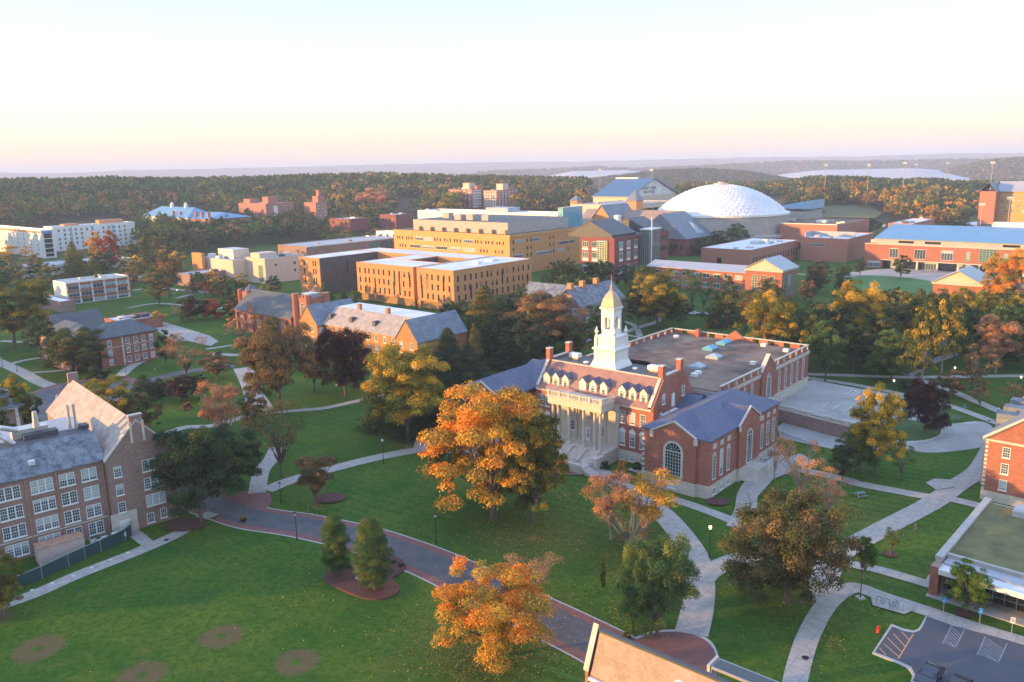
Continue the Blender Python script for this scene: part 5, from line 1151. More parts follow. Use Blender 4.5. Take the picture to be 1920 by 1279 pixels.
T['domewhite'] = plain('dome_panels', (.78, .77, .78), (.64, .65, .70), .12, .45)
dome()
def fieldhouse():
    q = blk('fieldhouse', 'fieldhouse with huge navy blue metal roof and pale gable lettered in dark letters', (1180, 369), 1112, 1268, D=720, wall=T['cream'], par=0, noroof=True)
    m = M(); roof_gable(m, -q.a, 0, 0, q.b, q.z, q.z + 14.5, 'a', 1.2, .5); q.part('roof', T['navymetal'], m); m = M(); gable_wall(m, 'R', 0, 0, q.b, q.z, q.z + 14.2, .4); q.part('gable', T['whiteroof'], m)
    q.part('ridge_vent', T['white'], M().box(-40, -16, q.b / 2 - 1.5, q.b / 2 + 1.5, q.z + 14.6, q.z + 15.6))
    for k, tx in enumerate(("HUGH S. GREER", "FIELD HOUSE")):
        c = bpy.data.curves.new('sign_lettering', 'FONT'); c.body = tx; c.size = 3.3; c.align_x = 'CENTER'; c.extrude = .05; c.resolution_u = 2; c.materials.append(T['black']); t_ = bpy.data.objects.new('t', c); COL.objects.link(t_); bpy.context.view_layer.update(); me = bpy.data.meshes.new_from_object(t_.evaluated_get(bpy.context.evaluated_depsgraph_get())); bpy.data.objects.remove(t_); o = link('sign_lettering', me, q.root, (.12, q.b * .40, q.z + 5.4 - k * 3.3)); o.rotation_euler = (math.pi / 2, 0, math.pi / 2)
    q.done()
fieldhouse()
def mid_things():
    q = blk('garage', 'long low sunlit tan parking garage before the navy-roofed fieldhouse', (1170, 386), 1070, 1262, D=600, wall=T['cream'], roof=T['concrete'], h=12); q.row('R', 0, lin(2, q.b - 2, 7), 2, 9, 2.2, 'slit'); q.row('R', 0, lin(2, q.b - 2, 7), 6.5, 9, 2.2, 'slit'); q.done()
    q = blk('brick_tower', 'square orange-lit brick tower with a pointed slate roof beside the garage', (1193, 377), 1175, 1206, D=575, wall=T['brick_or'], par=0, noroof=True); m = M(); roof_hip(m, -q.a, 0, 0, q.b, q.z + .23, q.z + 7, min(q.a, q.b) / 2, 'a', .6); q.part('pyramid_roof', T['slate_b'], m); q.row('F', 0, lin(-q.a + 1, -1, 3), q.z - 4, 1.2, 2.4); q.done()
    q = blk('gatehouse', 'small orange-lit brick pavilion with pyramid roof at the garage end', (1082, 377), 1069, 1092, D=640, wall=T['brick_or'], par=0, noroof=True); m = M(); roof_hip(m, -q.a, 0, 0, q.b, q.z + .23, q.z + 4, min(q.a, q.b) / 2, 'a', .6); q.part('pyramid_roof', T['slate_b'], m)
    q = blk('glass_pavilion', 'glass-fronted pavilion with a sloping pale blue roof right of the dome', (1512, 398), 1450, 1530, D=600, wall=T['concrete'], roof=T['greyroof'], h=12, b=30); q.row('F', 0, lin(-q.a + 2, -2, 4), 3, 5, 4, 'grid'); m = M(); m.prism([(-q.a - 2, 4, 15), (2, 4, 20), (2, 28, 20), (-q.a - 2, 28, 15)], 14, 15); q.part('sloping_roof', T['bluepale'], m); q.done()
    q = blk('low_hall', 'low red brick hall with brown flat roofs right of the dome', (1570, 424), 1462, 1640, D=520, wall=T['brick_far'], roof=T['gravel'], h=7, b=60); q.boxes('roof_edge', T['white'], (-q.a + .5, -.5, .4, .8, 7.5, 7.9)); q.boxes('roof_unit', T['whiteroof'], (-20, -14, 20, 26, 7.1, 8.6), (-44, -38, 30, 33, 7.1, 8.4)); q.done()
    q = blk('plain_hall', 'windowless salmon brick hall with pale rooftop screens', (1590, 450), 1502, 1617, z=12, wall=T['brick_far'], roof=T['whiteroof'], b=44)
    q.boxes('roof_screen', T['greyroof'], (-q.a + .4, -1, 15, 15.5, 12, 15), (-q.a + .4, -q.a + .9, 4, 15, 12, 15)); q.win('F', 0, -q.a + 9, 8, 8, 1.2, 'strip'); q.win('R', 0, 8, 2, 1.2, 8, 'grid'); q.done()
    q = blk('back_hall', 'plain salmon brick block behind the windowless hall', (1497, 452), 1480, 1640, z=15.5, wall=T['brick_far'], roof=T['gravel'], b=20) if False else None
    q = blk('classroom_wing', 'brick wing with long white flat roof and orange-lit end wall', (1408, 470), 1315, 1498, z=10, wall=T['brick_far'], roof=T['whiteroof'], par=.3)
    r = random.Random(3); q.row('R', 0, lin(2, q.b - 1, 16), 2.5, 1.2, 3.6, 'slit'); q.win('F', 0, -q.a * .62, 0, 2.5, 5.5, 'slit'); q.boxes('roof_unit', T['metal'], (-14, -9, 30, 38, 10.1, 11.6)); q.done()
    q = blk('business_wing', 'two-storey brick wing with grey metal roof behind the lawn trees', (1400, 512), 1214, None, z=8.6, b=15, wall=T['brick'], par=0, noroof=True, fine=True)
    m = M(); roof_gable(m, -q.a, 0, 0, q.b, 8.6, 10.6, 'a', .5); q.part('roof', T['greymetal'], m)
    q.row('F', 0, lin(-q.a + 2, -1, 9), 5.4, 3.2, 1.9, 'strip'); q.row('F', 0, lin(-q.a + 2, -1, 9), 1.2, 3.2, 2.1, 'stripg'); q.done()
    q = blk('gable_pavilion', 'brick pavilion with lit cream pediment and three tall white windows', (1467, 508), 1398, 1495, z=12, wall=T['brick'], par=0, noroof=True, fine=True)
    m = M(); gable_wall(m, 'F', -.02, -q.a, 0, 12.2, 16.0, .4); q.part('pediment', T['cream'], m); m = M(); roof_gable(m, -q.a, 0, 0, q.b, 12.2, 16.05, 'b', .7, .25); q.part('roof', T['greymetal'], m); q.boxes('cornice', T['stone'], (-q.a - .4, .4, -.4, q.b + .4, 11.3, 12.15))
    q.row('F', 0, lin(-q.a + 2.2, -2.2, 3), 2, 2.1, 7.6, 'grid'); q.row('R', 0, lin(1.5, q.b - 1.5, 3), 1.5, 2.6, 8.4, 'grid'); q.done()
    # long blue-roofed building: left front corner is what the photo shows
    O = un(1622, 456, 12.2); q = B('union_hall', O, 'very long brick building with pale blue metal roof and columned ground floor', fine=True); L = 118; H = 12.2
    q.boxes('wall', T['brick'], (0, L, 0, 34, 4.4, H)); q.boxes('recess_wall', T['glass_dk'], (9, L, 3.2, 33, 0, 4.4)); q.boxes('corner_wall', T['brick'], (0, 8.9, 0, 33, 0, 4.39)); q.boxes('string_course', T['stone'], (-.05, L, -.12, -.002, H - .3, H + .1), (8, L, -.12, -.002, 4.2, 4.6))
    q.boxes('clerestory', T['greyroof'], (5, L, 1.2, 32, H, H + 2.4)); q.boxes('column', T['stone'], *[(u - .4, u + .4, .2, 1.0, 0, 4.4) for u in range(16, 110, 9)])
    m = M(); m.slabv([(4, .4, H + 2.41), (L, .4, H + 2.41), (L, 20, H + 8.2), (7, 20, H + 8.2)], (0, 0, .3)); q.part('metal_roof', T['bluemetal'], m); m = M(); m.slabv([(7, 20.1, H + 8.2), (L, 20.1, H + 8.2), (L, 33, H + 6.4), (4, 33, H + 6.4)], (0, 0, .3)); q.part('metal_roof', T['bluepale'], m)
    for u, w, st in ((14, 4, 'grid'), (26, 5, 'grid'), (38, 5, 'grid'), (47, 1.5, 'grid'), (55, 7, 'grid'), (62.5, 1.5, 'grid'), (72, 5, 'grid'), (85, 5, 'grid'), (97, 5, 'grid')): q.win('F', 0, u, 5.6, w, 4.6 if w < 7 else 6.2, 'strip' if w < 6 and w > 2 else st)
    q.row('F', 1.2, (19, 31, 64, 78), H + .7, 7, 1.1, 'slit'); q.row('F', 3.2, (15, 30, 45, 60, 75), .2, 6, 3.6, 'strip'); q.win('F', 0, 5, .6, 6, 2.8, 'strip')
    q.boxes('barrel_skylight', T['whiteroof'], (52, L, 21, 27, H + 8, H + 10.5)); q.boxes('roof_unit', T['metal'], (1, 4.6, 6, 9, H, H + 1.3), (1, 4, 12, 15, H, H + 1.5)); q.done()
    q = blk('gable_annex', 'brick pavilion with low cream pediment at the edge of the oval lawn', (1842, 535), 1750, 1862, z=9, wall=T['brick'], par=0, noroof=True, fine=True)
    m = M(); gable_wall(m, 'F', -.02, -q.a, 0, 9.2, 13.4, .4); q.part('pediment', T['cream'], m); m = M(); roof_gable(m, -q.a, 0, 0, q.b, 9.2, 13.45, 'b', .7, .25); q.part('roof', T['greymetal'], m); q.boxes('cornice', T['stone'], (-q.a - .4, .4, -.4, q.b + .4, 8.4, 9.15)); q.done()
    O = un(1852, 545, 8.0); q = B('annex_wing', O, 'brick wing with ribbed grey metal roof at the right edge', fine=True); q.boxes('wall', T['brick'], (0, 40, 0, 14, 0, 7.8)); m = M(); roof_gable(m, 0, 40, 0, 14, 8, 10.6, 'a', .6); q.part('roof', T['greymetal'], m)
    q.row('F', 0, lin(1, 36, 7), 4.9, 3.6, 1.8, 'strip'); q.row('F', 0, lin(1, 36, 7), 1.2, 3.6, 2, 'strip'); q.done()
    q = blk('dormitory', 'orange-lit long dormitory with grey roof on the far right slope', (1868, 362), 1835, 2060, D=640, wall=T['brick_lib'], par=0, noroof=True) if False else None
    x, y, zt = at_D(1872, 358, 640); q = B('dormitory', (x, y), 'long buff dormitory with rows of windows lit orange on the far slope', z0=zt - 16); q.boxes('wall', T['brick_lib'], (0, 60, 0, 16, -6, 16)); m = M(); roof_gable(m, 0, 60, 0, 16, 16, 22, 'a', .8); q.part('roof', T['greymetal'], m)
    for z in (2, 5.2, 8.4, 11.6): q.row('F', 0, lin(1, 30, 9), z, 1.3, 1.7)
    q.done()
    q = blk('dormitory_annex', 'brick and white dormitory wing left of the long orange-lit one', (1868, 360), 1838, 1880, D=630, wall=T['brick_far'], roof=T['slate_b']); q.row('F', 0, lin(-q.a + 1, -1, 3), 4, 2.4, 2.2, 'strip'); q.row('F', 0, lin(-q.a + 1, -1, 3), 8, 2.4, 2.2, 'strip'); m = M(); roof_gable(m, -q.a, 0, 0, q.b, q.z + .6, q.z + 6, 'b', .5); q.part('gable_roof', T['slate_b'], m); q.boxes('porch', T['white'], (-q.a - 1, 2, -7, -.1, 0, 6)); q.done()
    O = un(1905, 424, 0); q = B('air_dome', un(1900, 440, 0), 'white inflated dome beyond the long blue-roofed building', 'sports dome'); m = M(); m.lathe([(17, 0), (16.4, 4), (14, 7), (9, 9.2), (3, 10)], n=24); q.part('membrane', T['whiteroof'], m, smooth=True).scale = (2.2, 1, 1)
    q = blk('low_store', 'low brick store with white roof line beyond the blue-roofed building', (1712, 421), 1700, 1840, D=540, wall=T['brick_far'], roof=T['whiteroof'], h=5, b=50, a=14); q.done()
mid_things()
# --- high-rises and halls near the woods
def towers():
    for (c, L, R, D, lab, ph) in (((885, 356), 841, 903, 880, 'left of the twin brick high-rises striped with white window columns', (-.55, -.2)), ((932, 358), 906, 971, 860, 'right of the twin brick high-rises striped with white window columns', (-.6, -.1))):
        q = blk('high_rise', lab, c, L, R, D=D, wall=T['brick_far'], par=.8, cat='high-rise', group='twin high-rises'); a, b, z = q.a, q.b, q.z
        q.boxes('penthouse', T['cream'], (-a * .5, -a * .5 + 9, b * .3, b * .3 + 9, z, z + 7)); q.boxes('penthouse', T['brick_far'], (-6, -1, b * .6, b * .6 + 10, z, z + 4))
        q.boxes('window_column', T['white'], *[(u - .9, u + .9, -.15, -.01, max(0, z - 24), z - .6) for u in lin(-a + 1, -1, 5)], *[(.01, .15, u - .9, u + .9, max(0, z - 24), z - .6) for u in lin(1, b - 1, 6)])
        for k in range(8):
            q.row('F', -.15, lin(-a + 1, -1, 5), z - 2.8 - 2.9 * k, 1.5, 1.5, 'plaind'); q.row('R', .15, lin(1, b - 1, 6), z - 2.8 - 2.9 * k, 1.5, 1.5, 'plaind')
        q.done()
    q = blk('apartment_block', 'brick apartment block with stepped penthouses in front of the left wood', (498, 383), 447, 551, D=745, wall=T['brick_far'], par=.6); a, b, z = q.a, q.b, q.z
    q.boxes('penthouse', T['brick_far'], (-a + 4, -a + 14, 3, 12, z, z + 4), (-14, -5, 6, 16, z, z + 6)); q.boxes('stair_panel', T['white'], (.01, .3, b * .26, b * .26 + 4, 0, z - 2))
    for k in range(5): q.row('R', 0, lin(2, b - 2, 9), z - 3.2 - 3.1 * k, 2.2, 1.5, 'plaind'); q.row('F', 0, lin(-a + 2, -2, 4), z - 3.2 - 3.1 * k, 2.2, 1.5, 'plaind')
    q.done()
    q = blk('stepped_block', 'stepped narrow brick block with white balconies right of the apartment block', (592, 381), 570, 613, D=735, wall=T['brick_far'], par=.6); a, b, z = q.a, q.b, q.z
    q.boxes('upper_block', T['brick_far'], (-a * .5, -.5, 3, b - 2, z, z + 6), (-a * .4, -3, 8, b - 6, z + 6, z + 11)); [q.row('R', 0, lin(1, b - 1, 4), z - 3 - 3 * k, 2, 1.5) for k in range(5)]; q.done()
    for c, L, R, D, h, lab, w in (((655, 412), 618, 690, 640, 5, 'low brick building with white roof among trees behind the glass-walled hall', 'brick_dk'), ((742, 404), 712, 775, 640, 6, 'low brown block with a flat roof left of the library', 'brick_dk'), ((760, 437), 705, 775, 560, 5, 'low white and brick building right behind the glass-walled hall', 'white')):
        q = blk('low_building', lab, c, L, R, D=D, wall=T[w], roof=T['greyroof'], h=h); q.row('F', 0, lin(-q.a + 2, -2, 4), 1.5, 2.4, 2, 'slit'); q.done()
    q = blk('blue_roofed_hall', 'brick hall with blue hip roofs, white cupolas and small chimneys by the left wood', (352, 409), 267, 440, D=730, wall=T['white'], par=0, noroof=True, b=40)
    a, b, z = q.a, q.b, q.z; m = M(); roof_hip(m, -a, 0, 0, 26, z + .2, z + 8, 12, 'a', 1); roof_hip(m, -14, 30, 2, b, z - .3, z + 4, 10, 'a', 1); q.part('hip_roof', T['bluemetal'], m)
    for u in (-a * .62, -a * .32): q.part('cupola', T['white'], M().lathe([(1.6, z + 7), (1.6, z + 10.2), (.2, z + 12)], (u, 13), 8))
    q.boxes('chimney', T['brick_far'], *[(u, u + 2, 2, 4, z, z + 5) for u in (-30, -18)]); q.boxes('brick_wing', T['brick_far'], (0, 30, 2, b, -3, z - .6)); [q.boxes('chimney', T['brick_far'], (u, u + 1.8, 5, 7, z, z + 5)) for u in (2, 12, 22)]; q.done()
towers()
def white_block():
    q = blk('apartment_complex', 'long new white apartment block with a sunlit roof edge at the left', (98, 428), 86, 252, z=17, wall=T['white'], roof=T['whiteroof'], a=16, par=.9, fine=False)
    a, b, z = q.a, q.b, q.z; r = random.Random(9)
    for k in range(5):
        for u in lin(2, b - 2, 14):
            if r.random() < .75: q.win('R', 0, u, 1.4 + 3.15 * k, 1.5, 1.9, 'plaind')
    q.boxes('panel', T['bluepale'], *[(.01, .12, u, u + 1.2, 3, z) for u in np.arange(12, b - 8, 15)]); q.boxes('roof_house', T['brick_or'], (-12, -6, b - 24, b - 6, z, z + 3.4), (-12, -4, 10, 20, z, z + 2)); q.done()  # orange colour of the roof houses paints the sunlit strips along the roof
    q = blk('apartment_wing', 'near wing of the white apartment complex with an open blue-topped stair', (76, 434), -60, 100, z=18, wall=T['white'], roof=T['whiteroof'], par=.8)
    q.boxes('stair_bay', T['glass_dk'], (.01, .2, 1.5, q.b - 1.5, 1, 16.4)); q.boxes('blue_panel', T['bluepaint'], (.02, .3, 1, q.b - 1, 16.4, 18)); q.boxes('landing', T['white'], *[(.02, 1.0, 1.2, q.b - 1.2, 3.2 * k, 3.2 * k + .4) for k in range(1, 5)]); q.boxes('sunlit_band', T['brick_or'], (-q.a + 4, -.2, -.08, -.01, 16.6, 17.9))  # orange band paints low sun onto the top of the white front
    for k in range(5): q.row('F', 0, lin(-q.a + 2, -2, 12), 1.4 + 3.1 * k, 1.5, 1.9, 'plaind')
    q.done()
white_block()
def arts():
    q = blk('arts_hall', 'cream stucco arts building with small square windows behind the orange-roofed lawn', (496, 487), 461, 568, z=12, wall=T['cream'], roof=T['greyroof'])
    q.row('R', 0, (6, 17, 22), 8.2, 1.2, 1.2, 'slit'); q.row('R', 0, (17, 20, 24), 4.5, .9, 1.4, 'slit'); q.win('F', 0, -4, 1, 4, 8, 'grid'); q.boxes('upper_block', T['cream'], (-q.a + 1, -q.a + 9, 2, 12, 12, 14.4)); q.boxes('roof_unit', T['metal'], (-7, -3, 14, 18, 12.2, 13.8)); q.done()
    q = blk('theatre_hall', 'tan stucco hall with a metal-clad upper box and ribbon of glass below', (436, 490), 378, 470, z=11, wall=T['cream'], roof=T['greyroof']); q.boxes('fly_tower', T['metal'], (-q.a + 8, -q.a + 22, 5, q.b + 4, 11, 15.8)); q.boxes('roof_unit', T['white'], (-q.a + 1, -q.a + 4, 3, 6, 11, 13), (-q.a + 12, -q.a + 15, 1, 3.5, 11, 12.6)); q.row('F', 0, lin(-q.a + 2, -2, 4), .5, 3, 3, 'slit'); q.done()
    q = blk('brick_pylon', 'tall blank tan brick pylon at the end of the arts building', (377, 477), 359, 383, z=13.5, wall=T['brick_or'], roof=T['concrete']); q.done()
    q = blk('low_studio', 'low brown brick studio with flat roof below the brick pylon', (356, 517), 343, 462, z=5.5, wall=T['brick_dull'], roof=T['greyroof'], a=14); q.done()
    q = blk('glass_hall', 'long low brick hall with a pale roof and one blue glass corner', (574, 464), 566, 775, z=8, wall=T['brick_dull'], roof=T['greyroof'], a=30); q.row('R', 0, lin(q.b * .55, q.b * .85, 3), 1.5, q.b * .09, 5.6, 'grid'); q.boxes('roof_edge', T['whiteroof'], (-.4, .3, 0, q.b, 7.9, 8.6)); q.done()
    q = blk('hospital_style_block', 'pale block with flat roof at the edge of the arts building', (462, 470), 440, 520, z=9, wall=T['cream']) if False else None
    q = blk('modern_classroom', 'three-storey modernist building striped with white spandrels and brick bands', (122, 532), 112, 240, z=9.2, wall=T['white'], roof=T['greyroof'], a=13, fine=False)
    b = q.b; q.boxes('brick_band', T['brick'], *[(.01, .1, 0, b, z, z + 1.1) for z in (2.0, 4.95, 7.9)]); q.boxes('mullion', T['white'], *[(.02, .35, u - .18, u + .18, 0, 9.2) for u in np.linspace(.2, b - .2, 6)]); [q.row('R', 0, lin(.5, b - .5, 5), z, b / 5 - 1, 1.7, 'stripm') for z in (.3, 3.2, 6.1)]; q.boxes('end_frame', T['brick'], (-13, .3, b + .01, b + .7, 0, 9.6)); q.done()
    q = blk('low_wing', 'low brick wing with pale roof in front of the striped modernist building', (112, 568), 60, 140, z=4, wall=T['brick_dull'], roof=T['whiteroof']); q.done()
    q = blk('low_pavilion', 'grey flat-roofed pavilion behind the striped modernist building', (40, 505), -20, 122, z=5, wall=T['stone'], roof=T['greyroof'], a=24, b=60); q.row('R', 0, lin(2, 58, 9), 2.2, 4, 1.8, 'slit'); q.done()
    q = blk('flat_roof_annex', 'low red brick annex with white flat roof and dark vents', (226, 606), 180, 304, z=3.8, wall=T['brick'], roof=T['whiteroof'], a=13); q.boxes('roof_vent', T['black'], *[(-8, -6.6, u, u + 1.6, 3.95, 4.5) for u in (3, 9, 15)], (-4.5, -3.3, 6, 7.6, 3.95, 4.5)); q.done()
arts()
def slate_hall(): 
    q = blk('brick_dormitory', 'three-storey brick dormitory with dark hipped slate roof and white-trimmed windows', (186, 637), None, 292, z=8.6, wall=T['brick'], a=11, par=0, noroof=True, fine=True)
    b = q.b; m = M(); roof_hip(m, -11, 0, 0, b, 8.8, 12.2, 5, 'b', .6); roof_hip(m, -24, -3, -7, 5, 8.6, 12.4, 5, 'a', .6); q.part('hip_roof', T['slate_dk'], m); q.boxes('side_wing', T['brick'], (-24, -3, -7, 4.9, 0, 8.3)); q.boxes('pilaster', T['stone'], (.01, .2, 6, 6.5, 0, 8.3)); q.boxes('string_course', T['stone'], (.01, .12, 0, b, 5.6, 5.8))
    for z in (.8, 3.5, 6.2): q.row('R', 0, lin(6.6, b - .5, 4), z, 1.15, 1.7, 'sash'); q.win('R', 0, 2.6, z, 1.15, 1.7, 'sash'); q.row('F', -7, lin(-23, -4, 5), z, 1.15, 1.7, 'sash')
    q.boxes('gable', T['cream'], (-24.3, -24.02, -3, 1, 8, 9)); q.done()
    q = blk('brick_lodge', 'slate-roofed brick wing behind the dormitory with its gable lit orange', (108, 622), 97, 196, z=7.5, wall=T['brick'], a=9, par=0, noroof=True, fine=True)
    m = M(); roof_gable(m, -9, 0, 0, q.b, 7.5, 12, 'b', .5); q.part('roof', T['slate_dk'], m); m = M(); gable_wall(m, 'F', 0, -9, 0, 7.5, 11.9, .3); q.part('gable', T['brick'], m); q.row('R', 0, lin(10, q.b - 1, 6), 4.5, 1.1, 1.7, 'sash'); q.win('F', 0, -4.5, 8, 1.2, 1.8, 'arch'); q.done()
slate_hall()
def gothic():
    q = B('gothic_hall', un(595, 612, 0), 'brick hall with a crenellated octagon-cornered tower and long dark slate nave', fine=True); 
    def near(px, py, z): return q.loc(px, py, z)
    a0, b0 = near(585, 590, 8); m = M()
    m.box(a0 - 3.4, a0 + 3.4, b0 - 3.4, b0 + 3.4, 0, 14, False)
    for sx in (-1, 1):
        for sy in (-1, 1): m.lathe([(1.25, 0), (1.25, 15.2)], (a0 + sx * 3.4, b0 + sy * 3.4), 8, .39)
    for k in range(-2, 3, 2): m.box(a0 + k - .5, a0 + k + .5, b0 - 3.4, b0 - 3.0, 14, 14.9)
    q.part('tower', T['brick'], m); q.win('F', b0 - 3.4, a0, 8.4, 2.2, 4, 'arch'); q.win('R', a0 + 3.4, b0, 8.4, 2.2, 4, 'arch'); q.boxes('tower_roof', T['glass_w'], (a0 - 2.2, a0 + 2.2, b0 - 2.2, b0 + 2.2, 14, 15.2))
    L = 34; q.boxes('nave_wall', T['brick'], (a0 - 4 - L, a0 - 4.6, b0 - 5, b0 + 10, 0, 7)); m = M(); roof_gable(m, a0 - 4 - L, a0 - 4.6, b0 - 5, b0 + 10, 7, 13, 'a', .4); q.part('nave_roof', T['slate_dk'], m)
    q.boxes('buttress', T['brick'], *[(u - .3, u + .3, b0 - 5.8, b0 - 5.01, 0, 6.2) for u in np.linspace(a0 - L - 2, a0 - 7, 7)]); m = M(); gable_wall(m, 'F', b0 - 5.2, a0 - 31, a0 - 25, 6.5, 10.5, .4); m.box(a0 - 31, a0 - 25, b0 - 5.2, b0 - 5.01, 0, 6.5); q.part('cross_gable', T['brick'], m)
    q.row('F', b0 - 5, lin(a0 - L - 2, a0 - 7, 6), 2, 1.3, 3, 'arch'); c = a0 - L - 7
    m = M(); m.box(c - 2.6, c + 2.6, b0 + 1, b0 + 6.2, 0, 12); [m.lathe([(.9, 0), (.9, 12.8)], (c + sx * 2.6, b0 + 3.6 + sy * 2.6), 8, .39) for sx in (-1, 1) for sy in (-1, 1)]; q.part('turret', T['brick'], m); q.win('F', b0 + 1, c, 6.5, 1.8, 3.2, 'arch'); q.win('R', c + 2.6, b0 + 3.6, 6.5, 1.8, 3.2, 'arch'); q.part('turret_roof', T['slate'], M().lathe([(2.6, 12), (.1, 14.6)], (c, b0 + 3.6), 8))
    q.boxes('low_wing', T['brick'], (a0 + 4.7, a0 + 14, b0 + 2, b0 + 18, 0, 6.5)); q.boxes('low_wing_roof', T['whiteroof'], (a0 + 4.9, a0 + 13.8, b0 + 2.2, b0 + 17.8, 6.501, 6.8)); q.row('R', a0 + 14, (b0 + 5, b0 + 9, b0 + 14), 3, 1.2, 2, 'sash'); q.done()
gothic()
def sunny_hall():
    x, y = un(750, 632, 9.5); q = B('slate_hall', (x, y), 'long brick hall lit orange with blue slate cross-gable ends', fine=True); a = span((x, y), 9.5, 606, None)[0]
    print('sunny', a); H = 9.5; D = 14; g0 = -a - 9.0
    q.boxes('wall', T['brick_gold'], (-a, 0, 0, D, 0, H)); m = M(); m.slabv([(-a, -.4, H - .2), (0, -.4, H - .2), (0, 5.2, H + 4.3), (-a, 5.2, H + 4.3)], (0, 0, .2)); q.part('roof', T['slate_t'], m); q.boxes('flat_roof', T['whiteroof'], (-a, 0, 5.25, D, H + .01, H + 4.4))
    for s, a0, a1, b0, b1 in ((0, g0, -a - .01, -2.2, D), (1, .01, 8.5, -1.6, D + 3)):
        q.boxes('wing_wall', T['brick_gold'], (a0, a1, b0, b1, 0, H)); m = M(); roof_gable(m, a0, a1, b0 + .1, b1, H, H + 5.2, 'b', .35); q.part('wing_roof', T['slate_b'], m); m = M(); gable_wall(m, 'F', b0 - .03, a0 - .2, a1 + .2, H - .2, H + 5.5, .5); q.part('gable', T['brick_gold'], m)
        c = (a0 + a1) / 2; [q.row('F', b0, (c - 2, c + 2), z, 1.1, 1.8, 'sash') for z in (.8, 4, 7.1)]; q.row('R', a1, (b0 + 1.2,), 6.5, 1.6, 2, 'sash2')
    for z in (.8, 4, 7.1): q.row('F', 0, lin(-a + 1, -1, 9), z, 1.2, 1.8, 'sash')
    q.boxes('chimney', T['brick_gold'], (-a * .72, -a * .72 + 1.2, 5.4, 6.4, H + 4.4, H + 6), (-a * .35, -a * .35 + 1.2, 5.4, 6.4, H + 4.4, H + 6)); [q.boxes('dormer', T['charcoal'], (u - .6, u + .6, 1.2, 3.4, H + 1.3, H + 2.8)) for u in (-a * .95, -a * .66, -a * .36)]; q.done()
    q = blk('slate_roofed_hall', 'brick hall with grey-blue slate roof and little chimneys behind the cupola', (1092, 575), None, 1172, z=9.5, wall=T['brick_dull'], a=12, par=0, noroof=True, fine=True)
    b = q.b; m = M(); roof_gable(m, -12, 0, -.1, b, 9, 14.5, 'b', .4); roof_gable(m, -32, -5, b * .3, b * .3 + 11, 9, 13.5, 'a', .4); q.part('roof', T['slate_g'], m); q.boxes('west_wing', T['brick_dull'], (-32, -12.01, b * .3, b * .3 + 11, 0, 8.7)); m = M(); gable_wall(m, 'F', 0, -12, 0, 9, 14.4, .3); q.part('gable', T['brick_dull'], m)
    [q.boxes('chimney', T['brick_or'], (-6.8, -5.2, u, u + 1.6, 13.4, 16.4)) for u in (b * .3, b * .62, 1.0)]; [q.row('R', 0, lin(1, b - 1, 6), z, 1.6, 1.8, 'sash2') for z in (1, 4, 6.8)]; q.row('F', 0, (-9, -3), 6.8, 1.3, 1.8, 'sash'); q.done()
sunny_hall()
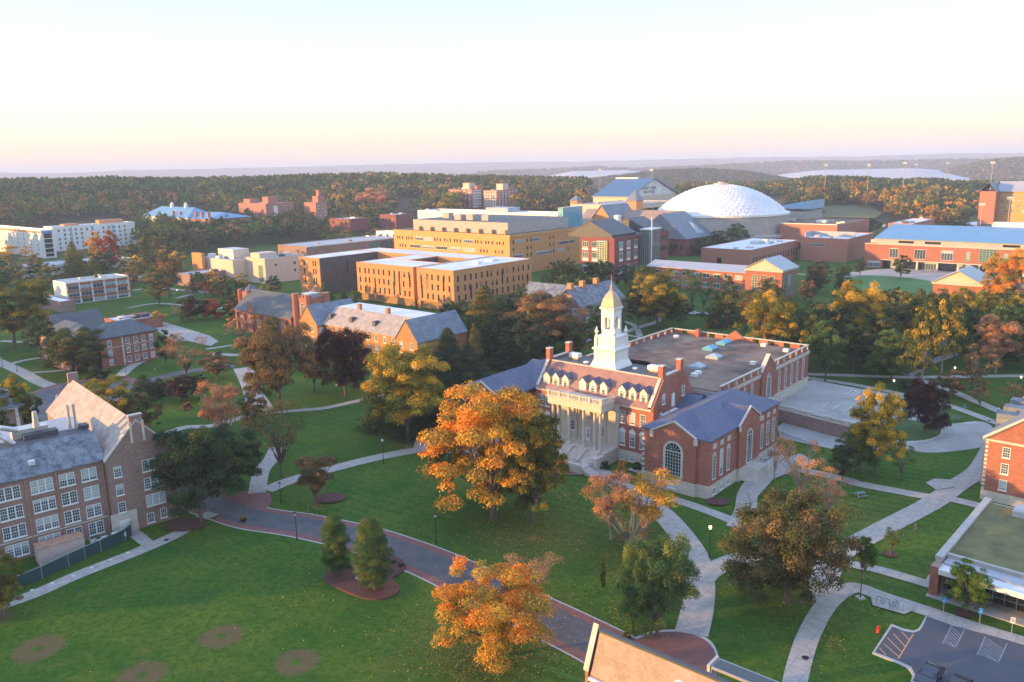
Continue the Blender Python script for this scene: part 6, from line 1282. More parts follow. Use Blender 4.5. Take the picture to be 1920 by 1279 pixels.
# --- brick hall at lower left
def left_hall():
    an = math.radians(-48.5); q = B('lecture_hall', (-61.2, 115.2), 'four-storey brown brick hall with mottled slate roof and metal ducts on top', ang=an, fine=True); bw = T['brick_dull']; H = 12.0
    # gable-ended cross wing: a from -34 to 0, b from 0 to 9.4; long wing to the left front: b from -46 to 0, set back 1.4 m
    q.boxes('wall', bw, (-36, 0, 0, 9.6, 0, H - .02), (-17, -1.4, -48, -.01, 0, H)); m = M(); gable_wall(m, 'R', 0, -.2, 9.8, H - .05, 17.4, .5); q.part('gable', bw, m)
    m = M(); roof_gable(m, -36, -.35, -.05, 9.65, H, 17.0, 'a', .12, .2); q.part('wing_roof', T['slate_t'], m)
    m = M(); m.slabv([(-1.0, -48, H - .1), (-1.0, .2, H - .1), (-5.2, .2, 15.4), (-5.2, -48, 15.4)], (-.05, 0, .2)); q.part('main_roof', T['slate_g'], m)
    q.boxes('roof_deck', T['greyroof'], (-17, -5.25, -48, -.2, 14.9, 15.45)); q.boxes('roof_edge_strip', T['charcoal'], (-9.0, -5.2, -18, -.22, 15.451, 15.55))
    m = M(); m.box(-36.4, -35.7, 4.1, 5.8, 12, 18.4); q.part('chimney', bw, m); m = M(); m.box(-.6, .15, 3.85, 5.75, 13.6, 18.1); c = q.part('chimney', bw, m); q.boxes('chimney_cap', T['concrete'], (-.68, .22, 3.78, 5.82, 18.11, 18.3), parent=c)
    m = M()
    for u in (3.9, 5.7): m.box(.16, .24, u - .18, u + .18, 14.0, 17.3)
    m.slabv([(.20, -.3, H - .2), (.20, 4.8, 17.35), (.20, 4.8, 17.62), (.20, -.3, H + .1)], (-.5, 0, 0)); m.slabv([(.20, 9.9, H - .2), (.20, 4.8, 17.35), (.20, 4.8, 17.62), (.20, 9.9, H + .1)], (-.5, 0, 0)); m.box(.01, .12, -.4, 3.4, 0, 3.4); m.box(-1.39, -1.25, -48, -.4, 2.9, 3.05)
    q.part('stone_trim', T['stone'], m)
    for k, z in enumerate((8.9, 6.0, 3.2)):
        q.win('R', 0, 1.4, z + .2, 1.1, 1.7, 'sash'); q.win('R', 0, 6.4, z, 2.9, 1.9, 'sash3')
    q.win('R', 0, 5.3, .5, 1.1, 1.6, 'sash'); q.win('R', 0, 7.3, .7, 1.0, 1.6, 'sash'); q.boxes('door', T['white'], (.13, .2, .7, 2.3, 0, 2.2))
    for k, z in enumerate((9.2, 6.3, 3.4, .6)):
        for u, n in ((-2.2, 2), (-5.2, 2), (-8.5, 3), (-12.7, 3), (-17.0, 3), (-21.3, 3)):
            q.win('R', -1.4, u, z, 2.1 if n == 2 else 2.9, 1.95, 'sash%d' % n)
    [q.part('downpipe', T['rust'], M().tube([(-1.25, u, 0), (-1.25, u, H - .2)], .09, 6)) for u in (-6.6, -10.6, -14.9, -.3)]
    q.boxes('roof_window', T['white'], (-2.6, -2.0, -9.6, -8.8, 13.3, 14.0)); q.win('R', -2.0, -9.2, 13.35, .6, .55, 'plain')
    # rooftop plant
    m = M(); m.box(-11, -9, -10, -5.2, 15.5, 16.9); m.tube([(-8.4, -12.6, 15.6), (-8.4, -12.6, 17.6), (-8.3, -11.4, 18.0), (-8.2, -9.4, 17.2)], .42, 10); m.tube([(-8.2, -11.8, 17.0), (-7.4, -11.0, 16.3), (-7.2, -10.2, 15.5)], .38, 10); m.tube([(-8.8, -6.8, 16.9), (-8.8, -6.8, 19.4)], [.5, .32], 10)
    for u in (-2.4, -1.6): m.tube([(-8.2, u, 15.5), (-8.2, u, 19.6)], .22, 10)
    q.part('ductwork', T['metal'], m); m = M(); m.box(-9.2, -7.6, -8.8, -4.2, 15.56, 16.3); m.box(-8.8, -7.2, -1.2, .0, 15.56, 16.2); q.part('fan_unit', T['charcoal'], m); q.done()
    def W_(a, b): p = q.O + q.e1 * a + q.e2 * b; return p
    # plant yard: container, condensers, screen fence
    c = W_(.9, -8.0); t = empty('storage_container', (c[0], c[1], 0), an, 'pinkish corrugated container with a rusty roof against the brown brick hall', 'container'); m = M(); m.box(-.1, 2.3, -3.0, 3.0, .15, 2.6)
    for u in np.arange(-2.9, 2.95, .42): m.box(2.3, 2.38, u, u + .2, .3, 2.5)
    m.obj('body', T['pinkbox'], t); M().box(-.15, 2.42, -3.05, 3.05, 2.603, 2.72).obj('roof', T['rust'], t); M().box(-.1, 2.3, -3, 3, 0, .148).obj('skid', T['black'], t)
    for i, (a, b) in enumerate(((1.3, -3.6), (2.0, -2.9), (1.3, -2.0), (2.1, -1.3))):
        c = W_(a, b); t = empty('condenser_unit', (c[0], c[1], 0), an, 'white condenser fan unit in the row behind the green screen fence', 'condenser', 'condensers behind the screen fence'); M().box(-.45, .45, -.3, .3, .12, 1.2).obj('casing', T['white'], t); M().lathe([(.3, 1.201), (.3, 1.26)], n=12).obj('fan_grille', T['black'], t); M().box(-.42, .42, -.28, .28, 0, .119).obj('foot', T['black'], t)
    c = W_(2.4, -.2); t = empty('tank', (c[0], c[1], 0), an, 'white round tank on legs beside the condensers', 'tank'); M().tube([(0, -.9, 1.0), (0, .9, 1.0)], .6, 16).obj('vessel', T['white'], t, smooth=True); M().box(-.3, .3, -.6, -.45, 0, .5).box(-.3, .3, .45, .6, 0, .5).obj('cradle', T['metal'], t)
    pts = [un(*p) for p in ((28, 1108), (80, 1086), (130, 1062), (190, 1035), (236, 1014), (248, 1004), (245, 990), (232, 980), (215, 972))]
    m, pm = M(), M()
    for a, b in zip(pts, pts[1:]):
        d = Vector((b[0] - a[0], b[1] - a[1], 0)).normalized(); n = Vector((-d.y, d.x, 0)) * .03; m.slabv([(a[0], a[1], .05), (b[0], b[1], .05), (b[0], b[1], 1.85), (a[0], a[1], 1.85)], n)
    t = empty('screen_fence', (pts[3][0], pts[3][1], 0), 0, 'dark green fabric screen fence around the plant yard', 'fence'); t.location = (0, 0, 0); m.obj('screen', T['greenmesh'], t)
    for a, b in zip(pts, pts[1:]):
        n = max(1, int(np.hypot(b[0] - a[0], b[1] - a[1]) / 2.4))
        for k in range(n): pm.tube([(a[0] + (b[0] - a[0]) * k / n, a[1] + (b[1] - a[1]) * k / n, 0), (a[0] + (b[0] - a[0]) * k / n, a[1] + (b[1] - a[1]) * k / n, 1.95)], .035, 5)
    pm.tube([(p[0], p[1], 1.9) for p in pts], .03, 5); pm.obj('rail', T['metal'], t)
    m = M(); 
left_hall()
def right_hall():
    O = un(1838, 935, 0); an = math.radians(-42); q = B('residence_hall', O, 'red brick hall with quoined corner and sunlit gable at the right edge', ang=an, fine=True); H = 10.2; w = 10.5
    q.boxes('wall', T['brick'], (0, w, 0, 34, 0, H)); m = M(); gable_wall(m, 'F', -.02, .1, w - .1, H, 14.4, .5); q.part('gable', T['brick'], m); m = M(); roof_gable(m, 0, w, .3, 34, H, 14.4, 'b', .5, .2); q.part('roof', T['slate_b'], m)
    m = M(); m.box(-.08, w + .08, -.09, 34, 0, 1.6, False); m.box(-.1, w + .1, -.12, -.02, H - .3, H + .05)
    for z in np.arange(1.7, H - .5, .7): m.box(-.06, .38, -.07, .5, z, z + .4)
    m.slabv([(-.5, -.3, H - .1), (w / 2, -.3, 14.5), (w / 2, -.3, 14.85), (-.5, -.3, H + .3)], (0, .6, 0)); m.slabv([(w + .5, -.3, H - .1), (w / 2, -.3, 14.5), (w / 2, -.3, 14.85), (w + .5, -.3, H + .3)], (0, .6, 0)); m.box(w / 2 - .12, w / 2 + .12, -.1, -.03, 11.2, 13.4); q.part('stone_trim', T['stone'], m)
    for z in (2.2, 4.9, 7.6): q.row('F', 0, (2.9, 7.4), z, 1.1, 1.75, 'sash')
    for u in (9, 14, 19): d = q.boxes('dormer', T['slate_b'], (-.4, 3.2, u - 1.2, u + 1.2, H + .5, H + 2.2))
    m = M(); m.box(-1.6, -.01, 7, 21, 0, 7.6); m.box(-1.7, .0, 6.9, 21.1, 7.601, 7.9); q.part('side_bay', T['stone'], m); q.done()
right_hall()
def green_pavilion():
    O = un(1754, 1052, 4.0); an = math.radians(-43); q = B('dining_pavilion', O, 'low glazed pavilion with a sedum green roof and white canopy', ang=an, fine=True); L = 24; Dp = 24
    q.boxes('wall', T['stone'], (0, .7, 0, Dp, 0, 4.3), (.71, L, Dp - .5, Dp, 0, 4.2)); q.boxes('corner_pier', T['brick'], (-.1, .9, -1.6, -.01, 0, 4.0)); q.boxes('parapet', T['concrete'], (-.1, .8, 0, Dp + .2, 4.31, 4.75), (.81, L, 1.8, 2.3, 3.9, 4.6)); q.boxes('green_roof', T['sedum'], (.81, L, 2.31, Dp - .6, 3.6, 4.35))
    q.boxes('walkway_strip', T['greyroof'], (.9, L, 0, 1.78, 3.7, 4.1)); q.boxes('canopy', T['whiteroof'], (1.0, L, -1.9, -.02, 3.55, 3.85)); q.boxes('canopy_edge', T['white'], (.9, L, -2.0, -1.91, 3.3, 3.95), (.9, .99, -1.9, 0, 3.3, 3.95))
    q.boxes('rear_wall', T['glass_dk'], (1.2, L, 1.2, 1.6, 0, 3.54)); q.boxes('plinth', T['concrete'], (-.2, L, -2.2, 1.2, 0, .15)); m = M()
    for u in np.arange(1.2, L, 1.3): m.box(u, u + .07, 1.02, 1.19, .16, 3.5)
    m.box(1.2, L, 1.04, 1.18, 1.0, 1.07); m.box(1.2, L, 1.04, 1.18, 2.3, 2.37); q.part('mullions', T['metal'], m); m = M(); m.box(1.4, L, -.4, -.36, 1.05, 1.1)
    for u in np.arange(1.4, L, .25): m.box(u, u + .02, -.4, -.37, .16, 1.05)
    q.part('fence_rail', T['black'], m)
    for u, w, d in ((4.2, 2.6, 3.2), (8.0, 1.2, 1.4)): q.boxes('roof_unit', T['greyroof'], (u, u + w, Dp - .6 - d, Dp - .7, 4.36, 5.2))
    q.boxes('bin', T['metal'], (9.5, 10.6, Dp - 3, Dp - 2.2, 4.36, 5.0)); q.done()
green_pavilion()
def bottom_hall():
    O = un(1098, 1264, 8.5); q = B('gate_hall', O, 'brick building with tan slate roof and raised copings at the bottom edge', fine=True); e = q.loc(1132, 1186, 8.5); Z = 8.5; print('bottom', e)
    ZR = 12.4; w = q.loc(1132, 1186, ZR)[1]; w2 = w * 2 - .6; q.boxes('wall', T['brick'], (.35, 26, .2, w2, 0, Z)); m = M(); m.slabv([(26, -.1, Z + .1), (.6, -.1, Z + .1), (.6, w, ZR - .1), (26, w, ZR - .1)], (0, 0, .2)); m.slabv([(.6, w2 + .2, Z + .1), (26, w2 + .2, Z + .1), (26, w, ZR - .1), (.6, w, ZR - .1)], (0, 0, .2)); q.part('roof', T['slate_br'], m)
    m = M(); m.slabv([(0, -.1, 0), (0, w2 + .1, 0), (0, w2 + .1, Z + .5), (0, w, ZR + .35), (0, -.1, Z + .5)], (.34, 0, 0)); q.part('gable', T['brick'], m); m = M(); m.slabv([(-.1, -.2, Z + .5), (-.1, w, ZR + .36), (-.1, w, ZR + .6), (-.1, -.2, Z + .72)], (.55, 0, 0)); m.slabv([(-.1, w2 + .2, Z + .5), (-.1, w, ZR + .36), (-.1, w, ZR + .6), (-.1, w2 + .2, Z + .72)], (.55, 0, 0)); q.part('coping', T['stone'], m)
    q.boxes('ridge_cap', T['charcoal'], (.6, 26, w - .15, w + .3, ZR - .05, ZR + .18)); q.boxes('eave_gutter', T['white'], (.6, 26, -.5, -.2, Z - .1, Z + .15)); k = w * .55; zk = Z + .3 + (ZR - Z) * .55
    q.boxes('light_well', T['charcoal'], (9, 26, 1.2, k, zk - 1.6, zk + .12)); q.boxes('light_well_edge', T['white'], (8.8, 26, k + .01, k + .3, zk - .6, zk + .35), (8.7, 8.99, k - 1.6, k, zk - 1.0, zk + .3)); q.done()
    O = un(1334, 1252, 3.6); q = B('glass_canopy', O, 'steel canopy with glass panels beside the brick turning place', 'canopy'); m = M(); L = 12
    for b in (0, 1.7): m.box(0, L, b - .08, b + .08, 3.5, 3.75)
    for a in np.arange(0, L + .1, 2): m.box(a - .07, a + .07, .09, 1.6, 3.52, 3.7)
    m2 = M(); [m2.box(a - .07, a + .07, b - .07, b + .07, 0, 3.49) for a in np.arange(0, L + .1, 4) for b in (0, 1.7)]; q.part('frame', T['metal'], m); q.part('posts', T['metal'], m2); q.boxes('glass_roof', T['glass_dk'], (.1, L - .1, .1, 1.6, 3.76, 3.80)); q.boxes('end_wall', T['stone'], (-.4, -.1, -.2, 1.9, 0, 3.9))
bottom_hall()
def edge_hall():
    O = un(38, 760, 9); q = B('porch_hall', O, 'brick building with grey roof and white cornice at the left edge', fine=True, ang=math.radians(-48.5)); q.boxes('wall', T['brick_dull'], (-16, 0, -20, 0, 0, 9)); m = M(); roof_hip(m, -16, 0, -20, 0, 9.2, 13, 7, 'b', .7); q.part('roof', T['slate_b'], m); q.boxes('cornice', T['white'], (-16.4, .4, -20.4, .4, 8.6, 8.97)); q.row('R', 0, (-3, -7, -11), 1.5, 1.4, 4.5, 'arch'); q.boxes('pilaster', T['white'], *[(.01, .3, u - .3, u + .3, 0, 8.5) for u in (-.8, -5, -9)]); q.done()
edge_hall()
# ------------------------------------------------------------------ single trees
HERO = [  # base px, top row, crown width px, shape, leaves, label, extras
    (922, 1232, 1062, 232, 'open', 'OR', 'bright orange autumn tree overhanging the near side of the asphalt road', dict(var=1)),
    (1000, 1130, 1030, 120, 'bare', 'PK', 'thin half-bare salmon tree just across the road behind the bright orange one', dict(pale=True)),
    (925, 975, 716, 275, 'open', 'OR', 'huge orange and gold tree before the left wing of the columned hall', dict(var=2)),
    (1000, 985, 770, 130, 'broad', 'GO', 'gold-green crown growing against the right flank of the huge orange tree', dict(var=3)),
    (845, 935, 800, 90, 'vase', 'GO', 'low olive-green limb crown left of the huge orange tree', dict(var=1)),
    (765, 828, 640, 172, 'round', 'YO', 'amber and green round maple left of the columned hall', dict(var=4)),
    (712, 805, 735, 80, 'cone', 'DG', 'dark broad yew under the left edge of the amber maple', {}), (775, 812, 738, 110, 'cone', 'DG', 'dark broad yew under the middle of the amber maple', {}), (838, 808, 728, 90, 'cone', 'DG', 'dark yew between the amber maple and the orange tree', {}),
    (648, 742, 606, 108, 'weep', 'PU', 'dense maroon-brown beech beside the sunlit slate hall', {}),
    (525, 770, 588, 148, 'broad', 'RB', 'broad rusty-orange oak left of the maroon beech', dict(var=2)), (590, 735, 640, 60, 'round', 'OL', 'small olive tree squeezed between the rusty oak and the maroon beech', {}),
    (528, 893, 742, 132, 'bare', 'OL', 'dark thin-crowned oak at the fork of the pale path', dict(var=1)), (480, 870, 770, 80, 'thin', 'OL', 'olive tree left of the thin-crowned oak at the path fork', {}),
    (378, 980, 795, 165, 'round', 'DG', 'big dark green oak at the corner of the lecture hall', dict(var=3)), (440, 930, 800, 115, 'round', 'DG', 'dark green oak behind the corner tree of the lecture hall', dict(var=5)),
    (424, 845, 700, 115, 'thin', 'PK', 'salmon-leaved thin tree above the pale path junction', dict(pale=True)), (480, 800, 735, 60, 'round', 'RB', 'small brown tree right of the salmon-leaved one', {}),
    (205, 826, 703, 92, 'round', 'YO', 'amber-topped maple behind the long slate roof', dict(var=2)), (268, 820, 735, 84, 'round', 'OL', 'olive-green tree right of the amber-topped maple', {}),
    (272, 748, 702, 66, 'cone', 'DG', 'dark clipped yew beside the roundabout road', {}), (338, 752, 704, 76, 'round', 'PU', 'maroon plum tree between two dark yews', {}), (378, 748, 702, 50, 'round', 'DG', 'dark green shrub-like tree right of the maroon plum', {}), (300, 740, 708, 50, 'cone', 'DG', 'second dark yew right of the clipped one', {}),
    (146, 702, 612, 112, 'round', 'OL', 'round olive maple before the brick dormitory', dict(var=6)), (28, 652, 515, 150, 'broad', 'GO', 'very tall gold-green oak at the left edge', dict(var=5)), (82, 668, 588, 66, 'round', 'DG', 'dark green tree right of the very tall oak', {}), (100, 690, 600, 50, 'round', 'DG', 'dark tree between the very tall oak and the olive maple', {}),
    (22, 835, 700, 95, 'round', 'YO', 'amber tree at the left edge behind the porch hall', dict(var=1)), (60, 832, 722, 60, 'round', 'OL', 'olive tree right of the amber one behind the porch hall', {}), (10, 870, 770, 60, 'round', 'DG', 'dark tree at the left edge before the porch hall', {}),
    (350, 712, 622, 92, 'bare', 'RB', 'half-bare brown tree on the slope below the plaza steps', {}), (447, 655, 589, 66, 'thin', 'PK', 'small coral-topped tree beside the curving path', {}), (407, 712, 660, 70, 'round', 'RB', 'rusty low tree right of the half-bare brown one', {}), (312, 690, 618, 44, 'round', 'DG', 'dark green tree at the corner of the brick dormitory', {}),
    (592, 948, 850, 95, 'vase', 'RB', 'low round dusty-brown tree beside the brick crossing', dict(var=2)), (632, 1082, 968, 56, 'column', 'GR', 'slim columnar young tree left of the brick sign', {}), (702, 1108, 975, 78, 'column', 'GR', 'full columnar young tree right of the brick sign', dict(var=2)),
    (1145, 1012, 868, 120, 'thin', 'PK', 'left one of the two salmon trees before the right wing', dict(pale=True)), (1208, 1015, 876, 165, 'thin', 'OR', 'right, fuller orange one of the two trees before the right wing', dict(pale=True, var=1)), (1180, 1045, 940, 120, 'bare', 'RB', 'brown twiggy tree in front of the two salmon trees', dict(pale=True)),
    (1165, 905, 858, 26, 'thin', 'OR', 'little orange sapling at the foot of the portico', {}), (1232, 1192, 1014, 155, 'weep', 'GR', 'dense green linden beside the wide path', dict(var=2)), (1130, 1108, 1048, 12, 'column', 'GR', 'very thin columnar green sapling left of the linden', {}),
    (1475, 1132, 922, 240, 'weep', 'OB', 'great weeping olive-rust beech over the path crossing', dict(var=3)), (1500, 950, 818, 105, 'bare', 'PK', 'bare-branched coral tree behind the great beech', dict(pale=True)), (1550, 975, 870, 90, 'bare', 'PK', 'second coral-tipped tree between the great beech and the path', dict(pale=True, var=1)), (1452, 900, 800, 60, 'bare', 'PK', 'wispy coral tree beside the ramp of the right wing', dict(pale=True, var=2)),
    (1640, 893, 715, 100, 'tall', 'YO', 'tall gold-topped tree in front of the walled parking lot', dict(var=1)), (1610, 885, 795, 90, 'round', 'GR', 'green tree under the left side of the gold-topped one', {}), (1690, 900, 825, 60, 'thin', 'GR', 'light green small tree right of the gold-topped one', {}), (1580, 900, 830, 60, 'round', 'DG', 'dark green tree beside the walled court', {}),
    (1735, 812, 708, 90, 'weep', 'PU', 'dark purple plum on the kerbed island of the drive', dict(var=1)), (1812, 1150, 1056, 80, 'round', 'BG', 'bright green small tree before the glazed pavilion', {}), (1617, 1090, 1000, 58, 'vase', 'BG', 'bright green sapling behind the tall black lamp', {}), (1669, 1042, 985, 40, 'thin', 'GR', 'spindly green sapling in a mulch ring', {}),
    (8, 1155, 1038, 88, 'round', 'YG', 'yellow-green tree at the left edge beside the long path', {}), (1025, 668, 545, 150, 'round', 'RB', 'wide rusty-gold tree behind the left chimneys', dict(var=4)), (1080, 672, 600, 80, 'round', 'OL', 'olive tree between the rusty-gold one and the cupola', {}),
    (912, 665, 532, 118, 'cone', 'OL', 'tall pointed spruce with golden tips behind the amber maple', {}), (842, 720, 612, 92, 'cone', 'CO', 'dark drooping hemlock left of the pointed spruce', dict(var=1)), (880, 720, 640, 80, 'cone', 'DG', 'dark hemlock beside the slate left wing', dict(var=2)), (950, 690, 610, 70, 'cone', 'DG', 'dark hemlock right of the pointed spruce', dict(var=1)),
    (1232, 618, 502, 108, 'broad', 'GO', 'tall gold-crowned oak right of the cupola', dict(var=3)), (1440, 690, 540, 122, 'round', 'YO', 'amber round oak behind the flat roof', dict(var=3)), (1600, 668, 522, 118, 'tall', 'YO', 'brilliant gold oak in the wood right of the flat roof', dict(var=2)),
    (1725, 742, 560, 84, 'tall', 'GO', 'tall bare-stemmed tree with a high gold crown above the path', dict(pale=True)), (1765, 698, 548, 76, 'tall', 'GO', 'second tall bare-stemmed tree right of the high-crowned one', dict(pale=True, var=1)), (1866, 700, 588, 96, 'vase', 'PK', 'coral-topped tree above the lit path lamps at right', dict(pale=True)), (1835, 735, 640, 80, 'thin', 'RB', 'brown tree in front of the coral-topped one', dict(pale=True)),
    (1547, 718, 600, 80, 'round', 'GR', 'dark green oak at the end of the flat-roofed block', {}), (1670, 718, 618, 90, 'round', 'GR', 'green oak overhanging the lit walk', {}), (142, 520, 450, 46, 'cone', 'YG', 'yellow-green pyramidal tree before the white apartment block', {}), (176, 525, 482, 42, 'cone', 'YG', 'smaller yellow-green tree right of the pyramidal one', {}), (278, 505, 440, 14, 'column', 'YG', 'narrow lit poplar before the dark trees', {}),
    (208, 510, 430, 42, 'round', 'RD', 'red maple in front of the white apartment block', {}), (182, 508, 432, 34, 'round', 'OR', 'orange maple left of the red one by the white block', {}), (40, 520, 455, 80, 'thin', 'OR', 'orange spreading tree before the near white wing', {}), (300, 612, 583, 42, 'round', 'OR', 'small orange-topped tree by the plaza', {}), (318, 560, 465, 70, 'round', 'RB', 'rust-topped tree left of the brick pylon', {}), (300, 575, 500, 60, 'round', 'OL', 'olive tree in front of the rust-topped one', {}),
    (368, 600, 555, 60, 'round', 'PU', 'low maroon tree on the green bank', {}), (1688, 524, 478, 38, 'round', 'DG', 'round dark linden before the long blue-roofed building', {}), (1612, 518, 485, 24, 'round', 'DG', 'small dark linden left of the round one', {}), (1532, 548, 488, 52, 'round', 'RB', 'greyish-brown tree right of the gable pavilion', {}), (1880, 590, 470, 90, 'round', 'OR', 'orange-topped tree hiding the end of the blue-roofed building', {}),
    (1375, 472, 418, 56, 'round', 'GR', 'dark green tree before the dome drum', {}), (1345, 474, 432, 40, 'round', 'OL', 'olive tree left of the dark green one before the dome drum', {}), (1408, 470, 440, 36, 'round', 'OL', 'lower olive tree right of the dark green one before the drum', {}), (1462, 450, 413, 34, 'round', 'DG', 'dark tree at the right foot of the dome', {}), (1622, 445, 408, 56, 'round', 'DG', 'dark tree between the brick halls and the blue-roofed one', {}), (1740, 436, 408, 44, 'round', 'YO', 'golden bush-like tree behind the blue roof', {}), (1805, 440, 415, 46, 'round', 'OL', 'olive bush-like tree behind the blue roof', {}),
    (1340, 615, 555, 36, 'cone', 'DG', 'dark pointed fir on the lawn behind the flat roof', {}), (1395, 640, 560, 40, 'thin', 'RD', 'thin pink-red tree beside the pointed fir', {}),
    (840, 430, 362, 60, 'round', 'YO', 'golden round tree left of the twin high-rises', {}), (700, 405, 352, 80, 'round', 'PK', 'large mauve-brown oak in front of the wood', {}),
]
for h in HERO: tree(h[0], h[1], h[2], h[3] * .94, *h[4:7], **{k: v for k, v in h[7].items()})
# footprints of the buildings, so that the other trees stand clear of them
FOOT = []
bpy.context.view_layer.update()
for o in list(bpy.data.objects):
    if o.type == 'MESH' and o.parent and o.parent.get('category') in ('building', 'high-rise', 'stadium') and (o.name.split('.')[0] in ('wall', 'nave_wall', 'tower', 'low_wing', 'wing_wall', 'side_wing', 'west_wing', 'drum', 'brick_wing', 'turret')):
        b = [Vector(c) for c in o.bound_box]; FOOT.append((o.parent.location.x, o.parent.location.y, o.parent.rotation_euler.z, min(c.x for c in b), max(c.x for c in b), min(c.y for c in b), max(c.y for c in b)))
def clear(x, y, mg=3.0):
    for ox, oy, an, x0, x1, y0, y1 in FOOT:
        dx, dy = x - ox, y - oy; u = dx * math.cos(an) + dy * math.sin(an); v = -dx * math.sin(an) + dy * math.cos(an)
        if x0 - mg < u < x1 + mg and y0 - mg < v < y1 + mg: return False
    return True
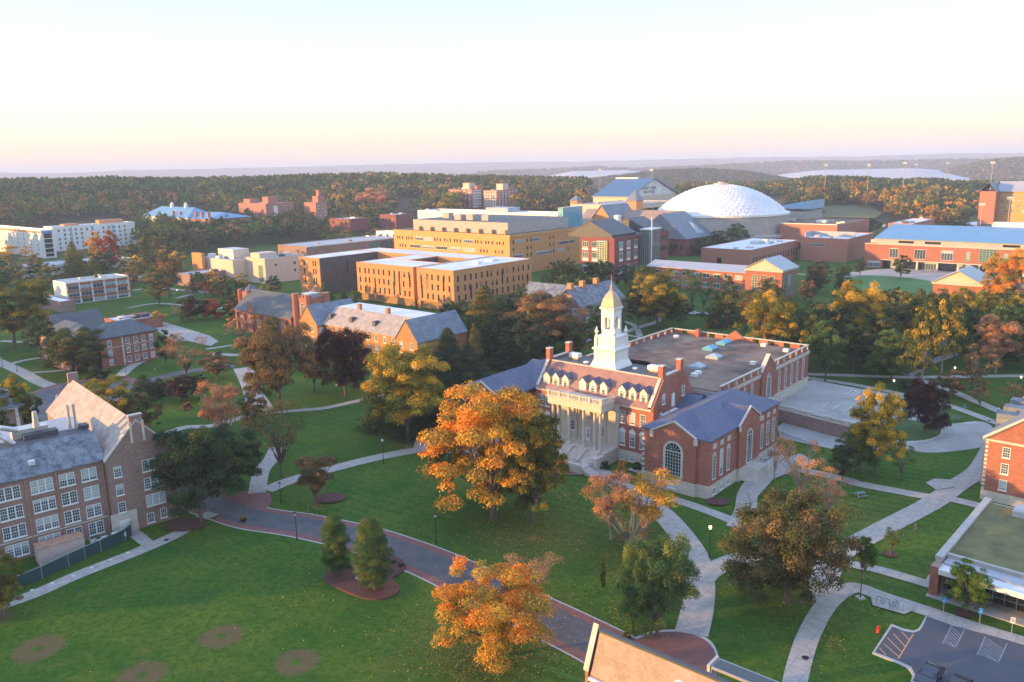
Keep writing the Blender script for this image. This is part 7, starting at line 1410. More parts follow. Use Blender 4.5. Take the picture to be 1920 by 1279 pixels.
FIELDS = [  # polygon of base pixels, how many, heights, crown widths, shapes, leaves, label
    ([(-20, 520), (70, 500), (112, 520), (110, 590), (60, 640), (-20, 640)], 10, (10, 15), (10, 15), 'round broad', 'OL DG GO OL', 'green and gold tree in the cluster at the left edge below the white apartments'),
    ([(120, 500), (262, 478), (352, 480), (345, 535), (262, 540), (130, 512)], 20, (10, 15), (11, 16), 'round broad', 'OL DG RB OL YO', 'dark autumn tree between the white apartments and the brick pylon'),
    ([(245, 445), (300, 420), (560, 425), (600, 455), (470, 462), (345, 478), (265, 480)], 52, (11, 17), (10, 14), 'round broad', 'OL DG GR OL RB GO', 'tree of the dense stand between the blue-roofed hall and the arts building'),
    ([(560, 412), (735, 412), (760, 432), (735, 446), (600, 448), (560, 440)], 30, (9, 15), (8, 12), 'round broad', 'OL GO GR RB DG', 'tree of the stand between the apartment block and the buff library'),
    ([(430, 402), (620, 400), (640, 418), (430, 420)], 9, (8, 12), (8, 11), 'round', 'OL YO GR RB', 'tree at the foot of the brick apartment block'),
    ([(775, 398), (850, 385), (880, 392), (790, 408)], 8, (12, 17), (10, 14), 'round', 'YO OL GR', 'tree on the knoll left of the twin high-rises'),
    ([(960, 392), (1090, 388), (1100, 398), (970, 400)], 14, (13, 19), (9, 13), 'round broad', 'OL YO RB DG', 'tree of the row between the high-rises and the navy-roofed fieldhouse'),
    ([(1005, 555), (1085, 520), (1215, 505), (1212, 545), (1110, 585), (1010, 600)], 17, (9, 15), (8, 12), 'round broad', 'GR DG OL GR GO', 'green tree of the belt below the dark red science building'),
    ([(600, 568), (668, 570), (668, 600), (606, 590)], 8, (6, 10), (5, 8), 'round cone', 'DG GR', 'small dark tree in the shaded court of the orange hall'),
    ([(690, 606), (850, 602), (1000, 590), (1000, 622), (850, 628), (700, 618)], 13, (6, 10), (6, 9), 'round', 'GR DG GR', 'green tree along the foot of the orange hall'),
    ([(835, 690), (850, 640), (960, 620), (1050, 640), (1020, 690), (900, 710)], 12, (11, 17), (8, 12), 'cone round', 'DG CO DG', 'dark conifer of the grove behind the slate left wing'),
    ([(1060, 600), (1130, 610), (1190, 590), (1200, 560), (1250, 570), (1240, 640), (1080, 640)], 9, (9, 15), (8, 12), 'round broad', 'GR OL DG', 'green tree round the slate-roofed hall behind the cupola'),
    ([(1245, 625), (1260, 580), (1400, 560), (1500, 580), (1500, 620), (1400, 650), (1300, 640)], 12, (10, 16), (8, 12), 'round broad thin', 'GR OL RB DG', 'tree on the lawn before the grey metal-roofed wing'),
    ([(1500, 708), (1470, 672), (1560, 650), (1700, 640), (1940, 636), (1940, 690), (1800, 658), (1700, 690), (1600, 700)], 26, (13, 18), (9, 13), 'broad round tall', 'GR DG GO OL YO DG', 'tree of the thick wood right of the flat-roofed block'),
    ([(1450, 655), (1520, 605), (1640, 600), (1780, 592), (1940, 602), (1940, 636), (1700, 640), (1560, 650)], 20, (9, 12.5), (9, 13), 'broad round', 'GR DG GO OL DG YO', 'lower tree at the back of the wood right of the flat-roofed block'),
    ([(1495, 575), (1520, 525), (1595, 505), (1590, 540), (1560, 580)], 9, (5, 10), (5, 8), 'round', 'DG OL RB GR', 'tree between the gable pavilion and the oval lawn'),
    ([(1380, 600), (1500, 590), (1600, 580), (1760, 565), (1760, 585), (1600, 600), (1500, 610)], 10, (5, 7.5), (6, 9), 'round', 'GO YO OL GR', 'gold-touched tree along the near edge of the oval lawn'),
    ([(1830, 592), (1850, 580), (1930, 572), (1930, 610)], 5, (6, 9), (7, 9), 'round', 'OL RB GO', 'tree in front of the grey-roofed annex at the right edge'),
    ([(1465, 400), (1530, 396), (1530, 412), (1480, 412)], 6, (8, 12), (8, 11), 'round', 'OL RB', 'tree behind the glass pavilion right of the dome'),
    ([(1650, 412), (1790, 428), (1900, 402), (1900, 392), (1800, 388), (1700, 392)], 30, (10, 17), (9, 13), 'round broad', 'YO OL OR DG GR', 'tree on the slope above the playing fields'),
    ([(255, 505), (262, 455), (350, 478), (345, 500), (300, 520)], 9, (11, 16), (10, 14), 'round', 'OL DG GR RB', 'tree of the cluster right of the red maple'),
    ([(390, 560), (440, 548), (470, 560), (440, 575)], 5, (7, 11), (7, 10), 'round cone', 'DG GR OL', 'tree on the bank under the cream arts hall'),
    ([(340, 528), (450, 545), (560, 555), (560, 562), (430, 556), (345, 540)], 9, (6, 10), (6, 9), 'round cone', 'DG GR YO', 'tree planted along the wall of the cream arts hall'),
    ([(560, 445), (735, 446), (760, 440), (735, 465), (620, 462), (570, 455)], 8, (6, 10), (7, 10), 'round', 'GR OL RB', 'tree behind the low glass-cornered hall'),
    ([(1470, 386), (1600, 378), (1790, 396), (1790, 404), (1660, 398), (1600, 388), (1520, 388), (1480, 394)], 20, (13, 20), (9, 13), 'round', 'OL YO OR DG RB', 'tree of the tall golden row above the far playing field'),
    ([(1215, 476), (1250, 468), (1340, 470), (1330, 480), (1230, 482)], 9, (5, 9), (5, 9), 'round', 'OL GO GR', 'low tree in front of the slate-roofed union building'),
    ([(320, 545), (440, 540), (470, 560), (430, 600), (380, 620), (330, 600)], 14, (4, 8), (5, 9), 'round shrub thin', 'RB DG OL RD', 'small tree on the bank between the plaza and the gothic hall'),
    ([(430, 590), (560, 610), (560, 640), (440, 610)], 7, (7, 11), (6, 9), 'round thin', 'RB OL DG', 'tree in front of the long dark slate nave'),
    ([(740, 478), (740, 462), (1000, 470), (1000, 482)], 10, (5, 8), (6, 9), 'round', 'OL RD YO OR', 'small autumn tree between the orange hall and the library'),
    ([(1760, 735), (1840, 720), (1930, 740), (1930, 790), (1840, 770)], 6, (4, 8), (4, 7), 'round thin', 'OL DG RB', 'small tree among the crossing walks at right'),
    ([(1560, 690), (1700, 690), (1840, 672), (1930, 680), (1930, 700), (1840, 696), (1700, 702), (1560, 700)], 10, (9, 14), (7, 10), 'broad tall', 'DG OL GR', 'tree standing right behind the lit cross walk'),
]
def fields():
    for fi, (poly, n, hr, wr, kinds, leaves, lab) in enumerate(FIELDS):
        far = max(p[1] for p in poly) <= 482
        r = np.random.default_rng(100 + fi); kinds = kinds.split(); leaves = leaves.split(); W0 = [unt(*p) if p[1] < 470 else (*un(*p), 0) for p in poly]
        got2 = []; n = int(n * 3.2) if far else n; hr, wr = ((hr[0] + 2, hr[1] + 3), (wr[0] + 1, wr[1] + 2)) if far else (hr, wr)
        xs = [w[0] for w in W0]; ys = [w[1] for w in W0]; got = []; k = 0
        while len(got) < n and k < n * 60:
            k += 1; x = r.uniform(min(xs), max(xs)); y = r.uniform(min(ys), max(ys))
            if not bool(inpoly(np.array([x]), np.array([y]), [(w[0], w[1]) for w in W0])[0]): continue
            if not clear(x, y) or any((x - a) ** 2 + (y - b) ** 2 < (wr[0] * .5) ** 2 for a, b in got): continue
            got.append((x, y))
            if far: got2.append((x, y, float(gz(x, y)) - .1)); continue
            w = r.uniform(*wr); tier = 1 if math.hypot(x, y) < 420 else 2; lf = leaves[r.integers(len(leaves))]; kd = kinds[r.integers(len(kinds))]
            put_tree(x, y, float(gz(x, y)) - .1, r.uniform(*hr), w * (.6 if kd == 'cone' else 1), kd, lf, lab, group=lab.replace('tree ', 'trees ', 1), tier=tier, var=int(r.integers(4)))
        print('field', fi, len(got), n)
        if far:      # these stand half a kilometre away and read as one small wood
            o = forest('grove', got2, {k: 1 for k in leaves}, 200 + fi, hr=hr, wr=wr, size=.035, ncl=34, per=16); tag(o, lab.replace('tree of the', 'far', 1).replace('tree ', 'grove ', 1), 'grove', kind='stuff')
fields(); print('single trees', len(TREES))
# low shrubs
SHR = [(1132, 878, 22, 'DG', 'clipped dark shrub at the foot of the portico steps'), (1095, 872, 14, 'DG', 'small round shrub left of the portico stair'), (1196, 880, 20, 'DG', 'dark shrub under the basement windows'), (1010, 888, 60, 'OL', 'olive shrub mass left of the portico steps'), (735, 1058, 16, 'DG', 'low shrub beside the sign bed path'), (752, 1064, 14, 'DG', 'second low shrub beside the sign bed path'), (655, 1068, 16, 'DG', 'shrub behind the brick sign'), (350, 768, 22, 'RB', 'small round maroon bush on the lawn above the path'), (1880, 792, 26, 'PU', 'dark shrub beside the blue emergency phone'), (185, 712, 40, 'DG', 'dark spreading shrub under the olive maple'), (155, 700, 40, 'DG', 'dark shrub by the olive maple trunk'), (1700, 732, 30, 'DG', 'dark shrub below the high-crowned tree')]
for bx, by, w, lf, lab in SHR: x, y = un(bx, by); ww = w * pr(x, y, 0)[2] / F; put_tree(x, y, -.05, ww * .75, ww, 'shrub', lf, lab, name='shrub', cat='shrub', tier=1)
# ------------------------------------------------------------------ lamps, signs, posts, cars
def lamp(bx, by, ty, label, kind='globe', lit=False, group=None):
    x, y = un(bx, by); lo, hi = 1, 12
    for _ in range(25):
        m_ = (lo + hi) / 2
        if pr(x, y, m_)[1] > ty: lo = m_
        else: hi = m_
    H = max(3.2, min(lo, 6.5)); t = empty('street_lamp', (x, y, 0), 0, label, 'street lamp', group)
    m = M(); m.lathe([(.17, 0), (.17, .12), (.10, .3), (.065, .6), (.05, H - .55)], n=8); m.obj('post', MT['black'], t)
    mt = LIT if lit else MT['lampglass']
    if kind == 'globe': M().lathe([(.06, H - .55), (.16, H - .45), (.23, H - .22), (.20, H - .02), (.06, H + .05)], n=12).obj('lantern', mt, t, smooth=True); M().lathe([(.10, H + .05), (.07, H + .12), (.015, H + .25)], n=8).obj('finial', MT['black'], t)
    else: M().lathe([(.07, H - .5), (.15, H - .45), (.21, H - .1)], n=6).obj('lantern', mt, t); M().lathe([(.30, H - .095), (.28, H - .05), (.05, H + .12), (.02, H + .22)], n=6).obj('lamp_cap', MT['black'], t)
LIT = bpy.data.materials.new('lit_lantern'); LIT.use_nodes = True; b_ = LIT.node_tree.nodes['Principled BSDF']; b_.inputs['Emission Color'].default_value = (1, .78, .5, 1); b_.inputs['Emission Strength'].default_value = 1.2
MT['lampglass'] = plain('lantern_glass', (.72, .71, .68), None, 3, .25)
for bx, by, ty, lab, kd, lit in [
    (557, 1012, 961, 'black globe lamp post at the roadside left of the young columnar trees', 'cap', False), (818, 1018, 964, 'black globe lamp post on the lawn below the huge orange tree', 'cap', False), (719, 868, 824, 'black lamp post with white globe beside the path to the columned hall', 'globe', False),
    (633, 750, 720, 'black lamp post with white globe above the mown stripes', 'globe', False), (1187, 1186, 1130, 'black lamp post half hidden by the dense green linden', 'cap', False), (1330, 1045, 986, 'lamp with pale globe in the dark triangle of lawn', 'globe', True),
    (1613, 1122, 1062, 'tallest black lamp post on a square footing by the bicycle racks', 'cap', False), (527, 942, 905, 'black lamp post at the brick crossing', 'cap', False),
    (5, 688, 668, 'black lamp post at the left edge of the long pale path', 'cap', False), (32, 697, 676, 'black lamp post second along the long pale path', 'cap', False), (133, 712, 690, 'black lamp post below the round olive maple', 'cap', False), (237, 705, 682, 'black lamp post where two pale paths part', 'cap', False), (268, 685, 664, 'black lamp post at the far meeting of the pale paths', 'cap', False), (293, 712, 695, 'short lamp with flat cap beside the roundabout road', 'cap', False), (220, 678, 656, 'black lamp post close to the brick dormitory wall', 'cap', False),
    (1674, 742, 712, 'black lamp post with bright globe beside the worn parking lot', 'globe', True), (1788, 718, 688, 'lit globe lamp where the cross walks fan out', 'globe', True), (1732, 705, 655, 'lit globe lamp beside the tall bare trunk', 'globe', True), (1912, 730, 723, 'lit globe lamp at the right edge walk', 'globe', True), (1896, 748, 744, 'low lit globe lamp by the right edge walk', 'globe', True),
    (234, 612, 592, 'lit globe lamp in front of the flat-roofed annex', 'globe', True), (405, 553, 540, 'lit globe lamp on the bank below the arts building', 'globe', True), (333, 556, 544, 'lit globe lamp by the low brown studio', 'globe', True), (150, 612, 596, 'thin dark lamp by the striped modernist building', 'cap', False), (325, 594, 575, 'thin dark lamp at the end of the plaza path', 'cap', False),
]: lamp(bx, by, ty, lab, kd, lit)
x, y = un(1613, 1122); t = empty('lamp_footing', (x, y, 0), .3, 'square pale concrete footing under the tallest black lamp', 'footing'); M().box(-.45, .45, -.45, .45, 0, .22).obj('footing', MT['concrete'], t)
# tall sports-ground floodlight masts
for px, ty, by, D, lab in [(1862, 304, 345, 820, 'rightmost tall floodlight mast against the fog'), (1777, 305, 340, 1150, 'thin floodlight mast second from the right against the fog'), (1718, 308, 345, 1150, 'floodlight mast in the middle of the fog bank'), (1697, 305, 348, 900, 'tall floodlight mast left of the fog middle'), (1630, 309, 350, 900, 'floodlight mast above the gold trees'), (1549, 309, 350, 900, 'leftmost floodlight mast right of the dome'), (1125, 318, 345, 900, 'white floodlight mast left of the fieldhouse ridge'), (1222, 318, 345, 800, 'white floodlight mast above the navy roof'), (1842, 382, 420, 600, 'lit wooden pole mast on the far field'), (1895, 370, 414, 600, 'pale pole mast in front of the long dormitory')]:
    x, y, zt = at_D(px, ty, D); g = float(gz(x, y)); t = empty('floodlight_mast', (x, y, g), ANG, lab, 'floodlight mast', 'floodlight masts')
    M().lathe([(.42, -2), (.3, (zt - g) * .6), (.2, zt - g)], n=8).obj('pole', MT['mast'] if 'mast' in MT else MT.setdefault('mast', plain('mast_paint', (.45, .37, .31), None, 2, .6)), t)
    m = M(); H = zt - g
    for k, w in ((0, 3.4), (1.1, 3.4)): m.box(-w / 2, w / 2, -.12, .12, H - .2 - k, H + .05 - k)
    for k in range(4): m.box(-1.7 + k * .9, -1.1 + k * .9, -.5, -.13, H - .55, H + .25)
    m.obj('light_bar', MT['white'], t)
# brick monument sign
x, y = un(698, 1088); t = empty('monument_sign', (x, y, 0), math.radians(-38), 'brick monument sign with pale stone name panel on a grey base in the mulch bed', 'sign')
M().box(-1.7, 1.7, -1.1, 1.1, 0, .22).obj('base', MT['concrete'], t); M().box(-.75, .75, -.3, .3, .22, 2.3).obj('pillar', MT['brick'], t); p = M().box(-.62, .62, -.34, -.302, 1.15, 1.95).obj('panel', MT['stone'], t); M().box(-.85, .85, -.4, .4, 2.301, 2.45).obj('cap', MT['stone'], t)
m = M(); [m.box(-.48, .48 - .12 * (k % 2), -.352, -.342, 1.72 - .2 * k, 1.78 - .2 * k) for k in range(3)]; m.obj('lettering', MT['black'], p); 
for sx, sy in ((-1, -1), (1, -1)): M().lathe([(.16, 0), (.16, .32), (.05, .4)], (sx * 1.75, sy * 1.15), 10).obj('corner_light', MT['white'], t)
# bicycle racks
RK = None; GP = 'bicycle hoops on the paved pad'
for px, py, lab, mt in ((1648, 1133, 'leftmost dark bicycle hoop on the paved pad', 'black'), (1662, 1137, 'second dark bicycle hoop on the paved pad', 'black'), (1688, 1145, 'rightmost bicycle hoop on the paved pad', 'metal')):
    x, y = un(px, py); t = empty('bicycle_rack', (x, y, 0), ANG + .15, lab, 'bicycle rack', GP); A = np.linspace(0, math.pi, 9); M().tube([(-.3, 0, 0), (-.3, 0, .75)] + [(-.3 * math.cos(a), 0, .75 + .3 * math.sin(a)) for a in A[1:-1]] + [(.3, 0, .75), (.3, 0, 0)], .035, 6).obj('hoop', MT[mt], t); M().box(-.45, .45, -.08, .08, 0, .03).obj('foot_plate', MT['black'], t)
x, y = un(1676, 1141); t = empty('bicycle', (x, y, 0), ANG + 1.2, 'green bicycle leaning at the hoops on the paved pad', 'bicycle')
for sx in (-.52, .52): M().tube([(sx + .33 * math.cos(a), 0, .34 + .33 * math.sin(a)) for a in np.linspace(0, 6.283, 17)], .022, 5).obj('wheel', MT['black'], t)
BG_ = plain('green_paint', (.02, .28, .10), None, 3, .4); M().tube([(-.52, 0, .34), (-.18, 0, .85), (.38, 0, .85), (.52, 0, .34)], .024, 5).tube([(-.52, 0, .34), (-.05, 0, .3), (.38, 0, .85)], .022, 5).tube([(-.18, 0, .85), (-.05, 0, .3)], .022, 5).obj('frame', BG_, t); M().box(-.32, -.08, -.06, .06, .90, .96).obj('saddle', MT['black'], t); M().tube([(.38, -.25, 1.0), (.38, .25, 1.0)], .02, 5).tube([(.38, 0, .85), (.38, 0, 1.0)], .02, 5).obj('handlebar', MT['black'], t)
# hydrants
for px, py, lab, mt in ((1646, 1186, 'bright red hydrant on the lawn beside the parking kerb', 'redpaint'), (1716, 992, 'dull red hydrant on the dark lawn below the path crossing', 'rust')):
    x, y = un(px, py); t = empty('fire_hydrant', (x, y, 0), .4, lab, 'fire hydrant'); M().lathe([(.20, 0), (.20, .06), (.14, .08), (.14, .62), (.17, .64), (.17, .70), (.12, .82), (.04, .90)], n=12).obj('barrel', MT[mt], t, smooth=True); M().tube([(-.26, 0, .5), (.26, 0, .5)], .07, 8).tube([(0, -.24, .45), (0, 0, .45)], .09, 8).obj('outlet', MT[mt], t)
# parking signs on posts
def post_sign(px, py, ty, lab, col, sym):
    x, y = un(px, py); H = 2.2; t = empty('post_sign', (x, y, 0), math.radians(-20), lab, 'sign'); M().box(-.03, .03, -.02, .02, 0, H).obj('post', MT['metal'], t); p = M().box(-.23, .23, -.05, -.021, H - .75, H).obj('sign_plate', MT[col], t)
    m = M()
    if sym == 'wheelchair':
        m.lathe([(.035, 0), (.035, .008)], n=8); m.v = [(v[0] - .02, -.052 - v[2], v[1] + H - .2) for v in m.v]; m.box(-.035, -.005, -.058, -.051, H - .42, H - .25); m.box(-.035, .07, -.058, -.051, H - .45, H - .42); m.box(.06, .1, -.058, -.051, H - .56, H - .42)
        A = np.linspace(2.0, 6.0, 12); [m.slabv([(-.01 + .13 * math.cos(a), -.058, H - .47 + .13 * math.sin(a)), (-.01 + .13 * math.cos(b), -.058, H - .47 + .13 * math.sin(b)), (-.01 + .10 * math.cos(b), -.058, H - .47 + .10 * math.sin(b)), (-.01 + .10 * math.cos(a), -.058, H - .47 + .10 * math.sin(a))], (0, .006, 0)) for a, b in zip(A, A[1:])]
        m.obj('symbol', MT['white'], p)
    else: [m.box(-.15, .15, -.058, -.051, H - .2 - k * .16, H - .12 - k * .16) for k in range(3)]; m.obj('symbol', MT['black'], p)
post_sign(1768, 1151, 1121, 'blue wheelchair parking sign left of the bright green small tree', 'bluepaint', 'wheelchair'); post_sign(1836, 1172, 1142, 'blue wheelchair parking sign below the bright green small tree', 'bluepaint', 'wheelchair'); post_sign(1896, 1190, 1160, 'white parking sign at the right end of the brick strip', 'white', 'text')
post_sign(1808, 776, 760, 'small pale sign beside the walk above the drive', 'teal', 'text')
x, y = un(1870, 792); t = empty('emergency_phone', (x, y, 0), 0, 'blue emergency phone post with a lit globe beside the right brick hall', 'emergency phone'); M().box(-.25, .25, -.2, .2, 0, 2.6).obj('post', MT['bluepaint'], t); M().lathe([(.08, 2.6), (.2, 2.75), (.24, 2.95), (.1, 3.15)], n=12).obj('beacon', MT['lampglass'], t, smooth=True); M().box(-.15, .15, -.23, -.201, 1.2, 1.6).obj('call_panel', MT['white'], t)
x, y = un(1884, 788); t = empty('monument', (x, y, 0), .5, 'pale round-topped stone marker beside the emergency phone', 'stone marker'); M().lathe([(.9, 0), (.9, .4), (.6, .5), (.5, 1.2), (.3, 1.7), (.05, 1.9)], n=12).obj('stone', MT['stone'], t)
for px, py, lab in ((1785, 728, 'left one of two bright red lawn chairs among the cross walks'), (1843, 731, 'right one of two bright red lawn chairs among the cross walks')):
    x, y = un(px, py); t = empty('lawn_chair', (x, y, 0), .8, lab, 'chair', 'red lawn chairs'); M().box(-.7, .7, -.6, .6, .4, .5).obj('seat', MT['redpaint'], t); m = M(); m.slabv([(-.7, .5, .5), (.7, .5, .5), (.8, .9, 1.5), (-.8, .9, 1.5)], (0, .1, 0)); m.obj('backrest', MT['redpaint'], t); [M().box(a - .06, a + .06, b - .06, b + .06, 0, .399).obj('leg', MT['redpaint'], t) for a in (-.6, .6) for b in (-.5, .5)]; [M().box(a - .08, a + .08, -.6, .55, .7, .78).obj('armrest', MT['redpaint'], t) for a in (-.75, .75)]
x, y = un(1612, 932); t = empty('picnic_table', (x, y, 0), .3, 'green metal picnic table on the lawn under the gold-topped tree', 'picnic table'); m = M(); m.box(-.9, .9, -.38, .38, .72, .77); m.obj('table_top', plain('green_grey_paint', (.16, .26, .24), None, 3, .5), t); [M().box(-.9, .9, s * .75 - .14, s * .75 + .14, .42, .46).obj('bench', bpy.data.materials['green_grey_paint'], t) for s in (-1, 1)]; [M().box(a - .04, a + .04, -.7, .7, .34, .40).box(a - .04, a + .04, -.35, -.27, 0, .71).box(a - .04, a + .04, .27, .35, 0, .71).obj('leg', MT['metal'], t) for a in (-.6, .6)]
# manholes, drain grates (round and square lids)
for px, py, sq, lab in ((1510, 1236, 0, 'round dark manhole lid in the curved path'), (403, 973, 1, 'square drain grate beside the road'), (312, 1014, 1, 'square drain grate in the pale path by the lecture hall'), (1855, 790, 1, 'square grate in the walk above the drive')):
    x, y = un(px, py); t = M(); t.lathe([(.38, .14 if sq == 0 else .09), (.38, .16)], n=4 if sq else 16, rot=.7); o = t.obj('manhole_cover', MT['black'], None, (x, y, .06)); tag(o, lab, 'manhole cover')
# little planters of the road
for px, py, lab in ((457, 978, 'black planter with yellow flowers on the asphalt edge'), (1175, 1200, 'planter with yellow flowers beside the gate hall roof')):
    x, y = un(px, py); t = empty('planter', (x, y, .04), 0, lab, 'planter'); M().lathe([(.38, 0), (.5, .45), (.5, .5)], n=12).obj('pot', MT['black'], t); o = link('plant', shape('shrub', 1, 0)[0], t, (0, 0, .45)); o.scale = (.9, .9, .6); o.material_slots[0].link = 'OBJECT'; o.material_slots[0].material = LM['YO']
# retaining wall with balustrade between court and parking lot
P0, P1, P2 = (np.array(un(*p)) for p in ((1462, 802), (1500, 803), (1605, 840))); A = np.array(un(1452, 764, 2.7)); Bw = np.array(un(1608, 803, 2.7))
d = (Bw - A); L = np.hypot(*d); an = math.atan2(d[1], d[0]); t = empty('retaining_wall', (A[0], A[1], 0), an, 'brown brick retaining wall with a balustrade above the walled court', 'wall'); M().box(-.5, L + .5, -.55, -.10, 0, 2.75).obj('wall', MT['brick_dull'], t); m = M(); m.box(-.55, L + .55, -.6, -.05, 2.751, 2.9); m.box(-.55, L + .55, -.52, -.14, 3.55, 3.72)
for u in np.arange(0, L, .45):
    if int(u / 4.2) % 3 != 2: m.box(u, u + .16, -.42, -.24, 2.901, 3.549)
for u in np.arange(0, L + 1, 4.2): m.box(u - .4, u + .4, -.58, -.08, 2.901, 3.80)
m.obj('balustrade', MT['stone'], t)
x, y = un(1512, 794); t = empty('waste_container', (x, y, 0), an, 'dark green dumpster at the foot of the retaining wall', 'dumpster'); M().prism([(-1, -.6), (1, -.6), (1, .6), (-1, .6)], .1, 1.2).obj('bin', MT['greenmesh'], t); M().box(-1.05, 1.05, -.65, .65, 1.201, 1.28).obj('lid', MT['black'], t); [M().box(a - .08, a + .08, -.5, .5, 0, .099).obj('skid', MT['black'], t) for a in (-.8, .8)]
# court fence
m = M(); A2 = np.array(un(1460, 818)); B2 = np.array(un(1545, 850)); d2 = B2 - A2; L2 = np.hypot(*d2); an2 = math.atan2(d2[1], d2[0]); t = empty('iron_fence', (A2[0], A2[1], 0), an2, 'low black iron railing along the near side of the walled court', 'fence'); m.box(0, L2, -.02, .02, 1.0, 1.05); m.obj('rail', MT['black'], t); m = M(); [m.box(u, u + .03, -.015, .015, 0, .999) for u in np.arange(0, L2, .22)]; m.obj('pickets', MT['black'], t)
# ------------------------------------------------------------------ cars
CARP = {}
def car(x, y, rz, paint, label, group=None, z=.13, van=False, far=False):
    key = (van,)
    if key not in CARP:
        L, Wd, H = (5.2, 1.95, 2.2) if van else (4.6, 1.8, 1.42); prof = [(-L / 2, .35), (-L / 2 + .02, .80), (-L / 2 + .2, .95), (-L * .20, 1.0) if not van else (-L / 2 + .7, 1.1), (-L * .06, H - .06) if not van else (-L * .22, H - .05), (L * .16, H) if not van else (L * .40, H), (L * .36, 1.05) if not van else (L / 2 - .05, 1.2), (L / 2 - .05, .95), (L / 2, .6), (L / 2, .35)]
        def shell(w0, w1, P):
            m = M(); n = len(P)
            for s in (-1, 1): m.v += [(p[0], s * (w0 if p[1] < 1.03 else w1), p[1]) for p in P]
            m.f.append(tuple(range(n - 1, -1, -1))); m.f.append(tuple(range(n, 2 * n))); m.f += [(k, (k + 1) % n, n + (k + 1) % n, n + k) for k in range(n)]; m.m = [0] * len(m.f); return m
        body = shell(Wd / 2, Wd / 2 - .22, prof).mesh('body', MT['white'])
        g = M()
        gp = [prof[3], prof[4], prof[5], prof[6]]; a, b, c, d = gp; w = Wd / 2 - .20
        def ins(p, q, t): return (p[0] + (q[0] - p[0]) * t, p[1] + (q[1] - p[1]) * t)
        a2, b2, c2, d2 = (a[0] + .25, 1.04), (b[0] + .05, b[1] - .09), (c[0] - .05, c[1] - .09), (d[0] - .25, 1.08)
        for s in (-1, 1): g.slabv([(a2[0], s * (w + .02), a2[1]), (b2[0], s * w, b2[1]), (c2[0], s * w, c2[1]), (d2[0], s * (w + .02), d2[1])], (0, s * .03, 0))
        for p, q in ((ins(a, b, .12), ins(a, b, .9)), (ins(d, c, .12), ins(d, c, .9))): o = Vector((p[1] - q[1], 0, q[0] - p[0])).normalized() * (.015 if p[0] < 0 else -.015); o.z = abs(o.z); g.slabv([(p[0] + o.x, -w + .12, p[1] + o.z), (p[0] + o.x, w - .12, p[1] + o.z), (q[0] + o.x, w - .14, q[1] + o.z), (q[0] + o.x, -w + .14, q[1] + o.z)], (0, 0, .01))
        gl = g.mesh('windows', MT['glass_dk']); wm = M(); wm.tube([(0, -.11, 0), (0, .11, 0)], .33, 14); wh = wm.mesh('wheel', MT['black']); rm = M(); rm.tube([(0, -.118, 0), (0, .118, 0)], .19, 10); rim = rm.mesh('rim', MT['metal'])
        hl = M().box(-.04, .04, -.2, .2, -.08, .08).mesh('headlight', MT['lampglass']); tl = M().box(-.04, .04, -.2, .2, -.08, .08).mesh('tail_light', MT['redpaint']); CARP[key] = (body, gl, wh, rim, hl, tl, L, Wd)
    body, gl, wh, rim, hl, tl, L, Wd = CARP[key]; t = empty('parked_car' if not van else 'parked_van', (x, y, z), rz, label, 'van' if van else 'car', group)
    o = link('body', body, t); bv = o.modifiers.new('soft_edges', 'BEVEL'); bv.width = .09; bv.segments = 3; bv.limit_method = 'ANGLE'; o.material_slots[0].link = 'OBJECT'; o.material_slots[0].material = paint; link('windows', gl, t)
    for sx in (-1, 1):
        for sy in (-1, 1): w = link('wheel', wh, t, (sx * L * .31, sy * (Wd / 2 - .1), .33)); link('rim', rim, w)
    for sy in (-1, 1): link('headlight', hl, t, (-L / 2, sy * (Wd / 2 - .3), .68)); link('tail_light', tl, t, (L / 2, sy * (Wd / 2 - .3), .8))
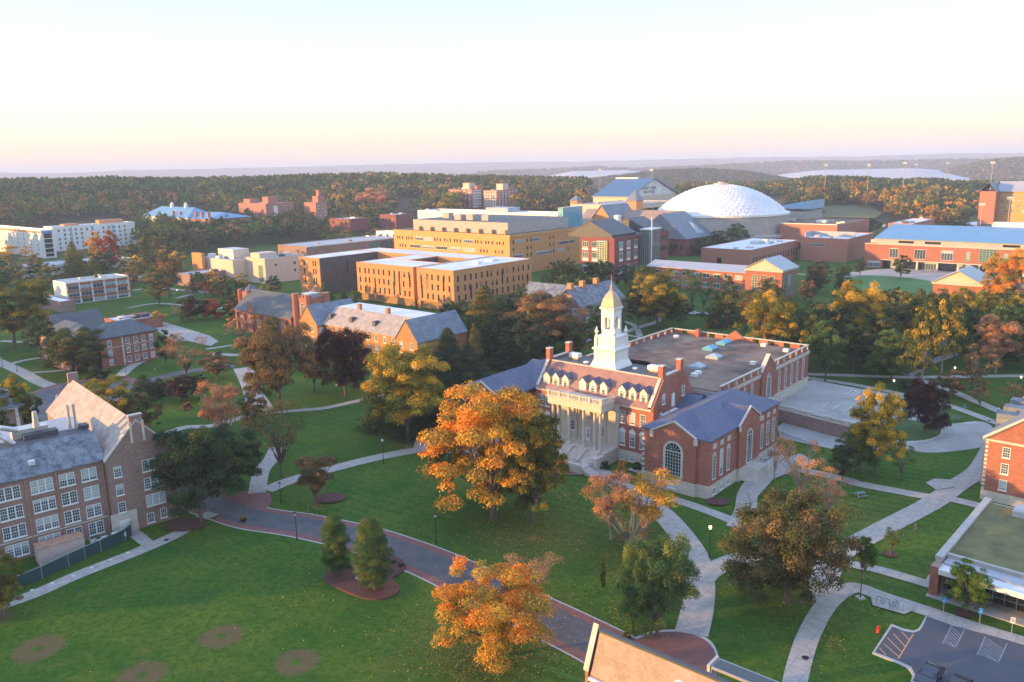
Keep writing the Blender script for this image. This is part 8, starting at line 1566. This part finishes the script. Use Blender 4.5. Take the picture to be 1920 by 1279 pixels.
def carpaint(name, c): m = plain(name, c, c, 1, .25, .0); m.node_tree.nodes['Principled BSDF'].inputs['Coat Weight'].default_value = .3; return m
CP = dict(navy=carpaint('dark_blue_car_paint', (.012, .022, .05)), dark=carpaint('dark_car_paint', (.02, .022, .028)), white=carpaint('white_car_paint', (.7, .7, .7)), silver=carpaint('silver_car_paint', (.42, .44, .46)), red=carpaint('red_car_paint', (.35, .03, .03)))
x, y = un(1742, 1268, .7); car(x, y, math.radians(46), CP['navy'], 'dark blue sedan parked nearest the lower kerb of the parking lot')
x, y = un(1795, 1292, .7); car(x, y, math.radians(46), CP['dark'], 'black car cut off by the bottom edge of the parking lot')
r_ = random.Random(6)
for i, (px, py, cl, lab, van) in enumerate([(255, 531, 'silver', 'silver car in the far lot by the striped modernist building', 0), (262, 522, 'white', 'white car above the silver one in the far lot', 0), (1300, 592, 'silver', 'silver car under the trees beside the flat-roofed block', 0), (1318, 594, 'dark', 'dark car next to the silver one under the trees', 0),
    (1658, 426, 'white', 'white truck at the left end of the row behind the blue roof', 1), (1672, 425, 'white', 'white truck second in the row behind the blue roof', 1), (1686, 424, 'silver', 'silver van third in the row behind the blue roof', 1), (1700, 423, 'white', 'white van fourth in the row behind the blue roof', 1), (1862, 437, 'white', 'white bus-like van beside the white inflated dome', 1), (1876, 437, 'dark', 'dark van beside the white inflated dome', 1),
    (1738, 668, 'silver', 'pale car parked in the wood right of the flat-roofed block', 0), (1705, 645, 'white', 'white car glimpsed through the right wood', 0)]):
    x, y, z = unt(px, py); car(x, y, ANG + (0 if i % 2 else math.pi / 2), CP[cl], lab, van=bool(van), z=z + .02)
# small white yard signs and loose markers along the screen fence
for i, (px, py) in enumerate([(60, 1108), (98, 1095), (138, 1081), (172, 1066), (208, 1051), (240, 1038)]):
    x, y = un(px, py); o = M().box(-.22, .22, -.12, .12, 0, .16).obj('sand_weight', MT['whiteroof'], None, (x, y, 0), .5); tag(o, 'white sandbag weighting the foot of the green screen fence', 'sandbag', 'sandbags along the screen fence')
